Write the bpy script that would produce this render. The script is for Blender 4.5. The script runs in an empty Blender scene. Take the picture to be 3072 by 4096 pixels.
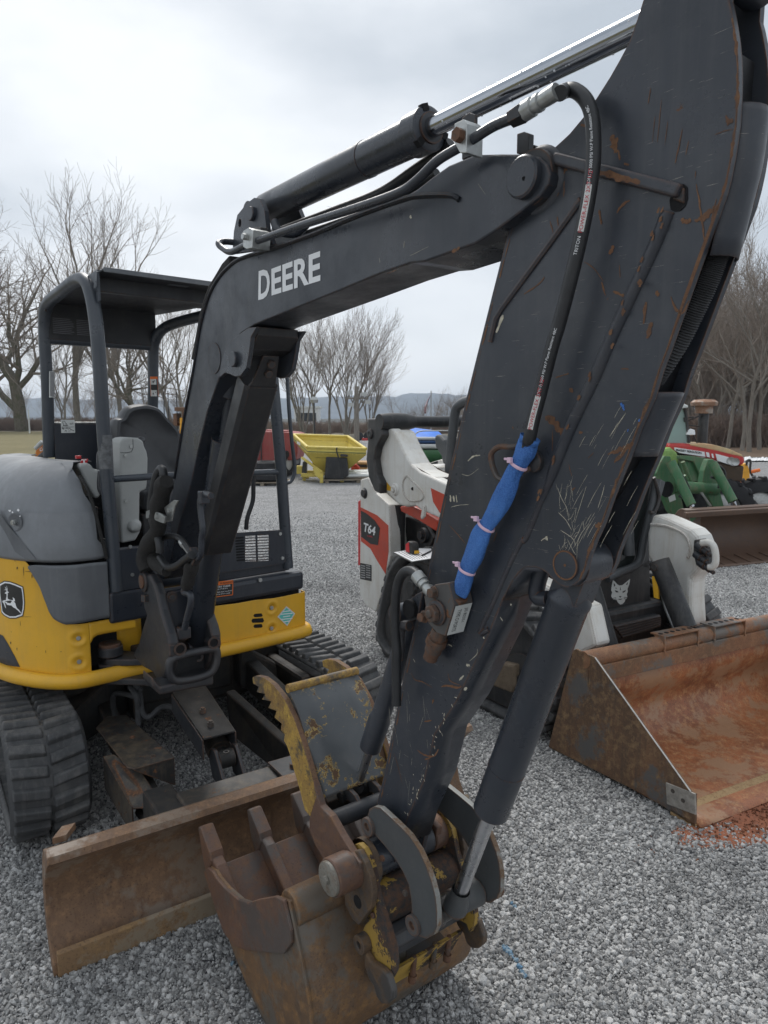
import bpy, bmesh, math, random
import numpy as np
from mathutils import Vector, Matrix, noise
random.seed(7); np.random.seed(7)
sc = bpy.context.scene
COL = sc.collection
R = math.radians

# ------------------------------------------------------------------ camera, world, sun, exposure
CAM_H = 1.83; PITCH = R(7.5)
cam = bpy.data.cameras.new('camera'); camo = bpy.data.objects.new('camera', cam); COL.objects.link(camo)
camo.location = (0, 0, CAM_H); camo.rotation_euler = (R(90) - PITCH, 0, 0)
cam.sensor_fit = 'VERTICAL'; cam.sensor_height = 36.0; cam.lens = 36.0 * 2840 / 4096
cam.clip_start = 0.05; cam.clip_end = 9000
cam.dof.use_dof = True; cam.dof.focus_distance = 2.0; cam.dof.aperture_fstop = 13
sc.camera = camo
w = bpy.data.worlds.new("World"); sc.world = w; w.use_nodes = True
nt = w.node_tree; nt.nodes.clear()
def wn(t, **k):
    n = nt.nodes.new(t)
    for a, b in k.items(): setattr(n, a, b)
    return n
SUN_EL, SUN_AZ = R(52), R(-20)
sky = wn('ShaderNodeTexSky', sky_type='NISHITA', sun_disc=False, sun_elevation=SUN_EL, sun_rotation=SUN_AZ, air_density=1.0, dust_density=2.0)
tc = wn('ShaderNodeTexCoord'); mp = wn('ShaderNodeMapping'); mp.inputs['Scale'].default_value = (1.0, 1.0, 2.4)
mp.inputs['Location'].default_value = (2.3, 0.4, 1.1)
nz = wn('ShaderNodeTexNoise'); nz.inputs['Scale'].default_value = 1.7; nz.inputs['Detail'].default_value = 6; nz.inputs['Roughness'].default_value = 0.5
cr_ = wn('ShaderNodeValToRGB'); e = cr_.color_ramp.elements
e[0].position = 0.36; e[0].color = (0.30, 0.333, 0.37, 1); e[1].position = 0.66; e[1].color = (0.55, 0.57, 0.59, 1)
el = cr_.color_ramp.elements.new(0.5); el.color = (0.415, 0.443, 0.475, 1)
bg1 = wn('ShaderNodeBackground'); bg1.inputs[1].default_value = 0.06
bg2 = wn('ShaderNodeBackground'); bg2.inputs[1].default_value = 1.0
# the overcast: a brighter band towards the horizon, as real stratus shows
sep = wn('ShaderNodeSeparateXYZ'); mr = wn('ShaderNodeMapRange')
mr.inputs['From Min'].default_value = 0.0; mr.inputs['From Max'].default_value = 0.22; mr.inputs['To Min'].default_value = 0.55; mr.inputs['To Max'].default_value = 0.0
mx = wn('ShaderNodeMix', data_type='RGBA'); mx.inputs[7].default_value = (0.56, 0.575, 0.59, 1)
ms = wn('ShaderNodeMixShader'); ms.inputs[0].default_value = 0.93
out = wn('ShaderNodeOutputWorld'); L_ = nt.links.new
L_(tc.outputs['Generated'], mp.inputs[0]); L_(mp.outputs[0], nz.inputs[0]); L_(nz.outputs[0], cr_.inputs[0])
L_(tc.outputs['Generated'], sep.inputs[0]); L_(sep.outputs[2], mr.inputs[0]); L_(mr.outputs[0], mx.inputs[0]); L_(cr_.outputs[0], mx.inputs[6])
L_(mx.outputs[2], bg2.inputs[0]); L_(sky.outputs[0], bg1.inputs[0])
L_(bg1.outputs[0], ms.inputs[1]); L_(bg2.outputs[0], ms.inputs[2]); L_(ms.outputs[0], out.inputs[0])
sun = bpy.data.lights.new('sun', 'SUN'); sun.energy = 1.5; sun.angle = R(25); sun.color = (1, .97, .93)
suno = bpy.data.objects.new('sun', sun); COL.objects.link(suno)
suno.rotation_euler = (R(90) - SUN_EL, 0, R(180) - SUN_AZ); suno.location = (0, 0, 30)
sc.view_settings.view_transform = 'Standard'; sc.view_settings.look = 'None'; sc.view_settings.gamma = 1
sc.view_settings.exposure = 0.9; sc.view_settings.use_curve_mapping = False
sc.render.engine = 'CYCLES'
try:
    sc.cycles.max_bounces = 6; sc.cycles.diffuse_bounces = 3; sc.cycles.glossy_bounces = 3; sc.cycles.transmission_bounces = 4
    sc.cycles.volume_bounces = 0; sc.cycles.use_denoising = True
except Exception: pass

# ------------------------------------------------------------------ tracing helpers: sight lines met with real planes
CAMP = Vector((0, 0, CAM_H)); FPX = 2840.0
VW = {'Z': (0, 0, 1659 / 3072), 'A': (0, 700, 1.4745), 'B': (800, 300, 1.106), 'C': (2000, 0, 1.5476), 'D': (0, 2000, 1.2762), 'E': (700, 2600, 1.185), 'Q': (1350, 2250, 1.58),
      'F': (1400, 1500, 1.8433), 'G': (2100, 1400, 1.7068), 'H': (1900, 2000, 1.4155), 'I': (0, 2200, 2.37), 'J': (500, 1800, 2.07375), 'K': (1200, 3100, 1.8433), 'L': (900, 1500, 1.659),
      'M': (2500, 1500, 2.7657), 'N': (1000, 1600, 3.318), 'O': (0, 700, 1.8433), 'R': (2700, 0, 2.766), 'S': (0, 1400, 2.765), 'T': (0, 0, 1.0)}
def ray(v, x, y):
    a = VW[v]; u = a[0] + x / a[2]; q = a[1] + y / a[2]
    xc = (u - 1536) / FPX; yc = (2048 - q) / FPX
    return Vector((xc, math.cos(PITCH) + yc * math.sin(PITCH), -math.sin(PITCH) + yc * math.cos(PITCH)))
def hit(v, x, y, p0, n):
    d = ray(v, x, y); return CAMP + d * (n.dot(p0 - CAMP) / n.dot(d))
def gz(v, x, y, z=0.0):
    d = ray(v, x, y); return CAMP + d * ((z - CAM_H) / d.z)
def pxl(p, v='T'):
    q = Vector(p) - CAMP; zc = q.y * math.cos(PITCH) - q.z * math.sin(PITCH); yc = q.y * math.sin(PITCH) + q.z * math.cos(PITCH); a = VW[v]
    return ((1536 + FPX * q.x / zc - a[0]) * a[2], (2048 - FPX * yc / zc - a[1]) * a[2])
def aty(v, x, y, Y):
    d = ray(v, x, y); return CAMP + d * (Y / d.y)
# boom plane
BN = Vector((-.877, 3.036, 0)); bg_ = Vector((.6, -.8, 0)); bn = Vector((.8, .6, 0)); UZ = Vector((0, 0, 1))
def B(v, x, y, w=0.0): return hit(v, x, y, BN + bn * w, bn)
def BS(s, z, w=0.0): return BN + bg_ * s + bn * w + UZ * z
# house frame
HC = Vector((-1.05, 3.45, 0)); hl = Vector((.76, .65, 0)); hb = Vector((-.65, .76, 0))
def HH(a, d, z): return HC + hl * a + hb * d + UZ * z
def HF(v, x, y, d=0.0): return hit(v, x, y, HC + hb * d, hb)
def HS(v, x, y, a=0.0): return hit(v, x, y, HC + hl * a, hl)
# undercarriage frame
UA = Vector((-1.078, 2.127, 0)); ul = Vector((.83, .557, 0)); ub = Vector((-.557, .83, 0))
def UU(a, b, z): return UA + ul * a + ub * b + UZ * z
def UG(v, x, y, z): return gz(v, x, y, z)
# loader frame
SA = Vector((.917, 3.759, 0)); sl = Vector((.85, .527, 0)); sf = Vector((.527, -.85, 0))
def SP(v, x, y, w=0.0): return hit(v, x, y, SA + sl * w, sl)
def SF(v, x, y, f=0.0): return hit(v, x, y, SA + sf * f, sf)
def SS(f, w, z): return SA + sf * f + sl * w + UZ * z

# ------------------------------------------------------------------ mesh builder
def smooth_path(pts, k=6, closed=False):
    pts = [Vector(p) for p in pts]; n = len(pts); o = []
    rng = range(n) if closed else range(n - 1)
    for i in rng:
        if closed: p0, p1, p2, p3 = pts[(i - 1) % n], pts[i], pts[(i + 1) % n], pts[(i + 2) % n]
        else: p0, p1, p2, p3 = pts[max(i - 1, 0)], pts[i], pts[i + 1], pts[min(i + 2, n - 1)]
        for j in range(k):
            t = j / k
            o.append(0.5 * ((2 * p1) + (p2 - p0) * t + (2 * p0 - 5 * p1 + 4 * p2 - p3) * t * t + (3 * p1 - p0 - 3 * p2 + p3) * t ** 3))
    if not closed: o.append(pts[-1])
    return o
class MB:
    def __init__(s): s.v = []; s.f = []; s.s = []; s.m = []; s.cur = 0
    def add(s, vs, fs, sm=False):
        o = len(s.v); s.v += [tuple(p) for p in vs]
        for i, f in enumerate(fs):
            s.f.append([o + a for a in f]); s.s.append(sm[i] if isinstance(sm, list) else sm); s.m.append(s.cur)
        return s
    def prism(s, pts, vec):
        n = len(pts); vec = Vector(vec); vs = [Vector(p) for p in pts] + [Vector(p) + vec for p in pts]
        return s.add(vs, [list(range(n)), list(range(2 * n - 1, n - 1, -1))] + [[i, i + n, (i + 1) % n + n, (i + 1) % n] for i in range(n)])
    def holed(s, outer, hole, vec):
        vec = Vector(vec); o = [Vector(p) for p in outer]; h = [Vector(p) for p in hole]; n, k = len(o), len(h)
        i0, j0 = min(((i, j) for i in range(n) for j in range(k)), key=lambda q: (o[q[0]] - h[q[1]]).length)
        nm = lambda P: sum(((P[i] - P[0]).cross(P[(i + 1) % len(P)] - P[0]) for i in range(len(P))), Vector())
        hh = h if nm(o).dot(nm(h)) < 0 else h[::-1]; j0 = min(range(k), key=lambda j: (hh[j] - o[i0]).length)
        ring = [o[(i0 + i) % n] for i in range(n + 1)] + [hh[(j0 + j) % k] for j in range(k + 1)]
        s.add(ring, [list(range(len(ring)))]); s.add([p + vec for p in ring], [list(range(len(ring)))[::-1]])
        for P in (o, h): m_ = len(P); s.add(P + [p + vec for p in P], [[i, i + m_, (i + 1) % m_ + m_, (i + 1) % m_] for i in range(m_)])
        return s
    def box(s, c, ax, ay, az):
        c, ax, ay, az = Vector(c), Vector(ax), Vector(ay), Vector(az)
        return s.prism([c - ax - ay - az, c + ax - ay - az, c + ax + ay - az, c - ax + ay - az], az * 2)
    def tube(s, path, r, n=12, cap=True, squash=None, closed=False):
        path = [Vector(p) for p in path]; m = len(path); rs = r if isinstance(r, (list, tuple)) else [r] * m
        if len(rs) != m: rs = [float(np.interp(i / (m - 1), np.linspace(0, 1, len(rs)), rs)) for i in range(m)]
        vs = []; up = None
        for i, p in enumerate(path):
            if closed: t = path[(i + 1) % m] - path[i - 1]
            else: t = path[min(i + 1, m - 1)] - path[max(i - 1, 0)]
            if t.length < 1e-9: t = Vector((0, 0, 1))
            t.normalize()
            if up is None: up = t.orthogonal().normalized() if squash is None else Vector(squash[0]).normalized()
            up = (up - t * up.dot(t)); up = up.normalized() if up.length > 1e-6 else t.orthogonal().normalized()
            sd = t.cross(up); q = 1.0 if squash is None else squash[1]
            for j in range(n):
                a = 2 * math.pi * j / n
                vs.append(p + up * (math.cos(a) * rs[i] * q) + sd * (math.sin(a) * rs[i]))
        fs = []
        for i in range(m if closed else m - 1):
            for j in range(n):
                a, b = i * n + j, i * n + (j + 1) % n; c, d = ((i + 1) % m) * n + (j + 1) % n, ((i + 1) % m) * n + j
                fs.append([a, b, c, d])
        sm = [True] * len(fs)
        if cap and not closed:
            fs += [list(range(n - 1, -1, -1)), list(range((m - 1) * n, m * n))]; sm += [False, False]
        return s.add(vs, fs, sm)
    def cyl(s, a, b, r, n=20, r2=None): return s.tube([a, b], [r, r if r2 is None else r2], n)
    def ring(s, a, b, ro, ri, n=24):
        a, b = Vector(a), Vector(b); t = (b - a).normalized(); u = t.orthogonal().normalized(); w_ = t.cross(u); vs = []
        for p, r in ((a, ro), (b, ro), (b, ri), (a, ri)):
            for j in range(n):
                q = 2 * math.pi * j / n; vs.append(p + u * math.cos(q) * r + w_ * math.sin(q) * r)
        fs = []; sm = []
        for k in range(4):
            for j in range(n):
                fs.append([k * n + j, k * n + (j + 1) % n, ((k + 1) % 4) * n + (j + 1) % n, ((k + 1) % 4) * n + j]); sm.append(k in (0, 2))
        return s.add(vs, fs, sm)
    def lathe(s, a, axis, prof, n=24):
        a = Vector(a); t = Vector(axis).normalized(); u = t.orthogonal().normalized(); w_ = t.cross(u); vs = []
        for (h, r) in prof:
            for j in range(n):
                q = 2 * math.pi * j / n; vs.append(a + t * h + (u * math.cos(q) + w_ * math.sin(q)) * max(r, 1e-4))
        fs = []
        for k in range(len(prof) - 1):
            for j in range(n): fs.append([k * n + j, k * n + (j + 1) % n, (k + 1) * n + (j + 1) % n, (k + 1) * n + j])
        return s.add(vs, fs, True)
    def hexnut(s, p, axis, r=.012, h=.009):
        p = Vector(p); t = Vector(axis).normalized(); u = t.orthogonal().normalized(); w_ = t.cross(u)
        return s.prism([p + (u * math.cos(q) + w_ * math.sin(q)) * r for q in [i * math.pi / 3 for i in range(6)]], t * h)
    def grid(s, rows, thick=None):
        m = len(rows); n = len(rows[0]); vs = [p for r in rows for p in r]
        fs = [[i * n + j, i * n + j + 1, (i + 1) * n + j + 1, (i + 1) * n + j] for i in range(m - 1) for j in range(n - 1)]
        return s.add(vs, fs, True)
    def obj(s, name, mat, parent=None, bevel=0.0, seg=2, solid=0.0, recalc=True, subd=0):
        me = bpy.data.meshes.new(name); me.from_pydata(s.v, [], s.f)
        me.polygons.foreach_set('use_smooth', s.s)
        mats = mat if isinstance(mat, (list, tuple)) else [mat]
        for m in mats: me.materials.append(m)
        if len(mats) > 1: me.polygons.foreach_set('material_index', s.m)
        if recalc:
            b = bmesh.new(); b.from_mesh(me); bmesh.ops.recalc_face_normals(b, faces=b.faces); b.to_mesh(me); b.free()
        me.update()
        if any(s.s): me.set_sharp_from_angle(angle=R(38))
        o = bpy.data.objects.new(name, me); COL.objects.link(o)
        if parent: par(o, parent)
        if solid:
            md = o.modifiers.new('solid', 'SOLIDIFY'); md.thickness = solid; md.offset = 0
        if bevel:
            md = o.modifiers.new('bevel', 'BEVEL'); md.width = bevel; md.segments = seg; md.limit_method = 'ANGLE'; md.angle_limit = R(35)
        if subd:
            md = o.modifiers.new('sub', 'SUBSURF'); md.levels = subd; md.render_levels = subd
        return o
def side_mat(o, mat, ax):
    o.data.materials.append(mat)
    for p in o.data.polygons:
        if abs(p.normal.dot(ax)) < .5: p.material_index = len(o.data.materials) - 1
    return o
ROOTLOC = {}
def rootof(p):
    while p.parent: p = p.parent
    return p
def par(o, p):
    o.parent = p; r = rootof(p); base = ROOTLOC.get(r.name, Vector((0, 0, 0)))
    o.matrix_parent_inverse = Matrix.Translation(-base) if p == r else Matrix.Identity(4)
    return o
def thing(name, label, cat, loc, group=None):
    o = bpy.data.objects.new(name, None); COL.objects.link(o); o.location = loc; ROOTLOC[o.name] = Vector(loc)
    o.empty_display_size = .3
    o['label'] = label; o['category'] = cat
    if group: o['group'] = group
    return o
def tag(o, label=None, cat=None, group=None, kind=None):
    if label: o['label'] = label
    if cat: o['category'] = cat
    if group: o['group'] = group
    if kind: o['kind'] = kind
    return o
def dup(o, loc=None):
    c = o.copy(); COL.objects.link(c)
    if loc is not None: c.location = loc
    for ch in list(o.children):
        k = ch.copy(); COL.objects.link(k); k.parent = c
        for g in list(ch.children):
            q = g.copy(); COL.objects.link(q); q.parent = k
    return c
# text as flat mesh mapped onto a quad (bl, br, tl) or bent along a path
def text_mesh(s, bold=0.0):
    cu = bpy.data.curves.new('text', 'FONT'); cu.body = s; cu.resolution_u = 3; cu.offset = bold
    o = bpy.data.objects.new('text', cu); COL.objects.link(o)
    dg = bpy.context.evaluated_depsgraph_get(); me = bpy.data.meshes.new_from_object(o.evaluated_get(dg))
    vs = [v.co.copy() for v in me.vertices]; fs = [list(p.vertices) for p in me.polygons]
    bpy.data.objects.remove(o); bpy.data.curves.remove(cu); bpy.data.meshes.remove(me)
    return vs, fs
def text_quad(name, s, bl, br, tl, mat, parent, bold=0.0, off=(0, 0, 0), thick=0.0006):
    vs, fs = text_mesh(s, bold); x0 = min(v.x for v in vs); x1 = max(v.x for v in vs); y0 = min(v.y for v in vs); y1 = max(v.y for v in vs)
    bl, br, tl, off = Vector(bl), Vector(br), Vector(tl), Vector(off)
    m = MB(); m.add([bl + (br - bl) * ((v.x - x0) / (x1 - x0)) + (tl - bl) * ((v.y - y0) / (y1 - y0)) + off for v in vs], fs)
    return m.obj(name, mat, parent, recalc=False)
def text_path(name, s, path, face, h, mat, parent, start=0.0, r=0.0, bold=0.0, gap=1.0):
    vs, fs = text_mesh(s, bold); y0 = min(v.y for v in vs); y1 = max(v.y for v in vs); k = h / (y1 - y0)
    path = [Vector(p) for p in path]; L = [0]
    for i in range(len(path) - 1): L.append(L[-1] + (path[i + 1] - path[i]).length)
    def P(t):
        t = max(0, min(t, L[-1] - 1e-6)); i = max(j for j in range(len(L) - 1) if L[j] <= t)
        d = (path[i + 1] - path[i]); return path[i] + d * ((t - L[i]) / d.length), d.normalized()
    o = []
    for v in vs:
        p, t = P(start + v.x * k * gap); f = Vector(face(p)) if callable(face) else Vector(face)
        f = (f - t * f.dot(t)).normalized(); sd = f.cross(t); yy = (v.y - (y0 + y1) / 2) * k
        ang = yy / max(r, 1e-3); o.append(p + f * (math.cos(ang) * r + .0007) + sd * (math.sin(ang) * r))
    m = MB(); m.add(o, fs); return m.obj(name, mat, parent, recalc=False)

# ------------------------------------------------------------------ materials
def newmat(name):
    m = bpy.data.materials.new(name); m.use_nodes = True; t = m.node_tree; t.nodes.clear()
    o = t.nodes.new('ShaderNodeOutputMaterial'); p = t.nodes.new('ShaderNodeBsdfPrincipled'); t.links.new(p.outputs[0], o.inputs[0])
    return m, t, p
class NT:
    def __init__(s, t): s.t = t; c = t.nodes.new('ShaderNodeTexCoord'); s.co = c.outputs['Object']
    def lk(s, a, b): s.t.links.new(a, b)
    def noise(s, scale, detail=5, rough=.6, vec=None, dist=0.0):
        n = s.t.nodes.new('ShaderNodeTexNoise'); n.inputs['Scale'].default_value = scale; n.inputs['Detail'].default_value = detail
        n.inputs['Roughness'].default_value = rough; n.inputs['Distortion'].default_value = dist; s.lk(vec or s.co, n.inputs['Vector']); return n.outputs[0]
    def map(s, scale=(1, 1, 1), rot=(0, 0, 0), loc=(0, 0, 0)):
        n = s.t.nodes.new('ShaderNodeMapping'); n.inputs['Scale'].default_value = scale; n.inputs['Rotation'].default_value = rot; n.inputs['Location'].default_value = loc
        s.lk(s.co, n.inputs[0]); return n.outputs[0]
    def ramp(s, fac, lo, hi, a=0.0, b=1.0):
        n = s.t.nodes.new('ShaderNodeMapRange'); n.inputs['From Min'].default_value = lo; n.inputs['From Max'].default_value = hi
        n.inputs['To Min'].default_value = a; n.inputs['To Max'].default_value = b; s.lk(fac, n.inputs[0]); return n.outputs[0]
    def math(s, op, a, b=None):
        n = s.t.nodes.new('ShaderNodeMath'); n.operation = op
        for i, q in enumerate((a, b)):
            if q is None: continue
            if isinstance(q, (int, float)): n.inputs[i].default_value = q
            else: s.lk(q, n.inputs[i])
        n.use_clamp = op in ('MULTIPLY', 'ADD', 'MAXIMUM'); return n.outputs[0]
    def mix(s, fac, a, b):
        n = s.t.nodes.new('ShaderNodeMix'); n.data_type = 'RGBA'
        for i, q in ((0, fac), (6, a), (7, b)):
            if isinstance(q, (int, float)): n.inputs[i].default_value = q
            elif isinstance(q, tuple): n.inputs[i].default_value = q + (1,) if len(q) == 3 else q
            else: s.lk(q, n.inputs[i])
        return n.outputs[2]
    def bump(s, h, st=.3, dist=.002):
        n = s.t.nodes.new('ShaderNodeBump'); n.inputs['Strength'].default_value = st; n.inputs['Distance'].default_value = dist; s.lk(h, n.inputs['Height']); return n.outputs[0]
    def edge(s, r=.006, k=.35):
        b = s.t.nodes.new('ShaderNodeBevel'); b.samples = 3; b.inputs[0].default_value = r
        g = s.t.nodes.new('ShaderNodeNewGeometry'); d = s.t.nodes.new('ShaderNodeVectorMath'); d.operation = 'DOT_PRODUCT'
        s.lk(b.outputs[0], d.inputs[0]); s.lk(g.outputs['Normal'], d.inputs[1]); return s.ramp(d.outputs['Value'], 1.0, 1 - k, 0, 1)
    def scratches(s, rot, sc=(3, 3, 90), lo=.70, hi=.73, scale=6):
        v = s.map(sc, rot); return s.ramp(s.noise(scale, 3, .6, v), lo, hi, 0, 1)
def rust_col(n, sc=1.0):
    a = n.noise(14 * sc, 6, .7); b = n.noise(90 * sc, 4, .7)
    c = n.mix(n.ramp(a, .35, .65), (.055, .032, .022), (.15, .068, .034)); return n.mix(n.ramp(b, .45, .7), c, (.22, .10, .042))
def paint(name, col, col2, rough=.42, rust=0.0, edgew=0.0, edge_r=.006, scratch=0.0, dust=(.12, .115, .11), dusta=.25, under=None, rs=7, ring=None, metal=0.0, spec=.5, bumps=.12, scratch_col=(.34, .31, .26)):
    m, t, p = newmat(name); n = NT(t)
    c = n.mix(n.ramp(n.noise(2.2, 5, .6), .35, .68), col, col2)
    dm = n.math('MULTIPLY', n.ramp(n.noise(5.5, 8, .72, n.map(loc=(3, 5, 1))), .48, .78), dusta); c = n.mix(dm, c, dust)
    st_ = n.ramp(n.noise(1.3, 6, .7, n.map((16, 16, .9), loc=(2, 2, 2))), .50, .74, 0, dusta * .8); c = n.mix(st_, c, dust); rg = n.ramp(n.noise(3.5, 8, .75), .33, .66, rough - .12, rough + .24)
    mask = None
    if rust:
        r1 = n.ramp(n.noise(rs, 8, .75, n.map(loc=(1.7, 9, 4))), .72 - rust * .35, .735 - rust * .35); mask = r1
        if ring: rgm = n.math('MULTIPLY', n.ramp(n.noise(rs, 8, .75, n.map(loc=(1.7, 9, 4))), .70 - rust * .35, .72 - rust * .35), n.ramp(n.noise(60, 3, .6), .35, .55)); c = n.mix(rgm, c, ring)
    if edgew:
        em = n.math('MULTIPLY', n.edge(edge_r, .22), n.ramp(n.noise(34, 5, .75), .60 - edgew * .3, .66 - edgew * .3)); mask = em if mask is None else n.math('MAXIMUM', mask, em)
    if scratch:
        s1 = n.scratches((.3, .5, .2), lo=.80 - scratch * .1, hi=.82 - scratch * .1); s2 = n.scratches((1.2, -.4, .9), lo=.80 - scratch * .1, hi=.82 - scratch * .1)
        ss = n.math('MULTIPLY', n.math('MAXIMUM', s1, s2), .75); c = n.mix(ss, c, scratch_col)
    if mask is not None:
        rc = rust_col(n) if under is None else n.mix(n.ramp(n.noise(60, 4, .7), .4, .65), under, (.10, .05, .028))
        c = n.mix(mask, c, rc); rg = n.mix(mask, rg, (.85, .85, .85))
        p.inputs['Roughness'].default_value = .5
    n.lk(c, p.inputs['Base Color']); n.lk(rg, p.inputs['Roughness']); p.inputs['Metallic'].default_value = metal; p.inputs['Specular IOR Level'].default_value = spec
    h = n.noise(45, 6, .6)
    if mask is not None: h = n.math('SUBTRACT', h, n.math('MULTIPLY', mask, .8))
    n.lk(n.bump(h, bumps, .0015), p.inputs['Normal'])
    return m
def rusty(name, c0, c1, c2, grey=None, greya=.0, rough=.75, streak=None):
    m, t, p = newmat(name); n = NT(t)
    a = n.noise(3.0, 8, .72); b = n.noise(26, 8, .75); d = n.noise(130, 3, .7)
    c = n.mix(n.ramp(a, .33, .66), c0, c1); c = n.mix(n.ramp(b, .48, .72), c, c2)
    c = n.mix(n.math('MULTIPLY', n.ramp(d, .55, .70), .7), c, (.045, .028, .02))
    if streak:
        v = n.map((22, 22, 1.3)); c = n.mix(n.math('MULTIPLY', n.ramp(n.noise(1.6, 5, .7, v), .5, .72), .75), c, streak)
    rg = n.ramp(b, .3, .7, rough - .15, rough + .15)
    if grey:
        gm = n.math('MULTIPLY', n.ramp(n.noise(4.4, 9, .74, n.map(loc=(7, 2, 3))), .55 - greya * .2, .62 - greya * .2), .9); c = n.mix(gm, c, grey); rg = n.mix(gm, rg, (.4, .4, .4))
    n.lk(c, p.inputs['Base Color']); n.lk(rg, p.inputs['Roughness']); n.lk(n.bump(n.math('ADD', n.math('MULTIPLY', b, .7), n.math('MULTIPLY', d, .3)), .35, .003), p.inputs['Normal'])
    return m
def plain(name, col, rough=.6, metal=0.0, var=.25, sc=12, bumps=.1, spec=.5):
    m, t, p = newmat(name); n = NT(t); d = tuple(x * (1 - var) for x in col); l = tuple(min(1, x * (1 + var)) for x in col)
    n.lk(n.mix(n.ramp(n.noise(sc, 6, .65), .3, .7), d, l), p.inputs['Base Color']); n.lk(n.ramp(n.noise(sc * 1.7, 4, .6), .3, .7, rough - .07, rough + .07), p.inputs['Roughness'])
    p.inputs['Metallic'].default_value = metal; p.inputs['Specular IOR Level'].default_value = spec
    if bumps: n.lk(n.bump(n.noise(sc * 5, 5, .6), bumps, .002), p.inputs['Normal'])
    return m
M = {}
M['arm'] = paint('scratched_charcoal_paint', (.026, .031, .041), (.038, .044, .056), .32, rust=.12, edgew=.8, scratch=.9, dusta=.45, dust=(.085, .086, .088))
M['boom'] = paint('charcoal_paint', (.025, .030, .040), (.035, .041, .052), .28, rust=.02, edgew=.45, edge_r=.004, scratch=.25, dusta=.3, dust=(.075, .075, .075))
M['blackpaint'] = paint('black_paint', (.011, .012, .015), (.019, .02, .023), .42, rust=.05, edgew=.4, scratch=.3, dusta=.35, dust=(.07, .065, .058))
M['frame'] = paint('worn_casting_paint', (.019, .022, .027), (.033, .036, .042), .42, rust=.10, edgew=.85, edge_r=.008, scratch=.4, dusta=.4, dust=(.085, .075, .065))
M['under'] = paint('muddy_black_steel', (.010, .011, .012), (.022, .021, .020), .6, rust=.14, edgew=.6, dusta=.6, dust=(.085, .065, .045))
M['rops'] = paint('canopy_blue_grey_paint', (.038, .046, .058), (.050, .059, .072), .32, edgew=.1, scratch=.2, dusta=.25, dust=(.12, .12, .12))
M['deck'] = paint('dark_navy_panel_paint', (.018, .022, .032), (.026, .031, .041), .36, rust=.0, edgew=.35, dusta=.3, dust=(.08, .08, .082))
M['yellow'] = paint('yellow_paint', (.76, .42, .028), (.68, .37, .024), .38, rust=.0, edgew=.35, edge_r=.005, dusta=.25, dust=(.36, .24, .08), under=(.05, .035, .025))
M['yellowworn'] = paint('flaking_yellow_paint', (.44, .28, .05), (.32, .20, .04), .6, rust=.72, edgew=.9, dusta=.4, dust=(.10, .075, .04), under=(.035, .033, .033))
M['thumb'] = paint('thumb_grey_paint', (.062, .068, .074), (.09, .096, .10), .36, rs=8, ring=(.50, .33, .07), rust=.44, edgew=1.0, edge_r=.012, scratch=.8, dusta=.3, under=(.10, .06, .035), scratch_col=(.55, .36, .07))
M['thumbedge'] = rusty('thumb_rusty_yellow', (.13, .07, .035), (.44, .27, .055), (.55, .36, .07), grey=(.045, .042, .04), greya=.35)
M['coupler'] = rusty('coupler_brown_steel', (.10, .062, .036), (.075, .06, .048), (.17, .10, .045), grey=(.055, .055, .055), greya=.3)
M['bucket'] = rusty('rusty_bucket_steel', (.095, .062, .040), (.19, .105, .050), (.30, .16, .058), grey=(.115, .10, .082), greya=.28, rough=.7, streak=(.16, .085, .035))
M['tooth'] = rusty('brown_worn_tooth', (.10, .058, .042), (.14, .075, .05), (.20, .10, .045), grey=(.085, .07, .062), greya=.3, rough=.6)
M['blade'] = rusty('rusty_blade_steel', (.12, .070, .042), (.21, .12, .066), (.31, .18, .095), grey=(.20, .15, .11), greya=.2, rough=.68, streak=(.10, .055, .033))
M['link'] = paint('worn_link_grey', (.052, .058, .062), (.075, .08, .082), .45, rust=.12, edgew=1.2, edge_r=.012, scratch=.4, dusta=.3)
M['chrome'] = plain('chrome_rod', (.40, .42, .45), .15, 1.0, var=.08, sc=3, bumps=.03)
M['rodbright'] = plain('bright_steel_rod', (.55, .56, .58), .30, 1.0, var=.1, sc=20, bumps=0)
M['plated'] = plain('zinc_plated_steel', (.42, .43, .42), .38, .75, var=.2, sc=40)
M['hood'] = paint('grey_hood_plastic', (.165, .175, .188), (.205, .215, .228), .50, scratch=.25, dusta=.5, dust=(.26, .28, .30), scratch_col=(.22, .23, .24), bumps=.25)
M['hooddark'] = paint('dark_grey_hood_plastic', (.095, .102, .112), (.13, .137, .147), .5, scratch=.3, dusta=.6, dust=(.18, .19, .2), scratch_col=(.2, .2, .2), bumps=.25)
M['console'] = plain('light_grey_plastic', (.36, .37, .36), .55, var=.1, sc=6, bumps=.15)
M['seat'] = plain('dark_vinyl', (.055, .057, .062), .42, var=.15, sc=8, bumps=.2)
M['rubber'] = plain('dusty_black_rubber', (.052, .053, .056), .72, var=.4, sc=9, bumps=.6)
M['trackrub'] = paint('worn_track_rubber', (.035, .036, .038), (.075, .077, .08), .7, scratch=.4, dusta=.9, dust=(.16, .155, .148), scratch_col=(.16, .16, .16), bumps=.8)
M['hose'] = plain('black_hose_rubber', (.022, .023, .025), .45, var=.2, sc=30, bumps=.1)
M['cloth'] = plain('black_sleeve_cloth', (.020, .019, .018), .9, var=.3, sc=60, bumps=.8)
M['black'] = plain('flat_black', (.006, .006, .007), .9, var=.1, bumps=0)  # flat black that also paints in the dark of holes, slots and gaps
M['white'] = plain('white_vinyl', (.80, .81, .82), .4, var=.03, bumps=0)
M['ink'] = plain('black_ink', (.02, .02, .02), .5, var=.05, bumps=0)
M['sticker'] = plain('white_sticker', (.62, .64, .62), .45, var=.06, bumps=0)
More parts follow.
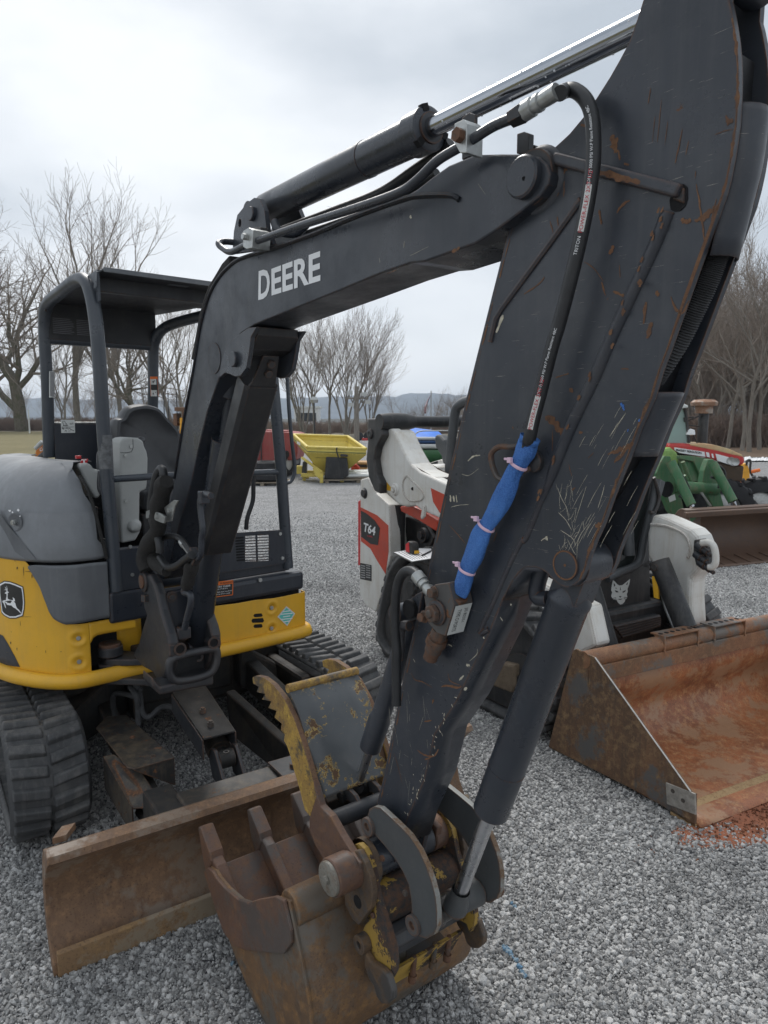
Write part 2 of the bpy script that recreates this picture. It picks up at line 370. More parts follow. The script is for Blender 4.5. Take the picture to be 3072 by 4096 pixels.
M['orange'] = plain('orange_print', (.75, .16, .02), .45, var=.05, bumps=0)
M['red'] = plain('red_plastic', (.55, .02, .025), .4, var=.1, bumps=0)
M['redink'] = plain('red_ink', (.5, .03, .05), .5, var=.1, bumps=0)
M['teal'] = plain('teal_print', (.10, .50, .44), .45, var=.08, bumps=0)
M['rustbolt'] = rusty('rusty_bolt', (.10, .052, .033), (.17, .08, .042), (.075, .045, .03), grey=(.06, .055, .05), greya=.3, rough=.8)
M['rustmark'] = rusty('rust_scrape', (.10, .052, .03), (.18, .082, .038), (.26, .135, .065), rough=.8)
M['palemark'] = plain('bare_scratch', (.50, .46, .36), .5, var=.3, sc=60, bumps=0)
M['pink'] = plain('pink_nylon', (.72, .50, .62), .45, var=.05, bumps=0)
def canvas():
    m, t, p = newmat('blue_woven_sleeve'); n = NT(t)
    wv = n.math('MULTIPLY', n.noise(420, 1, .5), 1.0); c = n.mix(n.ramp(n.noise(16, 5, .6), .35, .7), (.028, .11, .37), (.055, .19, .54)); c = n.mix(n.ramp(wv, .4, .65, 0, .6), c, (.09, .24, .58))
    c = n.mix(n.ramp(n.noise(7, 4, .6, n.map(loc=(4, 1, 2))), .60, .72, 0, .35), c, (.18, .20, .22))
    n.lk(c, p.inputs['Base Color']); p.inputs['Roughness'].default_value = .75; n.lk(n.bump(n.math('ADD', n.math('MULTIPLY', wv, .3), n.math('MULTIPLY', n.noise(26, 5, .65, n.map((1, 1, .4))), 1.0)), 1.0, .010), p.inputs['Normal']); return m
M['sleeve'] = canvas()

# ================================================================== MINI EXCAVATOR
EX = thing('mini_excavator', 'yellow and charcoal mini excavator with open canopy, raised boom and rusty bucket and blade', 'excavator', (-1.5, 4.0, 0))
WN, WF = -.03, .13            # boom faces
AN, AF = .0, .11              # arm faces
WC = .052
def pl(trace, wt, w0, w1, m=None, sm=0):
    pts = [B(*q, wt) for q in trace]
    if sm: pts = smooth_path(pts, sm, True)
    d = bn * (w0 - wt); mb = m or MB(); mb.prism([p + d for p in pts], bn * (w1 - w0)); return mb

# ---- boom
boomtr = [('J', 240, 1000), ('J', 290, 960), ('A', 1000, 1940), ('A', 1030, 1800), ('A', 1055, 1650), ('A', 1085, 1450), ('A', 1120, 1250), ('A', 1150, 1080), ('A', 1175, 920), ('A', 1200, 800), ('A', 1236, 690), ('A', 1285, 600), ('A', 1345, 530),
  ('B', 170, 805), ('B', 320, 757), ('B', 500, 693), ('B', 700, 612), ('B', 900, 540), ('B', 960, 505), ('B', 1030, 450), ('B', 1100, 400), ('B', 1215, 352), ('B', 1330, 349), ('B', 1440, 350), ('B', 1500, 362), ('B', 1535, 395), ('B', 1550, 440), ('B', 1540, 485), ('B', 1505, 535), ('B', 1420, 605), ('B', 1320, 680), ('B', 1215, 747), ('B', 1100, 787),
  ('B', 990, 826), ('B', 930, 832), ('B', 800, 877), ('B', 600, 960), ('B', 400, 1040), ('B', 300, 1080), ('B', 240, 1105), ('B', 185, 1140), ('B', 140, 1185), ('B', 108, 1250), ('B', 88, 1330), ('A', 1220, 1400), ('J', 600, 20), ('J', 545, 280), ('J', 445, 640), ('J', 370, 950), ('J', 330, 1060), ('J', 260, 1110), ('J', 200, 1090)]
boom = pl(boomtr, WN, WN, WF).obj('boom', M['boom'], EX, bevel=.004)
# raised rim along the top edge, tip side plate, weld line
m = MB(); top = [('A', 1030, 1790), ('A', 1085, 1440), ('A', 1122, 1250), ('A', 1152, 1080), ('A', 1178, 920), ('A', 1205, 800), ('A', 1242, 690), ('A', 1292, 604), ('A', 1350, 540), ('B', 180, 812), ('B', 330, 764), ('B', 510, 700), ('B', 700, 620), ('B', 890, 552), ('B', 960, 535), ('B', 1060, 530), ('B', 1120, 535), ('B', 1148, 552)]
for w_ in (WN - .001, WF + .001): m.tube(smooth_path([B(*q, w_) for q in top], 3), .0065, 6)
m.obj('weld_bead', M['boom'], boom)
text_quad('lettering', 'D', B('B', 259, 996, WN), B('B', 309, 984, WN), B('B', 261, 868, WN), M['white'], boom, bold=.028, off=-bn * .0012)
text_quad('lettering', 'EERE', B('B', 318, 976, WN), B('B', 534, 910, WN), B('B', 317, 858, WN), M['white'], boom, bold=.028, off=-bn * .0012)
def pin(m, p, r, h, dirn=-1): p = Vector(p); m.lathe(p, bn * dirn, [(0, r), (h * .8, r), (h, r * .9), (h, 0)], 28)
pin(m, B('B', 1442, 455, WN), .040, .016); m.obj('pin', M['boom'], boom)
m = MB(); m.cyl(B('B', 1433, 458, WN - .0165), B('B', 1433, 458, WN - .0172), .004, 10); m.obj('grease_hole', M['black'], boom)
# pivot ring at the elbow between boom tip and arm
pc = B('B', 1450, 452, WN)
m = MB(); m.ring(pc + bn * .008, pc + bn * .026, .053, .03, 36); m.obj('washer', M['frame'], boom)
# cylinder ears on top of the boom (rear) and under it
ear = [('B', 143, 790), ('B', 150, 690), ('B', 165, 620), ('B', 205, 570), ('B', 240, 543), ('B', 265, 548), ('B', 285, 600), ('B', 295, 690), ('B', 322, 748), ('B', 250, 775)]
eh = B('B', 176, 655, WN + .005); eh_ = [eh + bg_ * (math.cos(a) * .011) + UZ * (math.sin(a) * .013) for a in [k * math.pi / 8 for k in range(16)]]
for w0, w1 in ((WN + .005, WN + .021), (WF - .021, WF - .005)): m = MB(); m.holed([B(*q, WN + .005) + bn * (w0 - WN - .005) for q in ear], [p + bn * (w0 - WN - .005) for p in eh_], bn * (w1 - w0)); m.obj('cylinder_ear', M['boom'], boom)
m = MB(); pin(m, B('B', 234, 615, WN + .005), .022, .012); m.obj('ear_pin', M['boom'], boom)
pl([('B', 185, 1140), ('B', 250, 1112), ('B', 250, 1150), ('B', 222, 1210), ('B', 190, 1235), ('B', 120, 1235), ('B', 120, 1200)], WN, WN + .003, WF - .003).obj('belly_web', M['blackpaint'], boom, bevel=.003)
ear2 = [('B', 85, 1340), ('B', 92, 1270), ('B', 120, 1200), ('B', 160, 1155), ('B', 215, 1118), ('B', 250, 1115), ('B', 225, 1160), ('B', 215, 1240), ('B', 205, 1295), ('B', 180, 1330), ('B', 155, 1335), ('B', 135, 1325), ('B', 110, 1318)]
for w0, w1 in ((WN - .014, WN + .002), (WF - .002, WF + .014)): pl(ear2, WN - .014, w0, w1).obj('lower_ear', M['boom'], boom, bevel=.002)
m = MB(); pin(m, B('B', 157, 1258, WN - .014), .026, .014); m.obj('lower_ear_pin', M['boom'], boom)
# brackets standing on the boom top
def strap(v, pts, w0, w1, mat='blackpaint', name='hose_bracket', par_=boom):
    return pl([(v,) + p for p in pts], w0, w0, w1).obj(name, M[mat], par_, bevel=.0015)
strap('B', [(1158, 375), (1158, 190), (1190, 165), (1218, 175), (1215, 350)], WN + .01, WN + .018)
strap('B', [(1125, 300), (1125, 215), (1165, 195), (1180, 215), (1178, 345), (1150, 345)], WN - .07, WN - .025, 'plated', 'clamp')
strap('B', [(1400, 348), (1402, 260), (1432, 250), (1456, 258), (1453, 348)], WN + .03, WN + .045)
strap('B', [(1453, 348), (1453, 312), (1478, 308), (1488, 320), (1484, 350)], WN + .05, WN + .09)
strap('B', [(190, 760), (190, 690), (215, 675), (235, 685), (230, 765), (205, 770)], WN - .07, WN - .01, 'plated', 'clamp')
strap('B', [(232, 765), (232, 675), (268, 672), (272, 745)], WN - .03, WN)
m = MB(); m.hexnut(B('B', 1130, 262, WN - .085), bn, .014, .02); m.obj('bolt', M['rustbolt'], boom)
m = MB(); m.hexnut(B('B', 187, 713, WN - .085), bn, .010, .02); m.obj('bolt', M['plated'], boom)
# steel pipe along the boom and the arm hose
wp = WN - .052
pipe = [B(*q) for q in [('B', 228, 745, WN + .10), ('B', 170, 742, WN + .03), ('B', 110, 737, WN - .02), ('B', 82, 745, wp), ('B', 100, 766, wp), ('B', 140, 782, wp), ('B', 215, 748, wp), ('B', 450, 665, wp), ('B', 700, 585, wp), ('B', 880, 520, wp), ('B', 960, 465, wp), ('B', 1050, 380, wp), ('B', 1150, 318, wp), ('B', 1210, 282, wp), ('B', 1300, 225, wp), ('B', 1390, 188, wp)]]
m = MB(); m.tube(smooth_path(pipe, 6), .0105, 12); m.obj('hydraulic_pipe', M['boom'], boom)
pipe2 = [B(*q, WF - .02) for q in [('B', 330, 700), ('B', 600, 600), ('B', 800, 520), ('B', 950, 420), ('B', 1080, 330), ('B', 1110, 300)]]
m = MB(); m.tube(smooth_path(pipe2, 6), .014, 10); m.tube([p + bn * .02 - UZ * .03 for p in smooth_path(pipe2, 6)][:22], .012, 10); m.obj('hydraulic_hose', M['hose'], boom)
m = MB(); a, b = B('B', 1382, 192, wp), B('B', 1440, 160, wp); d = (b - a).normalized()
m.lathe(a, d, [(0, .0), (0, .017), (.030, .020), (.036, .015), (.036, 0)], 6); m.obj('pipe_nut', M['blackpaint'], boom)
m = MB(); c = B('B', 1580, 72, wp); m.lathe(b, (c - b), [(-.004, 0), (-.002, .0175), (.018, .0175), (.02, .0135), (.026, .0135), (.027, .0165), (.036, .0165), (.037, .013), (.045, .0145), ((c - b).length, .0150), ((c - b).length, 0)], 12); m.obj('hose_fitting', M['plated'], boom)
# black cover on the boom's back
bk = [('A', 1345, 470), ('A', 1300, 520), ('A', 1262, 585), ('A', 1222, 650), ('A', 1190, 740), ('A', 1165, 830), ('A', 1148, 930), ('A', 1128, 1040), ('A', 1116, 1085), ('A', 1140, 1098), ('A', 1168, 1000), ('A', 1190, 860), ('A', 1225, 720), ('A', 1285, 610), ('A', 1350, 530)]
pl(bk, WN, WN + .004, WF - .004).obj('rubber_cover', M['cloth'], boom, bevel=.006)
# boom foot boss
m = MB(); p0 = B('J', 185, 1085, WN - .055); m.cyl(p0 + bn * .03, p0 + bn * .20, .045, 28); m.obj('foot_boss', M['boom'], boom)

# ---- arm cylinder (tube + rod) above boom
a = B('B', 250, 612, WC); b = B('B', 1020, 232, WC); c = BS(*[0, 0], WC); rodend = B('T', 3000, -112, WC)
dr = (rodend - a).normalized(); tl_ = (b - a).length
cylr = .046
m = MB(); m.lathe(a, dr, [(.045, 0), (.045, cylr * .7), (.075, cylr), (tl_ * .70, cylr), (tl_ * .70, cylr + .0015), (tl_ * .72, cylr + .0015), (tl_ * .72, cylr), (tl_ - .06, cylr), (tl_ - .058, cylr + .006), (tl_ - .004, cylr + .006), (tl_, cylr), (tl_, .02)], 40)
m.cyl(a - bn * .035, a + bn * .035, .034, 24); m.obj('arm_cylinder', M['boom'], EX)
ac = COL.objects['arm_cylinder']
m = MB(); m.ring(a + dr * (tl_ - .001), a + dr * (tl_ + .006), .036, .02, 30); m.obj('gland_ring', M['frame'], ac)
for q in (0.2, 2.3, 4.4): 
    m = MB(); u = dr.orthogonal().normalized(); v_ = dr.cross(u); dd = u * math.cos(q) + v_ * math.sin(q); m.box(a + dr * (tl_ - .006) + dd * .047, dd * .008, dr * .008, dr.cross(dd) * .009); m.obj('gland_slot', M['black'], ac)
m = MB(); m.tube([a + dr * (tl_ - .02), rodend], .0235, 32); m.obj('rod', M['chrome'], ac)
random.seed(3); m = MB(); bpy_ico = None
for k in range(70):
    t = random.uniform(tl_ + .05, (rodend - a).length - .1); q = random.uniform(0, 6.28); u = bn; v_ = dr.cross(u); dd = u * math.cos(q) + v_ * math.sin(q); r = random.uniform(.0014, .003)
    m.lathe(a + dr * t + dd * .0228, dd, [(0, r), (r * .5, r * .8), (r * .8, r * .35), (r * .85, 0)], 7)
md = plain('water_drop', (.7, .72, .75), .05, 0.0, var=.02, bumps=0); o = m.obj('water_drop', md, ac); o['kind'] = 'stuff'
m = MB(); m.cyl(rodend - bn * .035, rodend + bn * .035, .042, 28); m.obj('rod_eye', M['boom'], ac)
# hose elbow at the cylinder's base
m = MB(); m.tube(smooth_path([B('B', 330, 650, WC - .05), B('B', 350, 690, WC - .05), B('B', 420, 700, WC - .02), B('B', 470, 660, WC)], 5), .014, 10); m.obj('cylinder_port', M['boom'], ac)

# ---- arm: two side plates, webs, lower box
armL = [('Z', 1108, 470), ('Z', 1060, 650), ('Z', 1010, 850), ('Z', 970, 1020), ('Z', 925, 1230), ('Z', 880, 1420), ('Z', 850, 1570), ('Z', 828, 1680), ('Z', 806, 1770)]
armtop = [('C', 290, 965), ('C', 330, 922), ('C', 430, 830), ('C', 520, 722), ('C', 600, 605), ('C', 680, 480), ('C', 740, 375), ('C', 800, 262), ('C', 850, 120), ('C', 888, 0), ('T', 2600, -110), ('T', 2660, -250), ('T', 2760, -340), ('T', 2860, -330), ('T', 2915, -220), ('T', 2920, -80)]
armR = [('R', 595, 0), ('R', 618, 90), ('R', 640, 200), ('R', 660, 320), ('R', 680, 450), ('R', 695, 620), ('R', 702, 800), ('R', 700, 1000), ('R', 692, 1200), ('R', 680, 1380), ('R', 655, 1560), ('R', 625, 1750), ('R', 585, 1950), ('R', 535, 2150), ('G', 975, 0), ('G', 925, 130), ('G', 865, 330), ('G', 775, 530), ('G', 700, 740), ('G', 645, 870), ('G', 590, 1010), ('G', 530, 1180), ('G', 475, 1300), ('G', 430, 1420), ('G', 410, 1500), ('G', 380, 1565), ('G', 335, 1605), ('G', 285, 1622), ('G', 230, 1600), ('G', 185, 1560), ('G', 150, 1522), ('G', 115, 1498), ('G', 70, 1482), ('G', 10, 1482)]
notch = [('F', 1280, 1425), ('F', 1240, 1460), ('F', 1190, 1530), ('F', 1130, 1650)]
lowR = [('Q', 1050, 215), ('Q', 960, 440), ('Q', 860, 650), ('Q', 750, 880), ('E', 1230, 400), ('E', 1180, 620), ('E', 1100, 800), ('E', 1060, 930)]
tipL = [('K', 500, 560), ('K', 520, 690), ('K', 640, 720), ('K', 720, 660)]
armpoly = [('C', 130, 1120), ('C', 180, 1010)] + armtop + armR + notch + lowR + [('K', 700, 640), ('K', 640, 700), ('K', 560, 700), ('K', 500, 640), ('K', 490, 560)] + armL[::-1][:-1]
arm = pl(armpoly, AN, AN, AN + .014).obj('arm', M['arm'], EX, bevel=.0022)
pl(armpoly, AN, AF - .014, AF).obj('far_side_plate', M['arm'], arm, bevel=.0022)
# interior web: back wall following the arm's rear edge, and mid web
def strip(tr, wt, w0, w1, name, mat, th=.012, parent=arm, bev=.002, sm=0):
    pts = [B(*q, wt) for q in tr]
    if sm: pts = smooth_path(pts, sm)
    rows = [[p + bn * (w0 - wt) for p in pts], [p + bn * (w1 - wt) for p in pts]]
    m = MB(); m.grid(rows); o = m.obj(name, M[mat], parent, solid=th); return o
strip([('T', 2590, -60), ('C', 880, 60), ('C', 800, 290), ('C', 690, 490), ('C', 530, 735), ('C', 340, 935), ('C', 200, 1080)][::-1], AN, AN + .014, AF - .014, 'rear_web', 'arm')
strip([('C', 230, 1200)] + [('Z', 1085, 540), ('Z', 1010, 860), ('Z', 928, 1230), ('Z', 855, 1570), ('Z', 812, 1770)], AN, AN + .014, AF - .014, 'rear_web', 'arm')
strip([('R', 500, 500), ('C', 1330, 700), ('C', 1250, 1200), ('C', 1080, 1700), ('G', 780, 250), ('G', 640, 620), ('G', 430, 1000), ('G', 150, 1440)], AN, AN + .014, AF - .014, 'inner_web', 'blackpaint')
# lower box front web (flush with the plates, from the notch down)
strip([('G', 100, 1500)] + [('F', 1280, 1425), ('F', 1190, 1530), ('F', 1130, 1650), ('Q', 1050, 215), ('Q', 960, 440), ('Q', 860, 650), ('Q', 750, 880), ('E', 1230, 400), ('E', 1180, 620), ('E', 1100, 800), ('E', 1060, 930)], AN, AN + .001, AF - .001, 'front_web', 'arm', th=.010)
# cover plates between the side plates on the front
def cover(tr, bow=.02):
    pts = smooth_path([B(*q, AN) for q in tr], 3); rows = []
    for k in range(7):
        u = k / 6; off = bow * (1 - (2 * u - 1) ** 2)
        rows.append([p + bn * (AN + .014 + (AF - AN - .028) * u) + bg_ * (off - .006) for p in pts])
    m = MB(); m.grid(rows); return m.obj('cover_plate', M['arm'], arm, solid=.004)
cover([('R', 702, 1090), ('R', 680, 1400), ('R', 640, 1680), ('R', 570, 2000), ('C', 1290, 1570)])
cover([('G', 885, 285), ('G', 820, 440), ('G', 760, 580), ('G', 706, 730)])
# stiffeners: bar, rod, ridge
def bar(p, q, w_, h, name='stiffener', mat='arm', parent=arm, off=0):
    a_, b_ = B(*p, AN), B(*q, AN); d = (b_ - a_); sd = d.normalized().cross(bn); m = MB()
    m.box((a_ + b_) / 2 - bn * (h / 2 - .001 + off), d / 2, sd * w_ / 2, bn * h / 2); return m.obj(name, M[mat], parent, bevel=h * .35, seg=3)
bar(('C', 350, 985), ('C', 1130, 1190), .022, .016)
m = MB(); m.tube([B('C', 505, 1235, AN), B('C', 300, 1520, AN), B('C', 20, 1900, AN), B('B', 1310, 1075, AN), B('B', 1285, 1180, AN)], .0075, 8); m.obj('stiffener', M['arm'], arm)
m = MB(); m.tube(smooth_path([B(*q, AN + .002) for q in [('C', 1045, 1310), ('C', 980, 1480), ('C', 870, 1720), ('C', 700, 2080), ('G', 480, 190), ('G', 340, 480), ('G', 250, 690), ('G', 170, 900), ('G', 100, 1070), ('G', 10, 1290), ('F', 1270, 1220), ('F', 1180, 1400), ('F', 1060, 1680), ('F', 960, 1900), ('Q', 960, 420)]], 3), [.013] * 8 + [.007] * 8, 10); m.obj('stiffener', M['arm'], arm)
# slot where the bar passes the plate: flat black plate, the recess's shade painted in
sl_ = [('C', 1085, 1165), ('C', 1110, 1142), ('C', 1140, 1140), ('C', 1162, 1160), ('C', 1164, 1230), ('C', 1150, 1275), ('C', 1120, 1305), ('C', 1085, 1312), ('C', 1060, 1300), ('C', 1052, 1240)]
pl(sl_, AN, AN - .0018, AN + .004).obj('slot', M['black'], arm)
m = MB(); a_ = B('C', 1080, 1190, AN); b_ = B('C', 1150, 1215, AN); m.box((a_ + b_) / 2 + bn * .0, (b_ - a_) / 2, UZ * .012, bn * .006); m.obj('stiffener', M['blackpaint'], arm, bevel=.003)
# boss and weld ring around the elbow on the arm
pe = B('B', 1450, 452, WN); m = MB(); m.lathe(pe + bn * (AN - WN), -bn, [(0, .064), (.004, .060), (.006, .054), (.006, 0)], 40); m.obj('pivot_boss', M['arm'], arm)
# arm bolts and pins
m = MB(); p = B('G', 282, 1468, AN); m.lathe(p, -bn, [(0, .030), (.004, .030), (.0045, .028), (.0045, 0)], 28); m.obj('pin', M['arm'], arm)
m = MB(); m.ring(p - bn * .0044, p - bn * .0052, .030, .0268, 28); m.cyl(p - bn * .0045, p - bn * .0052, .003, 8); m.obj('rust_ring', M['rustmark'], arm)
m = MB(); p = B('F', 1372, 640, AN); m.lathe(p, -bn, [(0, .022), (.010, .021), (.016, .012), (.017, 0)], 18); m.obj('round_stud', M['frame'], arm)
# hook ring
hk = [B(*q, AN - .03) for q in [('F', 1290, 500), ('F', 1200, 530), ('F', 1110, 528), ('F', 1055, 560), ('F', 1040, 610), ('F', 1058, 690), ('F', 1085, 750), ('F', 1130, 772), ('F', 1200, 745), ('F', 1290, 680)]]
hk[0] += bn * .028; hk[-1] += bn * .02
m = MB(); m.tube(smooth_path(hk, 4), .0062, 8); m.obj('hook_ring', M['rustbolt'], arm)

# scrapes: thin chips of rust and bare metal, each with its own ragged outline on the plate
def scrape(tr, wid, mat, w0=AN, seed=0, off=.0007):
    rnd = random.Random(seed); pts = smooth_path([B(*q, w0) for q in tr], 5); L1, L2 = [], []
    for i, p in enumerate(pts):
        t = (pts[min(i + 1, len(pts) - 1)] - pts[max(i - 1, 0)]).normalized(); sd = t.cross(bn); k = math.sin(math.pi * min(1, max(0, (i + .4) / len(pts)))) ** .5
        L1.append(p + sd * wid * k * rnd.uniform(.25, 1)); L2.append(p - sd * wid * k * rnd.uniform(.25, 1))
    return L1, L2, off
def scrapes(lst, mat, name, w0=AN, parent=arm):
    m = MB()
    for i, (tr, wid) in enumerate(lst):
        a_, b_, off = scrape(tr, wid, mat, w0, i + 5); m.grid([[p - bn * off for p in a_], [p - bn * off for p in b_]])
    o = m.obj(name, M[mat], parent, recalc=False); o['kind'] = 'stuff'; return o
Cc = lambda *a: [('C', a[i], a[i + 1]) for i in range(0, len(a), 2)]
Gc = lambda *a: [('G', a[i], a[i + 1]) for i in range(0, len(a), 2)]
Fc = lambda *a: [('F', a[i], a[i + 1]) for i in range(0, len(a), 2)]
Qc = lambda *a: [('Q', a[i], a[i + 1]) for i in range(0, len(a), 2)]
Ec = lambda *a: [('E', a[i], a[i + 1]) for i in range(0, len(a), 2)]
Kc = lambda *a: [('K', a[i], a[i + 1]) for i in range(0, len(a), 2)]
rs = [(Cc(690, 840, 710, 880, 705, 910, 730, 940), .010), (Cc(735, 935, 745, 990), .003), (Cc(390, 990, 415, 1040, 385, 1070, 378, 1115), .007), (Cc(345, 1190, 360, 1210), .006), (Cc(400, 1120, 395, 1220), .002), (Cc(310, 1370, 330, 1440), .0018), (Cc(355, 1340, 362, 1400), .002),
  (Cc(805, 1240, 760, 1270, 725, 1320), .004), (Cc(615, 1300, 628, 1390), .004), (Cc(705, 1520, 680, 1575), .006), (Cc(520, 1620, 580, 1660, 640, 1740), .0012), (Cc(630, 1745, 655, 1830), .003), (Cc(700, 1805, 760, 1830, 800, 1860), .004), (Cc(740, 1640, 745, 1720), .0015),
  (Cc(905, 1870, 890, 2005), .005), (Cc(940, 1995, 912, 2095), .006), (Cc(970, 1800, 980, 1835), .005), (Cc(1060, 1835, 1080, 1900, 1130, 1940, 1170, 1860), .003), (Cc(275, 1715, 240, 1760, 150, 1820), .0028), (Cc(770, 1010, 800, 1020), .003),
  (Cc(1120, 1360, 1155, 1370, 1185, 1368), .006), (Cc(1205, 1365, 1260, 1350, 1320, 1300, 1355, 1265), .007), (Cc(1215, 1140, 1235, 1250, 1255, 1400, 1270, 1510), .0022), (Cc(1340, 1230, 1310, 1370), .002), (Cc(1330, 835, 1380, 815, 1440, 800), .0012), (Cc(1400, 715, 1420, 760, 1440, 735), .005),
  (Cc(1130, 800, 1110, 900, 1085, 1010), .002), (Cc(935, 545, 918, 640), .0013), (Cc(1000, 620, 975, 880), .0008), (Cc(1040, 750, 1020, 900), .0007), (Cc(1170, 870, 1150, 960), .0008), (Cc(960, 720, 945, 880), .0006), (Cc(1213, 1060, 1208, 1105), .001),
  (Cc(300, 1505, 340, 1460, 410, 1390), .003), (Cc(540, 780, 500, 775), .004), (Cc(30, 1890, 50, 1870), .004),
  (Gc(140, 455, 180, 480, 230, 530, 265, 580), .012), (Gc(190, 545, 187, 690), .0016), (Gc(305, 262, 330, 285), .006), (Gc(210, 190, 300, 160), .0025), (Gc(565, 712, 620, 690, 680, 670, 740, 630), .007), (Gc(740, 640, 680, 690, 610, 770), .005), (Gc(370, 565, 395, 560), .005), (Gc(655, 130, 710, 130), .002),
  (Gc(430, 740, 470, 700), .0012), (Gc(300, 780, 320, 860), .0013), (Gc(480, 1195, 515, 1200), .007), (Gc(320, 960, 345, 940), .002), (Gc(60, 620, 90, 640), .004),
  (Fc(730, 1105, 800, 1180, 850, 1240), .0015), (Fc(1060, 1225, 1085, 1160), .002), (Fc(1200, 380, 1205, 400), .002),
  (Qc(655, 785, 700, 780, 760, 790, 785, 780), .004), (Qc(700, 700, 715, 750, 780, 775), .0018), (Qc(465, 695, 490, 740, 540, 755, 600, 790), .0018), (Qc(600, 890, 610, 865), .003), (Qc(550, 1005, 595, 998), .003),
  (Ec(1150, 475, 1190, 500, 1230, 500, 1250, 470), .0035), (Ec(1185, 520, 1230, 500), .003), (Ec(1040, 490, 1060, 560, 1080, 640), .0016), (Ec(1225, 235, 1220, 245), .003), (Ec(1225, 455, 1232, 460), .003)]
scrapes(rs, 'rustmark', 'rust_scrapes')
rg = random.Random(4); ps = []
for i in range(30):   # fan of fine scratches above the lower pin
    x = rg.uniform(215, 345); y = rg.uniform(930, 1400); dx = rg.uniform(-25, 60); ps.append((Gc(x, y, x + dx * .5 + rg.uniform(-6, 6), y - rg.uniform(10, 50), x + dx, y - rg.uniform(40, 110)), rg.uniform(.0002, .0006)))
for a_ in [(225, 940, 250, 1010, 290, 1090, 300, 1170), (230, 1110, 280, 1160, 320, 1230), (245, 1230, 330, 1290, 345, 1340), (290, 1290, 330, 1370, 350, 1400)]: ps.append((Gc(*a_), .0010))
for i in range(34):
    x = rg.uniform(350, 780); y = rg.uniform(380, 1250); l = rg.uniform(30, 190); ps.append((Gc(x, y, x - l * .3, y + l * .5, x - l * .55, y + l), rg.uniform(.0002, .0006)))
ps += [(Gc(690, 430, 640, 500, 580, 590), .0009), (Gc(545, 920, 530, 980, 500, 1080), .0009), (Gc(400, 1170, 405, 1230), .0007), (Gc(110, 1302, 150, 1275), .0018), (Gc(150, 1270, 155, 1300), .003), (Gc(420, 930, 395, 1010, 340, 1180), .0007), (Gc(355, 1480, 365, 1300, 430, 1190), .0007)]
ps += [(Fc(870, 635, 910, 600, 962, 592), .0022), (Fc(740, 885, 745, 935), .004), (Fc(765, 890, 768, 935), .004), (Fc(785, 885, 790, 940), .003), (Fc(1445, 1190, 1450, 1215), .003), (Fc(880, 2110, 935, 2060, 940, 2020), .001), (Fc(860, 2135, 885, 2140), .004), (Fc(985, 1930, 990, 1945), .004), (Fc(825, 730, 880, 740, 950, 690), .0008), (Fc(745, 975, 800, 960, 880, 955), .0009), (Fc(1185, 1690, 1190, 1700), .002)]
ps += [(Qc(770, 745, 800, 715), .003), (Qc(800, 805, 820, 790), .004), (Qc(722, 895, 730, 915), .003), (Qc(740, 850, 755, 855), .002), (Qc(885, 545, 880, 580, 840, 620), .0010), (Qc(815, 650, 835, 650), .004), (Qc(700, 515, 725, 530), .002), (Qc(1030, 345, 1045, 370), .002), (Qc(1095, 260, 1100, 270), .003), (Qc(480, 610, 492, 630), .002)]
ps += [(Cc(20, 1950, -20, 2060), .006)]
for i in range(36):
    t = rg.random(); x = 1095 + (1275 - 1095) * (1 - t) + rg.gauss(0, 12); y = 790 - 500 * (1 - t) + rg.gauss(0, 10); ps.append((Ec(x, y, x + rg.uniform(-5, 9), y + rg.uniform(5, 18)), rg.uniform(.0006, .0022)))
for i in range(20):
    x = rg.uniform(1010, 1200); y = rg.uniform(180, 640); l = rg.uniform(30, 120); ps.append((Ec(x, y, x + rg.uniform(-20, 20), y + l), rg.uniform(.0002, .0005)))
scrapes(ps, 'palemark', 'bare_metal_scratches')
scrapes([(Gc(655, 362, 668, 385, 680, 412), .004), (Gc(785, 470, 780, 490), .003), (Gc(705, 540, 703, 560), .002)], 'sleeve', 'blue_paint_mark')
scrapes([([('B', 930, 622), ('B', 936, 634)], .004), ([('B', 905, 735), ('B', 903, 765)], .0014), ([('B', 1230, 480), ('B', 1265, 530)], .0006), ([('B', 1010, 760), ('B', 930, 800)], .0006), ([('B', 795, 810), ('B', 797, 830)], .001)], 'palemark', 'bare_metal_scratches', WN, boom)
scrapes([([('B', 1115, 782), ('B', 1150, 765)], .005), ([('B', 830, 878), ('B', 870, 862)], .0012), ([('B', 560, 580), ('B', 640, 590), ('B', 720, 560)], .0006)], 'rustmark', 'rust_scrapes', WN, boom)
# rust along the plate's front edge
edge = armR[2:26]; rs = []
for i in range(len(edge) - 1): rs.append(([(edge[i][0], edge[i][1] - 7, edge[i][2]), (edge[i + 1][0], edge[i + 1][1] - 7, edge[i + 1][2])], .0016 + .0018 * (i % 3)))
L_e = [(a, b + 6, c) for a, b, c in armL]
for i in range(len(L_e) - 1):
    for k in range(4):
        u0, u1 = k / 4, (k + .9) / 4; P0, P1 = L_e[i], L_e[i + 1]; rs.append(([(P0[0], P0[1] + (P1[1] - P0[1]) * u, P0[2] + (P1[2] - P0[2]) * u) for u in (u0, u1)], .0006 + .0012 * ((i * 4 + k) % 3)))
scrapes(rs, 'rustmark', 'edge_rust')
rr = []
for i in range(26):
    a_ = [('C', 1030, 1330), ('C', 980, 1460), ('C', 900, 1660), ('C', 800, 1870), ('C', 720, 2040), ('G', 480, 200), ('G', 400, 360), ('G', 320, 520), ('G', 230, 720), ('G', 140, 960)]
    k = rg.randrange(len(a_)); v_, x, y = a_[k]; x += rg.gauss(0, 6); y += rg.gauss(0, 40); rr.append(([(v_, x, y), (v_, x - 16, y + 36)], rg.uniform(.002, .005)))
m = MB()
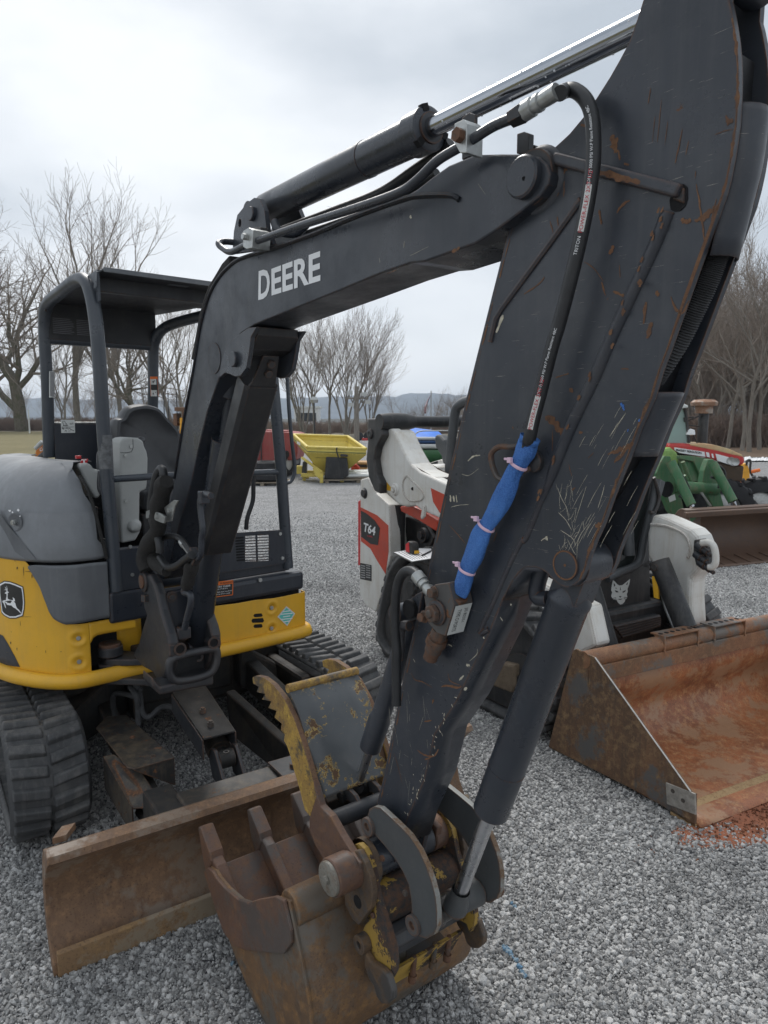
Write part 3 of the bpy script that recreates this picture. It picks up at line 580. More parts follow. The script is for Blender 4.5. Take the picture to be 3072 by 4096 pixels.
for i, (tr, wid) in enumerate(rr):
    a_, b_, off = scrape(tr, wid, '', AN, i + 50); m.grid([[p - bn * .0125 for p in a_], [p - bn * .0125 for p in b_]])
o = m.obj('ridge_rust', M['rustmark'], arm, recalc=False); o['kind'] = 'stuff'
m = MB(); a_, b_, off = scrape([('C', 610, 1060), ('C', 700, 1090), ('C', 800, 1120), ('C', 900, 1140)], .008, '', AN, 3); m.grid([[p - bn * .0152 for p in a_], [p - bn * .0152 for p in b_]])
o = m.obj('bar_rust', M['rustmark'], arm, recalc=False); o['kind'] = 'stuff'

# ---- auxiliary hose down the arm
wh = AN - .045
hose = [B('B', 1575, 76, wp), B('C', 372, 578, wp)] + [B(*q, wh) for q in [('C', 410, 560), ('C', 455, 558), ('C', 505, 590), ('C', 545, 645), ('C', 570, 730), ('C', 580, 860), ('C', 578, 1000), ('C', 562, 1130), ('C', 540, 1270), ('C', 500, 1470), ('C', 460, 1640), ('C', 415, 1820), ('C', 362, 2020), ('C', 322, 2150), ('F', 1400, 150), ('F', 1355, 320), ('F', 1325, 460)]] + [B('F', 1312, 505, AN - .036), B('F', 1290, 570, AN - .035)]
hp_ = smooth_path(hose[1:], 6)
m = MB(); m.tube(hp_, .0130, 16); hs = m.obj('auxiliary_hose', M['hose'], EX)
fc = lambda p: (CAMP - p + Vector((-.35, 0, 0)))
hp2 = hp_[14:]
def arc(v, x, y):
    t = B(v, x, y, wh); L = 0; best = (9, 0)
    for i in range(len(hp2) - 1):
        dd = (hp2[i] - t).length
        if dd < best[0]: best = (dd, L)
        L += (hp2[i + 1] - hp2[i]).length
    return best[1]
rev = hp2[::-1]; LT = sum((hp2[i + 1] - hp2[i]).length for i in range(len(hp2) - 1))
text_path('hose_print', '(DN13) 5000 PSI W.P Flame Resistant 4BC', rev, fc, .0068, M['white'], hs, start=LT - arc('C', 540, 1145), r=.0136)
text_path('hose_print', '(DN13) 5000 PSI W.P Flame Resistant 4BC', rev, fc, .0068, M['white'], hs, start=LT - arc('F', 1355, 150), r=.0136)
def band(s0, s1):
    L = 0; pts = []
    for i in range(len(rev) - 1):
        if s0 <= L <= s1: pts.append(rev[i])
        L += (rev[i + 1] - rev[i]).length
    m = MB(); rows = [[] for _ in range(7)]
    for i, p in enumerate(pts):
        t = (pts[min(i + 1, len(pts) - 1)] - pts[max(0, i - 1)]).normalized(); f = fc(p); f = (f - t * f.dot(t)).normalized(); sd = f.cross(t)
        for k in range(7):
            a_ = (k - 3) / 3 * .42; rows[k].append(p + f * (math.cos(a_) * .0134) + sd * (math.sin(a_) * .0134))
    if len(pts) > 1: m.grid(rows); m.obj('hose_label', M['sticker'], hs)
for (v, x, y, v2, x2, y2) in (('C', 478, 1470, 'C', 540, 1150), ('F', 1290, 410, 'F', 1355, 150)):
    s0 = LT - arc(v, x, y); s1 = LT - arc(v2, x2, y2); band(s0, s1); text_path('hose_print', 'POWER-FLEX 2XT 1/2"', rev, fc, .0076, M['redink'], hs, start=s0 + .006, r=.0140)
text_path('hose_print', 'TRITON', rev, fc, .0062, M['white'], hs, start=LT - arc('C', 455, 1580), r=.0136)
# blue sleeve with zip ties
sp = smooth_path([B(*q, AN - .035) for q in [('F', 1318, 492), ('F', 1290, 570), ('F', 1240, 660), ('F', 1195, 740), ('F', 1150, 850), ('F', 1080, 990), ('F', 1015, 1095), ('F', 965, 1190), ('F', 915, 1330), ('F', 862, 1440), ('F', 835, 1530), ('F', 800, 1610)]], 5)
m = MB(); m.tube(sp, [.0220, .0230, .0190, .0205, .0265, .0245, .0190, .0260, .0250, .0195, .0215, .0205], 28, squash=(bn, .62))
for i in range(len(sp)):   # flattened, pinched and folded cloth
    for j in range(28):
        a = 2 * math.pi * j / 28; f = 1 + .10 * math.sin(2 * a + i * .10) + .07 * math.sin(3 * a - i * .17 + 1) + .05 * math.sin(7 * a + i * .5) * math.sin(i * .35); v = Vector(m.v[i * 28 + j]); m.v[i * 28 + j] = tuple(sp[i] + (v - sp[i]) * f)
sv = m.obj('blue_sleeve', M['sleeve'], hs)
sv.modifiers.new('sub', 'SUBSURF').render_levels = 1
tx = bpy.data.textures.new('sleeve_folds', 'CLOUDS'); tx.noise_scale = .035; dm = sv.modifiers.new('folds', 'DISPLACE'); dm.texture = tx; dm.strength = .003; dm.mid_level = .5
m = MB(); p = sp[0]; t = (sp[0] - sp[3]).normalized(); m.tube([p - t * .004, p + t * .010], [.0220, .0235], 22, squash=(bn, .66), cap=False); m.obj('sleeve_mouth', M['sleeve'], hs, solid=.0012)
def ziptie(v, x, y, hx, hy):
    q = B(v, x, y, AN - .035); i = min(range(len(sp)), key=lambda k: (sp[k] - q).length); t = (sp[min(i + 1, len(sp) - 1)] - sp[i - 1]).normalized(); t = (t + bg_ * .12).normalized()
    u = (bn - t * bn.dot(t)).normalized(); s_ = t.cross(u); ring = [sp[i] + u * (math.cos(a) * .0150) + s_ * (math.sin(a) * .0208) for a in [k * 2 * math.pi / 28 for k in range(28)]]
    m = MB(); m.tube(ring, .0024, 8, closed=True, squash=(t, 1.5)); o = m.obj('zip_tie', M['pink'], hs)
    h = B(v, hx, hy, AN - .055); m = MB(); m.box(h, bn * .004, bg_ * .005, UZ * .0055); m.box(h - bg_ * .008 + UZ * .002, bn * .001, bg_ * .008, UZ * .0025); m.obj('tie_head', M['pink'], o, bevel=.001)
ziptie('F', 1235, 665, 1178, 628); ziptie('F', 1000, 1095, 930, 1060); ziptie('F', 858, 1445, 792, 1395)
# shut-off valve block
vb = [('F', 545, 1630), ('F', 625, 1545), ('F', 728, 1532), ('F', 768, 1700), ('F', 702, 1925), ('F', 640, 1905), ('F', 575, 1830)]
vo = pl(vb, AN - .06, AN - .06, AN - .002).obj('valve_block', paint('rusty_valve_paint', (.06, .06, .06), (.085, .08, .075), .5, rust=.25, edgew=1.0, dusta=.5), EX, bevel=.002)
m = MB(); p = B('F', 650, 1750, AN - .06); m.lathe(p, -bn, [(0, .030), (.006, .030), (.008, .026), (.012, .022), (.012, 0)], 24); m.obj('valve_collar', M['frame'], vo)
m = MB(); m.hexnut(p - bn * .012, -bn, .021, .014); m.lathe(p - bn * .026, -bn, [(0, .010), (.006, .009), (.007, 0)], 14); m.obj('valve_nut', M['rustbolt'], vo, bevel=.0015)
for q in [(622, 1602), (550, 1782)]:
    m = MB(); p = B('F', *q, AN - .06); m.ring(p, p - bn * .003, .015, .004, 18); m.hexnut(p - bn * .003, -bn, .012, .012); m.obj('bolt', M['rustbolt'], vo, bevel=.001)
m = MB(); a_ = B('F', 805, 1640, AN - .035); b_ = B('F', 745, 1600, AN - .035); a_ = B('F', 780, 1680, AN - .035); d = (B('F', 815, 1590, AN - .035) - a_).normalized(); a_ = sp[-1]; d = (sp[-2] - sp[-4]).normalized(); m.hexnut(a_ + d * .004, d, .026, .018); m.obj('hose_nut', M['rustbolt'], vo, bevel=.002)
m = MB(); a_ = B('F', 660, 1900, AN - .03); b_ = B('F', 590, 2090, AN - .03); L0 = (b_ - a_).length; m.lathe(a_, b_ - a_, [(-.01, .02), (L0 * .2, .021), (L0 * .2, .025), (L0 * .42, .026), (L0 * .45, .021), (L0 * .7, .021), (L0 * .72, .018), (L0, .018), (L0, .012), (L0 * .9, .012), (L0 * .9, 0)], 16); m.obj('capped_port', M['rustbolt'], vo)
s0, s1 = B('F', 768, 1706, AN - .06), B('F', 704, 1920, AN - .06)
m = MB(); lb = [s0 + bn * .004, s0 + bn * .055, s1 + bn * .055, s1 + bn * .004]; nrm = (s1 - s0).cross(bn).normalized(); nrm = nrm if nrm.dot(bg_) > 0 else -nrm
m.prism([q + nrm * .0008 for q in lb], nrm * .0006); m.obj('port_label', M['sticker'], vo)
ux = (s1 - s0).normalized()
def lab(txt, o0, h, x0, x1): text_quad('label_print', txt, s0 + bn * (o0) + ux * x0 + nrm * .0018, s0 + bn * (o0) + ux * x1 + nrm * .0018, s0 + bn * (o0 + h) + ux * x0 + nrm * .0018, M['ink'], vo, bold=.004)
LL = (s1 - s0).length; lab('JIS B2351', .034, .012, LL * .12, LL * .62); lab('TYPE O PORTS', .014, .012, LL * .14, LL * .90)
# left hose from the valve
lh = [B(*q, AN - .05) for q in [('F', 560, 1555), ('F', 500, 1480)]] + [B(*q, AN - .045) for q in [('F', 455, 1448), ('F', 400, 1455), ('F', 360, 1520), ('F', 340, 1620), ('F', 332, 1760), ('F', 335, 1900), ('F', 345, 2050), ('Q', 372, 620), ('Q', 373, 750), ('Q', 373, 900)]]
m = MB(); m.tube(smooth_path(lh[1:], 6), .0125, 14); lo = m.obj('thumb_hose', M['hose'], EX)
m = MB(); a_, b_ = B('F', 600, 1610, AN - .05), B('F', 490, 1475, AN - .05); L0 = (b_ - a_).length; m.lathe(a_, b_ - a_, [(0, .013), (L0 * .25, .015), (L0 * .27, .012), (L0 * .4, .011), (L0 * .42, .015), (L0 * .6, .014), (L0 * .62, .017), (L0, .0165), (L0, 0)], 14); m.obj('hose_fitting', M['plated'], lo)

# ---- bucket cylinder
a = B('G', 470, 1440, WC); gl = B('H', 75, 1745, WC); c = B('K', 1175, 885, WC); dr = (c - B('G', 370, 1600, WC)).normalized()
a = c - dr * 1.20; a = B('G', 400, 1450, WC)
dr = (c - a).normalized(); tb = (gl - a).length
m = MB(); m.lathe(a, dr, [(.06, 0), (.06, .030), (.085, .0455), (.095, .0455), (.10, .0435), (tb * .80, .0435), (tb * .80, .0445), (tb * .803, .0445), (tb * .803, .0435), (tb - .002, .0435), (tb, .041), (tb, .02)], 40)
m.cyl(a - bn * .038, a + bn * .038, .043, 30); m.box(a + dr * .05, dr * .03, bn * .03, dr.cross(bn) * .035)
bc = m.obj('bucket_cylinder', M['boom'], EX)
m = MB(); m.tube([a + dr * (tb - .02), c], .0185, 28); m.obj('rod', M['rodbright'], bc)
m = MB(); pts = [a + dr * .10 - bg_ * .05, a + dr * .10 - bg_ * .085, a + dr * .05 - bg_ * .095, a + dr * .0 - bg_ * .09]; m.tube(smooth_path(pts, 5), .018, 12); m.obj('cylinder_port', M['boom'], bc)
m = MB(); m.lathe(a - bg_ * .09 + dr * .03, -dr, [(0, .02), (.02, .02), (.022, .016), (.03, .016), (.032, .021), (.055, .021), (.055, 0)], 6); m.obj('port_nut', M['frame'], bc)
m = MB()  # coiled spring guard round the hose inside the arm
sp_ = smooth_path([B(*q, WC) for q in [('C', 1340, 1560), ('C', 1290, 1700), ('C', 1200, 1900), ('C', 1090, 2120), ('G', 870, 200)]], 30)
m.tube(sp_, [.019 + (.0035 if i % 2 else 0) for i in range(len(sp_))], 12); m.obj('spring_guarded_hose', M['rubber'], arm)
# ---- bucket linkage, coupler, bucket, thumb
lk = [(500, 290), (510, 252), (545, 232), (590, 240), (640, 285), (720, 360), (800, 440), (880, 560), (930, 670), (975, 800), (1000, 900), (1012, 1020), (1010, 1120), (985, 1180), (930, 1208), (870, 1190), (840, 1130), (825, 1040), (818, 920), (800, 810), (755, 710), (700, 620), (620, 520), (560, 450), (520, 400), (500, 340)]
lk = [('K',) + p for p in lk]
M['linkedge'] = rusty('rusty_link_edge', (.11, .065, .035), (.21, .12, .06), (.26, .25, .22), grey=(.22, .23, .22), greya=.5)
lko = side_mat(pl(lk, -.046, -.046, -.030).obj('curved_link', M['link'], EX, bevel=.002), M['linkedge'], bn)
lkf = side_mat(pl(lk, -.046, .178, .194).obj('curved_link', M['link'], EX, bevel=.002), M['linkedge'], bn)
pT, pL = BS(1.457, .707, -.046), BS(1.655, .531, -.046)
def hollow(m, p, r, h, ri, d=-1):
    m.ring(p, p + bn * d * h, r, ri, 24); m.cyl(p, p + bn * d * h * .3, ri + .001, 18)
for p in (pT, pL):
    m = MB(); hollow(m, p + bn * .001, .026, .012, .011); m.obj('link_pin', M['link'], lko, bevel=.0015)
m = MB(); p = BS(1.668, .531, .194); m.cyl(p, p + bn * .045, .034, 24); m.hexnut(p + bn * .045, bn, .010, .012); m.obj('link_pin', M['rustbolt'], lkf, bevel=.002)
m = MB(); m.cyl(pL + bn * .016, pL + bn * .07, .036, 28); m.cyl(pL + bn * .13, BS(1.66, .531, .178), .036, 28)
lb = m.obj('link_boss', M['link'], EX, bevel=.003)
m = MB(); m.cyl(pL + bn * .07, pL + bn * .13, .032, 28); m.obj('pin_collar', rusty('greased_black_steel', (.02, .019, .018), (.035, .033, .03), (.10, .095, .085), rough=.35), lb, bevel=.003)
c_ = B('K', 1175, 885, WC); m = MB(); dr_ = (c_ - B('H', 75, 1745, WC)).normalized()
m.lathe(c_ - dr_ * .02, dr_, [(0, .024), (.03, .026), (.045, .032), (.07, .032), (.075, 0)], 24); m.lathe(pL + bn * .10 + dr_ * .03, dr_, [(0, .018), (.02, .018), (.02, 0)], 16); m.obj('rod_end', M['link'], bc)
for w0, w1 in ((.016, .048), (.16, .225)): m = MB(); m.cyl(pT + bn * w0, pT + bn * w1, .036, 24); m.obj('arm_boss', M['arm'], arm, bevel=.003)
pB = BS(1.458, .606, 0)
m = MB(); m.cyl(pB - bn * .045, pB + bn * .155, .050, 32); m.obj('tip_tube', M['arm'], arm, bevel=.003)
# coupler: two flaking plates, cross tubes, bottom plate
cpl = [('K',) + p for p in [(388, 532), (405, 512), (432, 508), (470, 545), (505, 610), (530, 690), (548, 780), (560, 860), (580, 940), (612, 1040), (650, 1150), (680, 1280), (697, 1390), (690, 1460), (662, 1512), (640, 1440), (600, 1410), (550, 1395), (500, 1350), (470, 1280), (455, 1170), (475, 1110), (540, 1040), (545, 960), (525, 900), (480, 880), (440, 760), (400, 620)]]
cp = pl(cpl, -.085, -.085, -.067).obj('quick_coupler', M['yellowworn'], EX, bevel=.002)
pl(cpl, -.085, .205, .223).obj('side_plate', M['yellowworn'], cp, bevel=.002)
m = MB(); m.lathe(pB - bn * .068, bn, [(0, .066), (.018, .066), (.018, .052), (.022, .05), (.022, .0)], 32); m.obj('washer', M['coupler'], cp, bevel=.002)
m = MB(); a_ = BS(1.50, .50, -.067); m.cyl(a_, a_ + bn * .272, .058, 30); m.obj('cross_tube', M['yellowworn'], cp)
m = MB(); a_ = BS(1.555, .425, -.067); m.cyl(a_, a_ + bn * .272, .042, 8); m.cyl(a_ + bn * .0, a_ + bn * .012, .050, 28); m.obj('cross_tube', M['frame'], cp, bevel=.004)
m = MB(); a_ = BS(1.495, .400, -.085); m.ring(a_, a_ - bn * .028, .026, .010, 24); m.cyl(a_, a_ - bn * .014, .011, 16); m.obj('bolt', M['coupler'], cp, bevel=.002)
for i, (s_, w_) in enumerate([(1.565, .02), (1.56, .10), (1.565, .15)]):
    m = MB(); m.lathe(BS(s_, .27, w_), (.1, .05, 1), [(0, .012), (.02, .012), (.02, .008), (.075, .008), (.078, 0)], 10); m.obj('bolt', M['rustbolt' if i != 1 else 'coupler'], cp)
m = MB(); a0, a1 = BS(1.575, .345, -.066), BS(1.53, .255, -.066); t_ = Vector(bg_) * .01
m.prism([a0, a1, a1 - bg_ * .012, a0 - bg_ * .012], bn * .272); m.obj('bottom_plate', M['yellowworn'], cp, bevel=.002)
m = MB(); m.prism([BS(1.53, .255, -.066), BS(1.53, .262, -.066), BS(1.36, .30, -.066), BS(1.36, .29, -.066)], bn * .272); m.obj('floor_plate', M['coupler'], cp)
m = MB(); m.box(BS(1.52, .30, .0), bn * .03, UZ * .035, bg_ * .004); m.obj('tag_plate', M['plated'], cp)
for k, (s_, z_, w_) in enumerate([(1.52, .645, -.046), (1.62, .60, -.046), (1.53, .50, -.085), (1.585, .32, -.085), (1.40, .55, -.085)]):
    m = MB(); m.hexnut(BS(s_, z_, w_), -bn, .009, .007); m.obj('bolt', M['rustbolt'], cp, bevel=.001)
for q_ in (pT, pL): m = MB(); m.tube([q_ + bn * .03 + UZ * .026, q_ + bn * .03 + UZ * .04], [.005, .003], 8); m.obj('grease_nipple', M['plated'], lb)
# bucket
BW0, BW1 = -.25, .35
def prof_pts(sm=4):
    base = [(.765, .275), (.85, .215), (.93, .145), (1.02, .085), (1.12, .035), (1.22, .012), (1.31, .012), (1.385, .045), (1.440, .11), (1.462, .19), (1.448, .285), (1.415, .370), (1.385, .440), (1.352, .508)]
    return smooth_path([Vector((s, 0, z)) for s, z in base], sm)
pp = prof_pts()
topedge = [(1.352, .508), (1.30, .49), (1.20, .42), (1.12, .365), (1.05, .335), (.95, .318), (.88, .316), (.85, .325), (.81, .318), (.78, .29)]
side_poly = [(p.x, p.z) for p in pp] + topedge[1:]
m = MB(); m.prism([BS(s, z, BW0) for s, z in side_poly], bn * .014); bk_ = m.obj('bucket', M['bucket'], EX, bevel=.003)
m = MB(); m.prism([BS(s, z, BW1 - .014) for s, z in side_poly], bn * .014); m.obj('side_plate', M['bucket'], bk_, bevel=.003)
rows = []
for k in range(9):
    w_ = BW0 + .002 + (BW1 - BW0 - .004) * k / 8; rows.append([BS(p.x, p.z, w_) for p in pp])
m = MB(); m.grid(rows); m.obj('shell', M['bucket'], bk_, solid=.014)
# side cutters bolted along the front half of each side
sc_ = [(.775, .285), (.81, .318), (.85, .328), (.88, .32), (.95, .322), (1.05, .342), (1.12, .372), (1.20, .43), (1.30, .497), (1.348, .512), (1.385, .445), (1.385, .405), (1.34, .345), (1.2, .26), (1.1, .20), (1.01, .155), (.93, .152), (.86, .21)]
for w_ in (BW0 - .012, BW1): m = MB(); m.prism([BS(s, z, w_) for s, z in sc_], bn * .012); m.obj('side_cutter', M['tooth'], bk_, bevel=.003)
m = MB(); m.cyl(BS(1.345, .475, BW0 + .01), BS(1.345, .475, BW1 - .01), .052, 28); m.obj('top_tube', M['bucket'], bk_, bevel=.004)
m = MB(); m.prism([BS(.765, .275, BW0), BS(.79, .295, BW0), BS(.95, .18, BW0), BS(.93, .150, BW0)], bn * (BW1 - BW0)); m.obj('cutting_lip', M['tooth'], bk_, bevel=.003)
def tooth(w_, k):
    h = .025
    m = MB(); ad = [(.785, .352), (.84, .332), (.90, .285), (.96, .245), (1.01, .21), (1.0, .19), (.93, .205), (.86, .25), (.80, .25), (.765, .262), (.765, .32)]
    m.prism([BS(s, z, w_ - h * .8) for s, z in ad], bn * h * 1.6); a = m.obj('tooth_adapter', M['tooth'], bk_, bevel=.008, seg=3)
    tp = [(.700, .408), (.722, .418), (.80, .362), (.812, .335), (.79, .285), (.765, .27), (.735, .30)]
    m = MB(); m.prism([BS(s, z, w_ - h) for s, z in tp], bn * h * 2); t = m.obj('tooth', M['tooth'], bk_, bevel=.006, seg=3)
    m = MB(); m.hexnut(BS(.775, .36, w_), UZ + bg_ * .5, .009, .010); m.obj('bolt', M['rustbolt'], t if False else bk_)
for k, w_ in enumerate((-.222, -.035, .145, .325)): tooth(w_, k)
# bucket ears (outside the coupler) and rear claws
earb = [('K',) + p for p in [(340, 690), (380, 600), (400, 560), (430, 560), (480, 650), (520, 760), (535, 880), (525, 980), (500, 1010), (430, 1110), (380, 1060), (330, 960), (320, 830)]]
for w0 in (-.105, .225):
    pl(earb, -.105, w0, w0 + .018).obj('bucket_ear', M['coupler'], bk_, bevel=.003)
    cl = [('K',) + p for p in [(470, 1290), (520, 1380), (600, 1430), (640, 1470), (655, 1520), (680, 1600), (678, 1660), (640, 1695), (600, 1690), (560, 1640), (540, 1560), (500, 1500), (470, 1400)]]
    pl(cl, -.105, w0, w0 + .02).obj('claw', M['coupler'], bk_, bevel=.006)
m = MB(); a_ = B('K', 425, 935, -.105); m.cyl(a_, a_ - bn * .0012, .018, 18); m.obj('ear_hole', M['black'], bk_)
# weld rib lines on the shell back
m = MB(); m.tube([BS(p.x + .004, p.z, BW0 + .004) for p in pp[28:]], .006, 6); m.obj('weld_bead', M['bucket'], bk_)
# thumb
tn = [('E',) + p for p in [(366, 130), (385, 122), (420, 130), (465, 165), (520, 235), (565, 330), (600, 430), (630, 530), (655, 620), (690, 740), (740, 790), (790, 880), (840, 960), (880, 1010), (875, 1100), (830, 1140), (780, 1100), (720, 1010), (670, 930), (640, 860), (615, 760), (590, 660), (560, 560), (545, 500), (530, 455), (515, 430), (520, 400), (500, 380), (505, 350), (470, 320), (480, 290), (440, 275), (455, 245), (410, 235), (425, 210), (385, 200), (395, 175), (370, 160)]]
M['rustedge'] = rusty('brown_plate_edge', (.10, .055, .035), (.17, .09, .05), (.25, .16, .07), greya=0)
iA = [i for i, q in enumerate(tn) if q[1:] == (655, 620)][0]; iB = [i for i, q in enumerate(tn) if q[1:] == (640, 860)][0]
up_ = tn[:iA + 1] + [('E', 672, 690), ('E', 640, 790)] + tn[iB + 1:]; lw_ = tn[iA:iB + 1] + [('E', 638, 800), ('E', 671, 695)]
th = side_mat(pl(up_, -.112, -.112, -.094).obj('thumb', M['thumbedge'], EX, bevel=.002), M['rustedge'], bn)
side_mat(pl(up_, -.112, .160, .178).obj('side_plate', M['thumbedge'], th, bevel=.002), M['rustedge'], bn)
for w0 in (-.114, .158): pl(lw_, -.112, w0, w0 + .022).obj('thumb_arm', M['tooth'], th, bevel=.003)
pgr = [('E',) + p for p in [(512, 195), (560, 300), (595, 420), (625, 530), (650, 640), (672, 720)]]
pts = smooth_path([B(*q, -.112) for q in pgr], 4); m = MB(); m.grid([[p + bn * (.018 + .254 * k / 4) - bg_ * .004 for p in pts] for k in range(5)]); m.obj('back_plate', M['thumb'], th, solid=.012)
m = MB(); p = B(*pgr[0], -.112); m.cyl(p + bn * .016 + UZ * .004, p + bn * .276 + UZ * .004, .014, 14); m.obj('top_bar', M['thumbedge'], th)
m = MB(); m.cyl(BS(1.458, .606, -.178), BS(1.458, .606, -.094), .052, 34); o = m.obj('pivot_boss', M['tooth'], th, bevel=.004)
m = MB(); p = BS(1.458, .606, -.178); m.lathe(p, -bn, [(0, .046), (.008, .046), (.010, .043), (.010, 0)], 34); m.hexnut(p - bn * .010, -bn, .013, .009); m.obj('pin', rusty('weathered_pin_cap', (.16, .15, .13), (.22, .21, .18), (.16, .10, .06), rough=.5), th, bevel=.001)
m = MB(); m.cyl(BS(1.458, .606, .16), BS(1.458, .606, .26), .05, 30); m.obj('pivot_boss', M['tooth'], th, bevel=.004)
a_ = B('E', 740, 810, -.094); m = MB(); m.cyl(a_, a_ + bn * .25, .026, 22); m.obj('cross_bar', M['frame'], th)
m = MB(); p0 = [('E',) + p for p in [(760, 700), (790, 660), (820, 660), (850, 690), (875, 740), (880, 770), (870, 785), (845, 760), (830, 720)]]
for w0 in (.0, .085):
    pl(p0, .0, w0, w0 + .014).obj('cylinder_lug', M['frame'], th, bevel=.002)
pl([('E', 690, 690), ('E', 760, 650), ('E', 790, 700), ('E', 790, 770), ('E', 720, 780)], .0, -.05, .12).obj('lug_base', M['under'], th, bevel=.004)
m = MB(); a_ = B('E', 797, 695, .0); m.cyl(a_ - bn * .012, a_ + bn * .12, .018, 20); m.obj('pin', M['black'], th)
# thumb cylinder (behind the arm)
wt = .052; a = B('Q', 470, 290, AN - .02); b = B('E', 925, 465, wt); c = B('E', 865, 650, wt)
a = B('Q', 490, 300, wt); dr = (b - a).normalized(); tb = (b - a).length
m = MB(); m.lathe(a, dr, [(0, 0), (0, .022), (.05, .026), (.08, .028), (tb - .14, .028), (tb - .12, .033), (tb - .005, .033), (tb, .028), (tb, 0)], 28); m.cyl(a - bn * .07, a + bn * .03, .026, 22)
tcy = m.obj('thumb_cylinder', M['arm'], EX)
m = MB(); m.tube([b - dr * .02, c], .0135, 20); m.obj('rod', M['rodbright'], tcy)
m = MB(); m.lathe(c - dr * .02, dr, [(0, .016), (.015, .02), (.05, .022), (.055, 0)], 16); m.cyl(c + dr * .03 - bn * .03, c + dr * .03 + bn * .03, .024, 20); m.obj('rod_end', M['frame'], tcy)
pl([('F', 540, 1590), ('F', 480, 1620), ('F', 420, 1670), ('F', 412, 1740), ('F', 440, 1790), ('F', 500, 1780)], AN - .02, AN - .02, AN - .004).obj('cylinder_bracket', M['arm'], arm, bevel=.003)
m = MB(); p = B('F', 458, 1722, AN - .02); m.lathe(p, -bn, [(0, .024), (.012, .024), (.014, .021), (.014, 0)], 22); m.obj('pin', M['black'], arm)
m = MB(); m.tube(smooth_path([B(*q, AN - .03) for q in [('F', 440, 1850), ('F', 390, 1850), ('F', 375, 1900), ('F', 378, 2000), ('F', 372, 2100)]], 4), [.013, .013, .012, .011, .010, .008], 10); m.obj('hose_fitting', M['frame'], tcy)

# ================================================================== boom cylinder and its guard
a = B('B', 157, 1258, WC); b = B('J', 600, 1640, WC); dr = (b - a).normalized(); TL = (b - a).length
m = MB(); m.lathe(a, dr, [(0, 0), (0, .046), (.14, .046), (.15, .024), (.32, .024), (.32, .052), (TL - .06, .052), (TL - .05, .046), (TL - .01, .043), (TL, 0)], 36); m.cyl(a - bn * .085, a + bn * .085, .055, 26); m.cyl(b - bn * .05, b + bn * .05, .042, 26)
by = m.obj('boom_cylinder', M['boom'], EX)
gd = MB(); wl, wr = WC - .062, WC + .062
gt, gb = B('A', 1555, 1215, WC), B('J', 770, 850, WC); ax = (gb - gt).normalized(); fr = ax.cross(bn); fr = fr if fr.dot(bg_) > 0 else -fr
gt = gt - fr * .055; gb = gb - fr * .055
pr = [(-.062, -.02), (-.066, .050), (-.052, .066), (.052, .066), (.066, .050), (.062, -.02), (.058, -.02), (.060, .046), (.048, .060), (-.048, .060), (-.060, .046), (-.058, -.02)]
gd.prism([gt + ax * .02 + bn * x + fr * y for x, y in pr], ax * ((gb - gt).length - .02)); gd.obj('rod_guard', M['blackpaint'], by, bevel=.003)
pt = gt + fr * .052; m = MB(); m.prism([pt - bn * .030 - ax * .10 , pt + bn * .030 - ax * .10, pt + bn * .045 + ax * .0, pt + bn * .06 + ax * .035, pt - bn * .06 + ax * .035, pt - bn * .045 + ax * .0], fr * .010); m.obj('guard_tab', M['blackpaint'], by, bevel=.002)
for k in (-.072, -.035): m = MB(); m.hexnut(pt + fr * .010 + ax * k + bn * .005, fr, .015, .010); m.obj('bolt', M['frame'], by, bevel=.001)
# pipes, hoses and fittings left of the boom cylinder
wq = -.075
def jt(name, tr, r, mat='hose', w_=wq, par_=by, n=10, k=6): m = MB(); m.tube(smooth_path([B(q[0], q[1], q[2], q[3] if len(q) > 3 else w_) for q in tr], k), r, n); return m.obj(name, M[mat], par_)
jt('steel_pipe', [('J', 715, 380), ('J', 650, 365), ('J', 625, 430), ('J', 632, 540), ('J', 645, 660), ('J', 635, 740), ('J', 632, 840), ('J', 610, 895), ('J', 560, 880)], .0125, 'boom')
m = MB(); p = B('J', 652, 392, wq); m.box(p, bn * .018, bg_ * .018, UZ * .024); m.obj('pipe_block', M['boom'], by, bevel=.005)
jt('blue_hose', [('J', 560, 880), ('J', 500, 780), ('J', 440, 725), ('J', 370, 712), ('J', 310, 735), ('J', 285, 790), ('J', 290, 850)], .0125, 'hose')
m = MB(); a_, b_ = B('J', 470, 760, wq), B('J', 545, 860, wq); m.lathe(a_, b_ - a_, [(0, .015), (.03, .016), (.032, .012), ((b_ - a_).length, .013)], 12); m.obj('hose_fitting', M['plated'], by)
m = MB(); p = B('J', 575, 880, wq); m.box(p, bn * .016, (bg_ - UZ) * .022, (bg_ + UZ) * .014); m.obj('elbow_fitting', M['frame'], by, bevel=.004)
jt('cloth_sleeve', [('J', 560, 920), ('J', 545, 1000), ('J', 525, 1080), ('J', 510, 1140)], [.026, .030, .025, .028, .022], 'cloth')
jt('steel_pipe', [('J', 500, 1130), ('J', 490, 1180), ('J', 540, 1200), ('J', 545, 1270), ('J', 520, 1370), ('J', 495, 1480)], .0135, 'boom')
m = MB(); p = B('J', 480, 1515, wq + .02); m.lathe(p + (UZ * .03 + bg_ * .0), -(UZ) + bg_ * -.4, [(0, .02), (.03, .028), (.06, .03), (.062, 0)], 14); m.box(p, bn * .03, bg_ * .02, UZ * .025); m.obj('elbow_fitting', M['frame'], by, bevel=.006)
m = MB(); p = B('J', 600, 1690, WC - .01); m.lathe(p + fr * .02, (p - CAMP) * -1, [(0, .02), (.03, .02), (.03, .01), (.02, 0)], 16); m.obj('grease_fitting', M['frame'], by)
wq = -.12
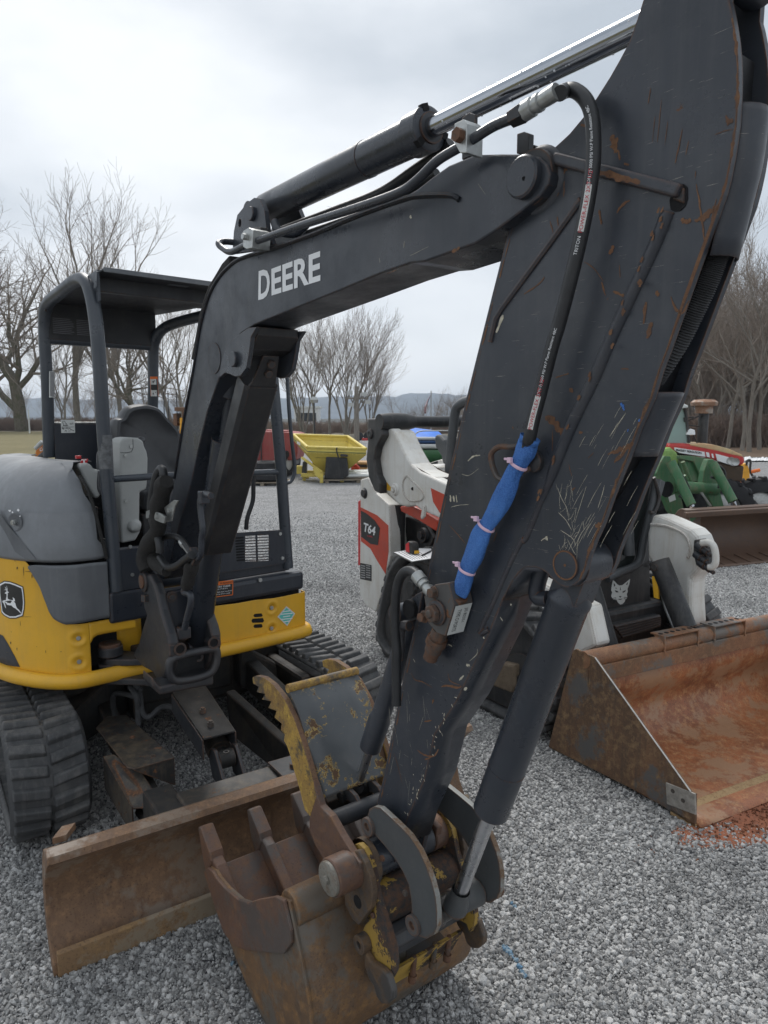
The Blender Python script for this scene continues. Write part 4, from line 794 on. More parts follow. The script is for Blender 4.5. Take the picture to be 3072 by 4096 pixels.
hb1 = jt('hose_bundle', [('J', 290, 850), ('J', 285, 780), ('J', 245, 640), ('J', 215, 520), ('J', 225, 380), ('J', 250, 250), ('J', 285, 165), ('J', 312, 165), ('J', 320, 230), ('J', 300, 330)], .017, 'hose', wq, EX)
jt('cloth_sleeve', [('J', 345, 260), ('J', 320, 300), ('J', 300, 380), ('J', 275, 480), ('J', 265, 560), ('J', 275, 640), ('J', 235, 730), ('J', 190, 800), ('J', 170, 900), ('J', 190, 1000)], [.028, .040, .033, .038, .030, .036, .030, .040, .036, .042, .034], 'cloth', wq, hb1, 12, 6)
jt('cloth_sleeve', [('J', 225, 740), ('J', 225, 830), ('J', 245, 920), ('J', 300, 970), ('J', 345, 1010)], [.030, .034, .028, .034, .028, .022], 'cloth', wq + .02, hb1, 12, 6)
jt('hose', [('J', 290, 890), ('J', 350, 970), ('J', 430, 960), ('J', 500, 910), ('J', 555, 870)], .016, 'hose', wq + .02, hb1)
strap('J', [(172, 510), (205, 495), (300, 530), (330, 555), (322, 610), (290, 600), (200, 560), (172, 570)], wq - .02, wq - .012, 'plated', 'hose_clamp', hb1)
strap('J', [(320, 480), (405, 415), (440, 420), (410, 470), (385, 590), (330, 600), (345, 540)], wq + .01, wq + .016, 'plated', 'clamp_bracket', hb1)
for q_ in (B('J', 275, 545, wq - .02), B('J', 375, 500, wq + .01)): m = MB(); m.hexnut(q_, -bn, .012, .01); m.obj('bolt', M['plated'], hb1)

# ================================================================== swing bracket casting
SW = -.13
fp = B('J', 368, 1700, SW); FP = BN + bg_ * ((fp - BN).dot(bg_) + .004)
cs = [('J', 110, 1090), ('J', 120, 1040), ('J', 160, 1018), ('J', 200, 1035), ('J', 235, 1110), ('J', 262, 1200), ('J', 290, 1330), ('J', 325, 1450), ('J', 350, 1530), ('J', 366, 1610), ('J', 370, 1710), ('J', 350, 1830), ('J', 295, 1960), ('J', 230, 1850), ('J', 140, 1800), ('J', 60, 1700), ('J', 110, 1600), ('J', 140, 1480), ('J', 175, 1370), ('J', 150, 1290), ('J', 150, 1180)]
sb = pl(cs, SW, SW, SW + .045).obj('swing_bracket', M['frame'], EX, bevel=.014, seg=3)
wfar = (hit('J', 806, 1700, FP, bg_) - BN).dot(bn)
pl([q for q in cs if q[2] > 1130] + [('J', 200, 1230)], SW, wfar - .045, wfar).obj('far_cheek', M['frame'], sb, bevel=.012, seg=3)
m = MB(); p = B('J', 165, 1090, SW); m.cyl(p - bn * .012, p + bn * .012, .046, 28); m.obj('pivot_boss', M['frame'], sb, bevel=.004)
m = MB(); m.cyl(p - bn * .020, p - bn * .010, .030, 22); m.obj('boom_pin', M['rustbolt'], sb, bevel=.002)
for q_, d_ in ((B('J', 158, 1028, SW + .01), UZ), (B('J', 165, 1200, SW - .01), -UZ)): m = MB(); m.hexnut(q_, d_, .018, .03); m.obj('bolt', M['frame'], sb, bevel=.002)
# front face of the casting: lugs and ring frame round the opening
def face_plate(tr, depth_pt, name, mat, th, nrm=None, bev=.006, parent=sb):
    nrm = nrm or bg_; pts = [hit(*q, depth_pt, nrm) for q in tr]; m = MB(); m.prism(pts, -nrm * th); return m.obj(name, M[mat], parent, bevel=bev, seg=3)
face_plate([('J', 365, 1615), ('J', 480, 1610), ('J', 510, 1650), ('J', 500, 1690), ('J', 440, 1710), ('J', 370, 1715)], FP, 'lug', 'frame', .05)
face_plate([('J', 690, 1600), ('J', 730, 1560), ('J', 795, 1545), ('J', 800, 1625), ('J', 740, 1650), ('J', 700, 1640)], FP, 'lug', 'frame', .05)
for q in [('J', 455, 1650), ('J', 735, 1597)]:
    p = hit(*q, FP, bg_); m = MB(); m.cyl(p + bg_ * .001, p - bg_ * .004, .020, 20); m.obj('lug_hole', M['black'], sb)
    m = MB(); m.ring(p + bg_ * .0, p + bg_ * .006, .027, .019, 20); m.obj('lug_ring', M['frame'], sb)
m = MB(); ringp = [hit(*q, FP - bg_ * .01, bg_) for q in [('J', 385, 1740), ('J', 480, 1700), ('J', 640, 1665), ('J', 740, 1650), ('J', 765, 1700), ('J', 745, 1800), ('J', 690, 1860), ('J', 560, 1900), ('J', 430, 1915), ('J', 375, 1870), ('J', 365, 1800)]]
m.tube(smooth_path(ringp, 4, True), .017, 10, closed=True); m.obj('opening_rim', M['frame'], sb)
face_plate([('J', 395, 1740), ('J', 740, 1660), ('J', 745, 1800), ('J', 690, 1855), ('J', 430, 1905), ('J', 380, 1860)], FP - bg_ * .09, 'inner_wall', 'blackpaint', .02)
face_plate([('J', 225, 1880), ('J', 295, 1965), ('J', 735, 1850), ('J', 740, 1950), ('J', 290, 2035), ('J', 225, 1960)], FP - bg_ * .0, 'lower_beam', 'frame', .12, bev=.01)
0 and face_plate([('J', 740, 1380), ('J', 760, 1430), ('J', 790, 1500), ('J', 805, 1600), ('J', 808, 1790), ('J', 760, 1850), ('J', 750, 1780), ('J', 745, 1640), ('J', 700, 1560), ('J', 715, 1500), ('J', 735, 1440)], FP - bg_ * .015, 'right_cheek', 'frame', .06, bev=.012)
face_plate([('J', 275, 1210), ('J', 500, 1150), ('J', 720, 1150), ('J', 740, 1500), ('J', 560, 1580), ('J', 400, 1530), ('J', 330, 1400)], FP - bg_ * .14, 'web', 'deck', .03)
m = MB(); p = hit('J', 387, 1217, FP - bg_ * .13, bg_); m.ring(p, p + bg_ * .004, .024, .01, 20); m.hexnut(p + bg_ * .003, bg_, .015, .010); m.obj('bolt', M['frame'], sb)
# yoke to the left (swing cylinder joint)
yk = HF('D', 560, 760, -.09); ykp = BN
p1_, p2_ = gz('D', 562, 740, .905), gz('D', 562, 740, .905)
P0 = B('D', 562, 745, SW - .06); P0 = Vector((P0.x, P0.y, 0)); zt, zb_ = .90, .66
zt = B('D', 562, 735, SW - .06).z; zb_ = B('D', 565, 890, SW - .06).z
m = MB(); m.cyl(P0 + UZ * (zt - .012), P0 + UZ * (zt + .006), .052, 28); yo = m.obj('swing_pin', M['rustbolt'], sb, bevel=.003)
m = MB(); m.cyl(P0 + UZ * (zt - .055), P0 + UZ * (zt - .008), .058, 28); m.cyl(P0 + UZ * (zb_ + .0), P0 + UZ * (zt - .09), .056, 28); m.obj('swing_barrel', M['frame'], sb, bevel=.004)
d_ = (B('D', 760, 790, SW) - P0); d_.z = 0; d_ = d_.normalized(); nn = Vector((-d_.y, d_.x, 0))
for z0, tr in ((zt - .06, [(512, 790), (514, 768), (535, 752), (575, 748), (620, 765), (690, 772), (730, 762), (775, 790), (770, 830), (735, 812), (620, 815), (540, 812)]), (zb_ + .01, [(512, 890), (514, 872), (535, 858), (575, 855), (640, 868), (700, 868), (760, 850), (820, 880), (800, 925), (735, 915), (620, 912), (540, 908)])):
    m = MB(); m.prism([gz('D', x, y, z0) for x, y in tr], -UZ * .034); m.obj('yoke_plate', M['frame'], sb, bevel=.008, seg=3)
m = MB(); c = gz('D', 725, 800, (zt + zb_) / 2 - .03); m.box(c, d_ * .06, nn * .05, UZ * (zt - zb_) * .42); m.obj('yoke_web', M['frame'], sb, bevel=.008)
m = MB(); p = P0 - d_ * .10 + UZ * (zb_ + .06); m.ring(p, p + d_ * .06, .022, .014, 18); m.obj('pipe_stub', M['frame'], sb)
m = MB(); p = P0 - d_ * .075 + UZ * (zt - .03); m.lathe(p, d_, [(0, 0), (0, .014), (.02, .014), (.022, .008), (.03, .008)], 8); m.obj('grease_fitting', M['plated'], sb)
# ================================================================== house: wall-following panels
plan = [(.79, .30), (.795, .08), (.785, .03), (.76, .0), (.5, -.004), (.26, 0), (-.30, .02), (-.40, .022), (-.47, .035), (-.54, .09), (-.60, .175), (-.66, .30), (-.70, .45), (-.73, .65), (-.74, .9), (-.72, 1.2), (-.6, 1.5), (-.3, 1.65), (0, 1.7), (.4, 1.65), (.68, 1.45), (.78, 1.1), (.79, .6)]
pw = [HH(a, d, 0) for a, d in plan]
# denser plan
pwd = smooth_path(pw[1:], 5); PL = [0]
for i in range(len(pwd) - 1): PL.append(PL[-1] + (pwd[i + 1] - pwd[i]).length)
def wall_t(v, x, y):
    d = ray(v, x, y); best = None
    for i in range(len(pwd) - 1):
        a, b = pwd[i], pwd[i + 1]; ex, ey = b.x - a.x, b.y - a.y; det = d.x * (-ey) + ex * d.y
        if abs(det) < 1e-12: continue
        t = (a.x * (-ey) + ex * a.y) / det; u = (d.x * a.y - d.y * a.x) / det
        if -1e-6 <= u <= 1 + 1e-6 and t > 0 and (best is None or t < best[0]): best = (t, PL[i] + u * (b - a).length, CAM_H + d.z * t)
    return best[1:] if best else None
def wall_p(t, z, off=0.0):
    t = max(0, min(t, PL[-1] - 1e-6)); i = max(j for j in range(len(PL) - 1) if PL[j] <= t); a, b = pwd[i], pwd[i + 1]; u = (t - PL[i]) / (b - a).length
    p = a + (b - a) * u; d = (b - a).normalized(); nrm = Vector((d.y, -d.x, 0)); 
    if nrm.dot(p - HH(0.03, .8, 0)) < 0: nrm = -nrm
    return Vector((p.x, p.y, z)) + nrm * off
def panel(name, mat, top, bot, t0, t1, parent=EX, n=40, off=0.0, th=.004, rows=10, bulge=None, bevel=0):
    g = []
    for r in range(rows + 1):
        row = []
        for c in range(n + 1):
            t = t0 + (t1 - t0) * c / n; zt_ = float(np.interp(t, [q[0] for q in top], [q[1] for q in top])); zb2 = float(np.interp(t, [q[0] for q in bot], [q[1] for q in bot]))
            z = zb2 + (zt_ - zb2) * r / rows; o2 = off + (bulge(t, z) if bulge else 0); row.append(wall_p(t, z, o2))
        g.append(row)
    m = MB(); m.grid(g); o = m.obj(name, M[mat], parent, solid=th); return o
W = lambda *q: wall_t(*q)
srt = lambda L: sorted(L, key=lambda q: q[0])
ZR = .655
# lower rim tube all round
m = MB(); m.tube([wall_p(t, .625, .02) for t in np.linspace(.02, PL[-1] - .02, 160)], .036, 12); rim = m.obj('lower_rim', M['yellow'], EX)
tr_ = [W('D', *q) for q in [(700, 612), (560, 606), (430, 628), (345, 632), (300, 610), (270, 560), (235, 480), (200, 405), (160, 340), (125, 300), (90, 290), (60, 235), (30, 170), (5, 120)]]
topL = srt([q for q in tr_ if q]); tl = topL[-1]; topL.append((tl[0] + .25, 1.50)); topL.append((PL[-1], 1.5))
tcut = W('D', 462, 800)[0]; tr2 = W('D', 692, 630)[0]; tend = PL[-1] * .62
dim = [W('D', 400, 705), W('D', 404, 825)]
def dimple(t, z):
    o = 0
    for q in dim:
        r = math.hypot(t - q[0], z - q[1]); o += -.010 * math.exp(-(r / .020) ** 4) + .0035 * math.exp(-((r - .034) / .010) ** 2)
    return o
pL = panel('yellow_panel', 'yellow', topL, [(0, ZR), (99, ZR)], tcut, tend, n=300, rows=64, bulge=dimple, off=.006)
cutb = srt([W('D', *q) for q in [(692, 650), (600, 668), (530, 680), (495, 688), (475, 700), (462, 730)]])
panel('yellow_panel', 'yellow', topL, cutb, tr2, tcut, n=30, rows=4, off=.006)
for q in dim: m = MB(); m.hexnut(wall_p(q[0], q[1], -.004), wall_p(q[0], q[1], 1) - wall_p(q[0], q[1], 0), .011, .010); m.obj('bolt', M['plated'], pL, bevel=.001)
# inner yellow behind the cut-out, black sheet painting in the dark further back
panel('inner_panel', 'yellow', [(0, .93), (99, .93)], [(0, ZR), (99, ZR)], tr2 - .06, tr2 + .06, n=4, rows=2, off=-.10)
panel('dark_backing', 'black', [(0, 1.0), (99, 1.0)], [(0, .60), (99, .60)], tr2 - .02, tcut + .2, n=8, rows=2, off=-.16)
# dark decal wedge at the bottom
def flat_on_wall(name, mat, pts, off, parent, th=.0008, sub=1):
    ps = [W(*q) for q in pts]; m = MB(); c = (sum(p[0] for p in ps) / len(ps), sum(p[1] for p in ps) / len(ps))
    ring = []
    for i in range(len(ps)):
        a_, b_ = ps[i], ps[(i + 1) % len(ps)]
        for k in range(4): ring.append((a_[0] + (b_[0] - a_[0]) * k / 4, a_[1] + (b_[1] - a_[1]) * k / 4))
    L = [[wall_p(c[0] + (q[0] - c[0]) * s, c[1] + (q[1] - c[1]) * s, off) for q in ring + ring[:1]] for s in (0.02, .35, .7, 1)]
    m.grid(L); return m.obj(name, M[mat], parent, recalc=False)
flat_on_wall('dark_decal', 'deck', [('D', 2, 680), ('D', 25, 690), ('D', 50, 730), ('D', 85, 795), ('D', 112, 850), ('D', 60, 843), ('D', 2, 830)], .0095, pL)
# logo: shield with leaping deer
sh = [('I',) + p for p in [(8, 315), (60, 287), (110, 292), (170, 313), (235, 342), (244, 400), (252, 490), (248, 560), (235, 622), (170, 645), (110, 646), (60, 620), (32, 590), (22, 500), (8, 400)]]
def shr(k, dx=0): cx = sum(p[1] for p in sh) / len(sh); cy = sum(p[2] for p in sh) / len(sh); return [('I', cx + (p[1] - cx) * k, cy + (p[2] - cy) * k) for p in sh]
lg = flat_on_wall('logo', 'ink', sh, .010, pL); flat_on_wall('logo_border', 'white', shr(.95), .0106, lg); flat_on_wall('logo_field', 'ink', shr(.87), .0112, lg)
def wpoly(name, mat, pts, off, parent):
    ps = [W(*q) for q in pts]; m = MB(); m.add([wall_p(p[0], p[1], off) for p in ps], [list(range(len(ps)))]); return m.obj(name, M[mat], parent, recalc=False)
deer = [('I',) + p for p in [(80, 392), (70, 400), (68, 408), (84, 410), (86, 430), (80, 455), (78, 470), (62, 470), (46, 478), (48, 490), (60, 505), (70, 535), (79, 548), (80, 540), (72, 510), (66, 490), (84, 502), (90, 516), (130, 520), (150, 540), (170, 550), (195, 572), (212, 590), (222, 600), (218, 585), (200, 560), (182, 545), (172, 520), (166, 498), (152, 482), (164, 480), (160, 458), (142, 440), (146, 470), (120, 468), (98, 460), (94, 440), (96, 405), (108, 395), (96, 388), (90, 380)]]
wpoly('deer', 'white', deer, .0118, lg)
m = MB()
for tr in ([(90, 388), (86, 375), (72, 362)], [(86, 378), (76, 372), (62, 374)], [(92, 386), (92, 360), (84, 335)], [(88, 370), (74, 350), (70, 345)]):
    m.tube([wall_p(*W('I', *q), .0116) for q in tr], [.0016, .0013, .0006], 4)
m.obj('antlers', M['white'], lg)
# right yellow panel
tb0, tb1 = W('D', 1536, 600), W('D', 1095, 600)
topR = srt([W('D', *q) for q in [(1536, 472), (1400, 500), (1300, 510), (1200, 528), (1095, 540)]]); topR = [(0, topR[0][1])] + topR + [(2, topR[-1][1])]
dim = [W('D', 1385, 550), W('D', 1385, 655)]
pR = panel('yellow_panel', 'yellow', topR, [(0, ZR), (99, ZR)], .03, PL[[i for i, p in enumerate(pwd) if (p - HC).dot(hl) < .02][0]], n=160, rows=50, bulge=dimple, off=.004)
for q in dim: m = MB(); m.hexnut(wall_p(q[0], q[1], -.004), -hb, .012, .010); m.obj('bolt', M['plated'], pR, bevel=.001)
for (x0, x1, y0, y1) in ((1290, 1338, 580, 597), (1280, 1345, 604, 626), (1290, 1338, 634, 652)):
    wpoly('vent_slot', 'black', [('D', x0 + 6, y0), ('D', x1 - 6, y0 - 3), ('D', x1, (y0 + y1) / 2), ('D', x1 - 6, y1 - 2), ('D', x0 + 6, y1), ('D', x0, (y0 + y1) / 2)], .007, pR)
dm = [('D', 1412, 595), ('D', 1458, 540), ('D', 1502, 578), ('D', 1462, 642)]
dl = wpoly('diamond_label', 'sticker', dm, .008, pR); cx, cy = 1458, 590; wpoly('label_field', 'teal', [('D', cx + (p[1] - cx) * .82, cy + (p[2] - cy) * .82) for p in dm], .0088, dl)
m = MB()
for i in range(5):
    y = 565 + i * 13; k = 18 + (i % 2) * 12; m.add([wall_p(*W('D', cx - k, y + 2), .0094), wall_p(*W('D', cx + k, y - 4), .0094), wall_p(*W('D', cx + k, y + 1), .0094), wall_p(*W('D', cx - k, y + 6), .0094)], [[0, 1, 2, 3]])
m.obj('label_print', M['white'], dl, recalc=False)
# paint chips on the yellow
def chips(v, lst, par_, mat='blackpaint', off=.0078, name='paint_chips', s=1.0, seed=3):
    rnd = random.Random(seed); m = MB()
    for (x, y, rx, ry) in lst:
        ps = []
        for k in range(9):
            a = k * 2 * math.pi / 9; q = W(v, x + math.cos(a) * rx * rnd.uniform(.4, 1.1), y + math.sin(a) * ry * rnd.uniform(.4, 1.1))
            if q is None: break
            ps.append(wall_p(q[0], q[1], off))
        if len(ps) == 9: m.add(ps, [list(range(9))])
    o = m.obj(name, M[mat], par_, recalc=False); o['kind'] = 'stuff'
chips('I', [(240, 200, 3, 75), (290, 200, 40, 3), (180, 170, 6, 16), (160, 80, 3, 40), (210, 690, 2, 50), (120, 875, 5, 16), (447, 960, 3, 22), (365, 910, 3, 7), (588, 958, 6, 6), (180, 930, 3, 22), (127, 770, 3, 5), (280, 628, 60, 1.6), (320, 245, 5, 20)], pL, off=.0105)
# tub under the deck: dark cover edge + deck body
def hbox(name, a0, a1, d0, d1, z0, z1, mat, bevel=.006, parent=EX, seg=2):
    m = MB(); m.prism([HH(a0, d0, z0), HH(a1, d0, z0), HH(a1, d1, z0), HH(a0, d1, z0)], UZ * (z1 - z0)); return m.obj(name, M[mat], parent, bevel=bevel, seg=seg)
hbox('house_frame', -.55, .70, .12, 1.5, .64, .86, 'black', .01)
dk = hbox('deck_skirt', .20, .775, -.015, .34, .868, .975, 'deck', .022)
hbox('deck_skirt', -.315, -.10, -.005, .35, .868, 1.02, 'deck', .015)
hbox('deck', -.30, .70, .06, .34, .965, .985, 'deck', .004); hbox('deck_rear', -.30, .36, .34, .95, .965, .985, 'deck', .004); hbox('skirt_gap_filler', .12, .765, .03, .3, .80, .88, 'black', .0)  # last box is a black filler painting in the shade of the skirt slit
hbox('swing_base', -.45, .5, .35, 1.3, .42, .64, 'under', .02)
m = MB(); m.hexnut(HF('D', 1325, 407, -.016), -hb, .012, .01); m.obj('bolt', M['plated'], dk)
p = [HF('D', *q, -.016) for q in [(1095, 497), (1188, 485), (1190, 408), (1100, 418)]]
m = MB(); m.prism([q - hb * .0005 for q in p], -hb * .001); wl_ = m.obj('warning_label', M['ink'], dk)
o2 = -hb * .0022
m = MB(); e1, e2, e3, e4 = [q + o2 for q in p]; ih = (e4 - e1); iw = (e2 - e1)
m.add([e4 - ih * .24, e3 - ih * .24, e3, e4], [[0, 1, 2, 3]]); 
for (s, t) in ((e1, e2), (e2, e3)): pass
m.add([e1, e2, e2 + ih * .05, e1 + ih * .05], [[0, 1, 2, 3]]); m.add([e2 - iw * .04, e2, e3, e3 - iw * .04], [[0, 1, 2, 3]])
m.obj('label_border', M['orange'], wl_, recalc=False)
def ltx(s, y0, h, x0, x1, mat): text_quad('label_print', s, e1 + iw * x0 + ih * y0 - hb * .0008, e1 + iw * x1 + ih * y0 - hb * .0008, e1 + iw * x0 + ih * (y0 + h) - hb * .0008, M[mat], wl_, bold=.01)
ltx('WARNING', .80, .15, .22, .93, 'ink'); ltx('STAY CLEAR', .60, .12, .05, .82, 'white'); ltx('of swing area.', .47, .07, .12, .70, 'white'); ltx('Operate controls', .27, .08, .06, .92, 'white'); ltx('only from seat.', .13, .08, .06, .85, 'white')
# front guard plate with louvres (right) and plain plate (left)
gp = [HF('D', *q, -.0) for q in [(1085, 375), (1460, 325), (1452, 155), (1080, 178)]]
hbox('front_kick', .24, .70, .02, .05, .985, 1.055, 'deck', .004)
a0, a1 = .255, .70
gpl = [HF('D', *q, .0) for q in [(1080, 362), (1095, 377), (1445, 325), (1458, 310), (1455, 165), (1445, 152), (1080, 176)]]
hx0, hx1, hy0, hy1 = 1252, 1374, 181, 314; hq = lambda x, y: HF('D', x, y, .0)
m = MB(); m.holed(gpl, [hq(hx0, hy0), hq(hx0, hy1), hq(hx1, hy1 - 4), hq(hx1, hy0 - 6)], hb * .006); gpo = m.obj('guard_plate', M['deck'], EX)
for r in range(9):
    y = 184 + r * 14.2 + 6.7
    pts = [(1202 + r, y), (1241 + r, y - 3.5), (1245 + r, y + 1), (1241 + r, y + 5.5), (1202 + r, y + 9), (1198 + r, y + 4.5)]; m = MB(); m.prism([HF('D', *q, -.0006) for q in pts], -hb * .0006); m.obj('louvre_slot', M['black'], gpo)
for r in range(10):
    y = 181 + r * 14.2; m = MB(); m.prism([hq(hx0, y - 2), hq(hx1, y - 8), hq(hx1, y - 3), hq(hx0, y + 3)], hb * .0055); m.obj('louvre_bar', M['deck'], gpo)
m = MB(); m.prism([hq(1306, hy0 - 4), hq(1314, hy0 - 4), hq(1318, hy1 - 2), hq(1310, hy1 - 2)], hb * .0058); m.obj('louvre_bar', M['deck'], gpo)
for q in [(1428, 172), (1440, 296)]: m = MB(); m.hexnut(HF('D', *q, .0), -hb, .010, .008); m.obj('bolt', M['plated'], gpo)
lp = [HF('D', *q, .0) for q in [(645, 395), (720, 390), (735, 230), (700, 215), (612, 225), (618, 460), (600, 462), (598, 250)]]
hbox('left_plate', -.295, -.05, -.0, .05, 1.02, 1.22, 'deck', .004)
for q in [(664, 238), (675, 381)]: m = MB(); m.hexnut(HF('D', *q, -.0005), -hb, .009, .006); m.obj('bolt', M['plated'], dk)

# hoods: bulging grey covers
def hood(name, mat, rows_def, tl, n=34, th=.006, bottom_wave=None, parent=EX, closed_side=True):
    g = []
    for (z, off, ar) in rows_def:
        tr = ar; row = []
        for c in range(n + 1):
            t = tr + (tl - tr) * (c / n); zz = z; oo = off
            e_ = min(1, (t - tr) / .05); oo -= (.018 * (1 - e_) ** 2)
            row.append(wall_p(t, zz, oo))
        if closed_side:
            base = row[0]; row = [base + hb * .35 + hl * .01, base + hb * .15 + hl * .006, base + hb * .03 + hl * .004] + row
        g.append(row)
    m = MB(); m.grid(g); o = m.obj(name, M[mat], parent, solid=th); return o
def tt(v, x, y, dd=0.0):   # arclength of a traced right-hand edge, given the inward depth there
    p = HF(v, x, y, .025 + dd); 
    return min(range(len(pwd)), key=lambda i: abs((pwd[i] - HC).dot(hl) - (p - HC).dot(hl)) + (0 if (pwd[i] - HC).dot(hb) < .5 else 9)), p.z
def tz(v, x, y, off):
    i, z = tt(v, x, y, -off); return (z, off, PL[i])
tl_end = PL[-1] * .60
hr = [tz('D', 530, 297, .010), tz('D', 532, 280, .018), tz('D', 520, 200, .02), tz('D', 505, 130, .012), tz('D', 490, 60, .0), tz('S', 1060, 1850, -.01), tz('S', 1020, 1730, -.025), tz('S', 960, 1590, -.05), tz('S', 900, 1460, -.085), tz('S', 850, 1370, -.125), tz('S', 800, 1290, -.18), tz('S', 760, 1245, -.25), tz('S', 700, 1236, -.40)]
hd = hood('upper_hood', 'hood', hr, tl_end)
hr2 = [tz('D', 552, 600, -.01), tz('D', 560, 590, .012), tz('D', 558, 540, .016), tz('D', 552, 440, .016), tz('D', 545, 360, .016), tz('D', 540, 322, .012), tz('D', 536, 310, .0)]
# lower cover follows a traced outline
top2 = srt([W('D', *q) for q in [(540, 312), (480, 316), (300, 330), (220, 328), (185, 328), (165, 332)]]); bot2 = srt([W('D', *q) for q in [(558, 595), (500, 603), (400, 622), (345, 628), (320, 618), (290, 600), (270, 570), (245, 500), (220, 430), (185, 370), (168, 345)]])
lo_ = panel('lower_cover', 'hooddark', top2, bot2, top2[0][0], top2[-1][0], n=60, rows=16, off=.016, th=.01, bulge=lambda t, z: .006 * math.sin(min(1, max(0, (t - top2[0][0]) / .5)) * 3.14))
panel('hood_gap_backing', 'black', [(0, 1.24), (99, 1.24)], [(0, .93), (99, .93)], top2[0][0] - .01, top2[-1][0] + .4, n=30, rows=3, off=-.03)  # black sheet behind the seam, its shade painted in
# recess with latch bolt on the hood
p = W('D', 92, 112); c0 = wall_p(p[0], p[1], .012); nn = (wall_p(p[0], p[1], 1) - wall_p(p[0], p[1], 0)).normalized()
m = MB(); m.lathe(c0, nn, [(.004, .045), (.0055, .042), (.0045, .036), (.002, .028), (.001, .0)], 28); m.obj('latch_recess', M['hooddark'], hd)
m = MB(); m.cyl(c0, c0 + nn * .016, .013, 18); m.hexnut(c0 + nn * .016, nn, .010, .006); m.obj('latch_bolt', M['plated'], hd)
chips('D', [(72, 52, 9, 8), (114, 50, 7, 8), (122, 80, 4, 4), (85, 60, 5, 6)], hd, 'white', off=.022, name='label_scraps')
# faded diagonal band on the hood
flat_on_wall('grey_decal', 'hooddark', [('D', 2, 30), ('D', 60, 120), ('D', 130, 200), ('D', 205, 300), ('D', 150, 296), ('D', 100, 260), ('D', 55, 170), ('D', 2, 80)], .0235, hd)
m = MB(); m.tube(smooth_path([HF(*q) for q in [('S', 880, 1400, .12), ('S', 960, 1530, .06), ('S', 1040, 1750, .02), ('S', 1100, 1980, 0), ('S', 1160, 2212, 0), ('D', 545, 300, 0)]], 5), .008, 6); m.obj('rubber_seal', M['cloth'], EX)

# ================================================================== canopy (roll-over frame)
cn = thing if False else None
aL = -.292
def S2(v, x, y): return HS(v, x, y, aL)
fr_ = [HF(*q, 0) for q in [('D', 600, 440), ('A', 700, 2212), ('A', 668, 1950), ('A', 640, 1500), ('A', 605, 1100)]]
fr_ = [HH(-.272, .02, 1.02), HH(-.278, .02, 1.25), HH(-.292, .02, 1.75), HH(-.296, .02, 2.12), HH(-.298, .035, 2.28), HH(-.298, .075, 2.39), HH(-.298, .14, 2.455), HH(-.298, .26, 2.475), HH(-.298, .50, 2.455), HH(-.298, .68, 2.435), HH(-.298, .77, 2.405), HH(-.298, .815, 2.34), HH(-.298, .83, 2.24), HH(-.295, .845, 2.0), HH(-.292, .90, 1.62)]
m = MB(); m.tube(smooth_path(fr_, 6), .031, 22); cnp = m.obj('canopy_frame', M['rops'], EX)
rt = HF('L', 340, 620, .02); aR = (HF('L', 370, 700, .02) - HC).dot(hl)
fr2 = [HH(aR + .035, .02, 1.0), HH(aR + .02, .02, 1.25), HH(aR, .02, 1.6), HH(aR - .03, .02, 1.95), HH(aR - .05, .03, 2.25), HH(aR - .055, .07, 2.37), HH(aR - .055, .14, 2.44), HH(aR - .09, .28, 2.44), HH(.44, .48, 2.40), HH(.37, .66, 2.375), HH(.33, .75, 2.345), HH(.305, .80, 2.29), HH(.30, .83, 2.21), HH(.295, .845, 1.98), HH(.29, .90, 1.62)]
m = MB(); m.tube(smooth_path(fr2, 6), .031, 22); m.obj('far_hoop', M['rops'], cnp)
for d_, z_ in ((.80, 2.252),): m = MB(); m.tube([HH(-.298, d_ + .03, z_), HH(.30, d_ + .03, z_)], .026, 16); m.obj('rear_crossbar', M['rops'], cnp)
hbox('rear_header', -.29, .31, .80, .815, 2.25, 2.44, 'blackpaint', .003, cnp)
m = MB(); m.prism([HH(-.27, .795, 2.275), HH(-.02, .795, 2.275), HH(-.02, .795, 2.375), HH(-.27, .795, 2.375)], -hb * .001); rl = m.obj('header_label', M['ink'], cnp)
m = MB(); rnd = random.Random(8)
for i in range(9):
    z = 2.283 + i * .0095
    for (x0, x1) in ((-.262, -.15), (-.14, -.03)):
        m.add([HH(x0, .7935, z), HH(x1 - rnd.uniform(0, .03), .7935, z), HH(x1 - rnd.uniform(0, .03), .7935, z + .004), HH(x0, .7935, z + .004)], [[0, 1, 2, 3]])
m.obj('label_print', plain('faint_print', (.10, .10, .11), .5, bumps=0), rl, recalc=False)
# roof
z1 = 2.478
m = MB(); m.prism([HH(-.275, -.03, z1), HH(aR - .03, -.03, z1 - .005), HH(.33, .84, z1 - .045), HH(-.275, .84, z1 - .04)], UZ * .012); rf = m.obj('roof_panel', paint('roof_paint', (.02, .022, .026), (.03, .032, .036), .5, dusta=.2), cnp, bevel=.003)
m = MB(); m.prism([HH(-.275, -.035, z1 - .005), HH(aR - .03, -.035, z1 - .01), HH(aR - .03, -.035, z1 + .016), HH(-.275, -.035, z1 + .016)], hb * .006); m.obj('roof_front_edge', M['hooddark'], rf, bevel=.002)
hbox('roof_beam', -.27, aR - .10, .10, .14, z1 - .07, z1 - .003, 'blackpaint', .004, rf)
m = MB()
for i in range(5): 
    for k in range(3): x = -.2 + i * .18; m.box(HH(x, .24 + k * .2, z1 - .006), hl * .035, hb * .006, UZ * .004)
m.obj('roof_ribs', M['blackpaint'], rf)
m = MB(); m.prism([HH(.06, .03, z1 - .008), HH(.16, .03, z1 - .008), HH(.16, .07, z1 - .008), HH(.06, .07, z1 - .008)], -UZ * .001); m.obj('roof_sticker', M['hooddark'], rf)
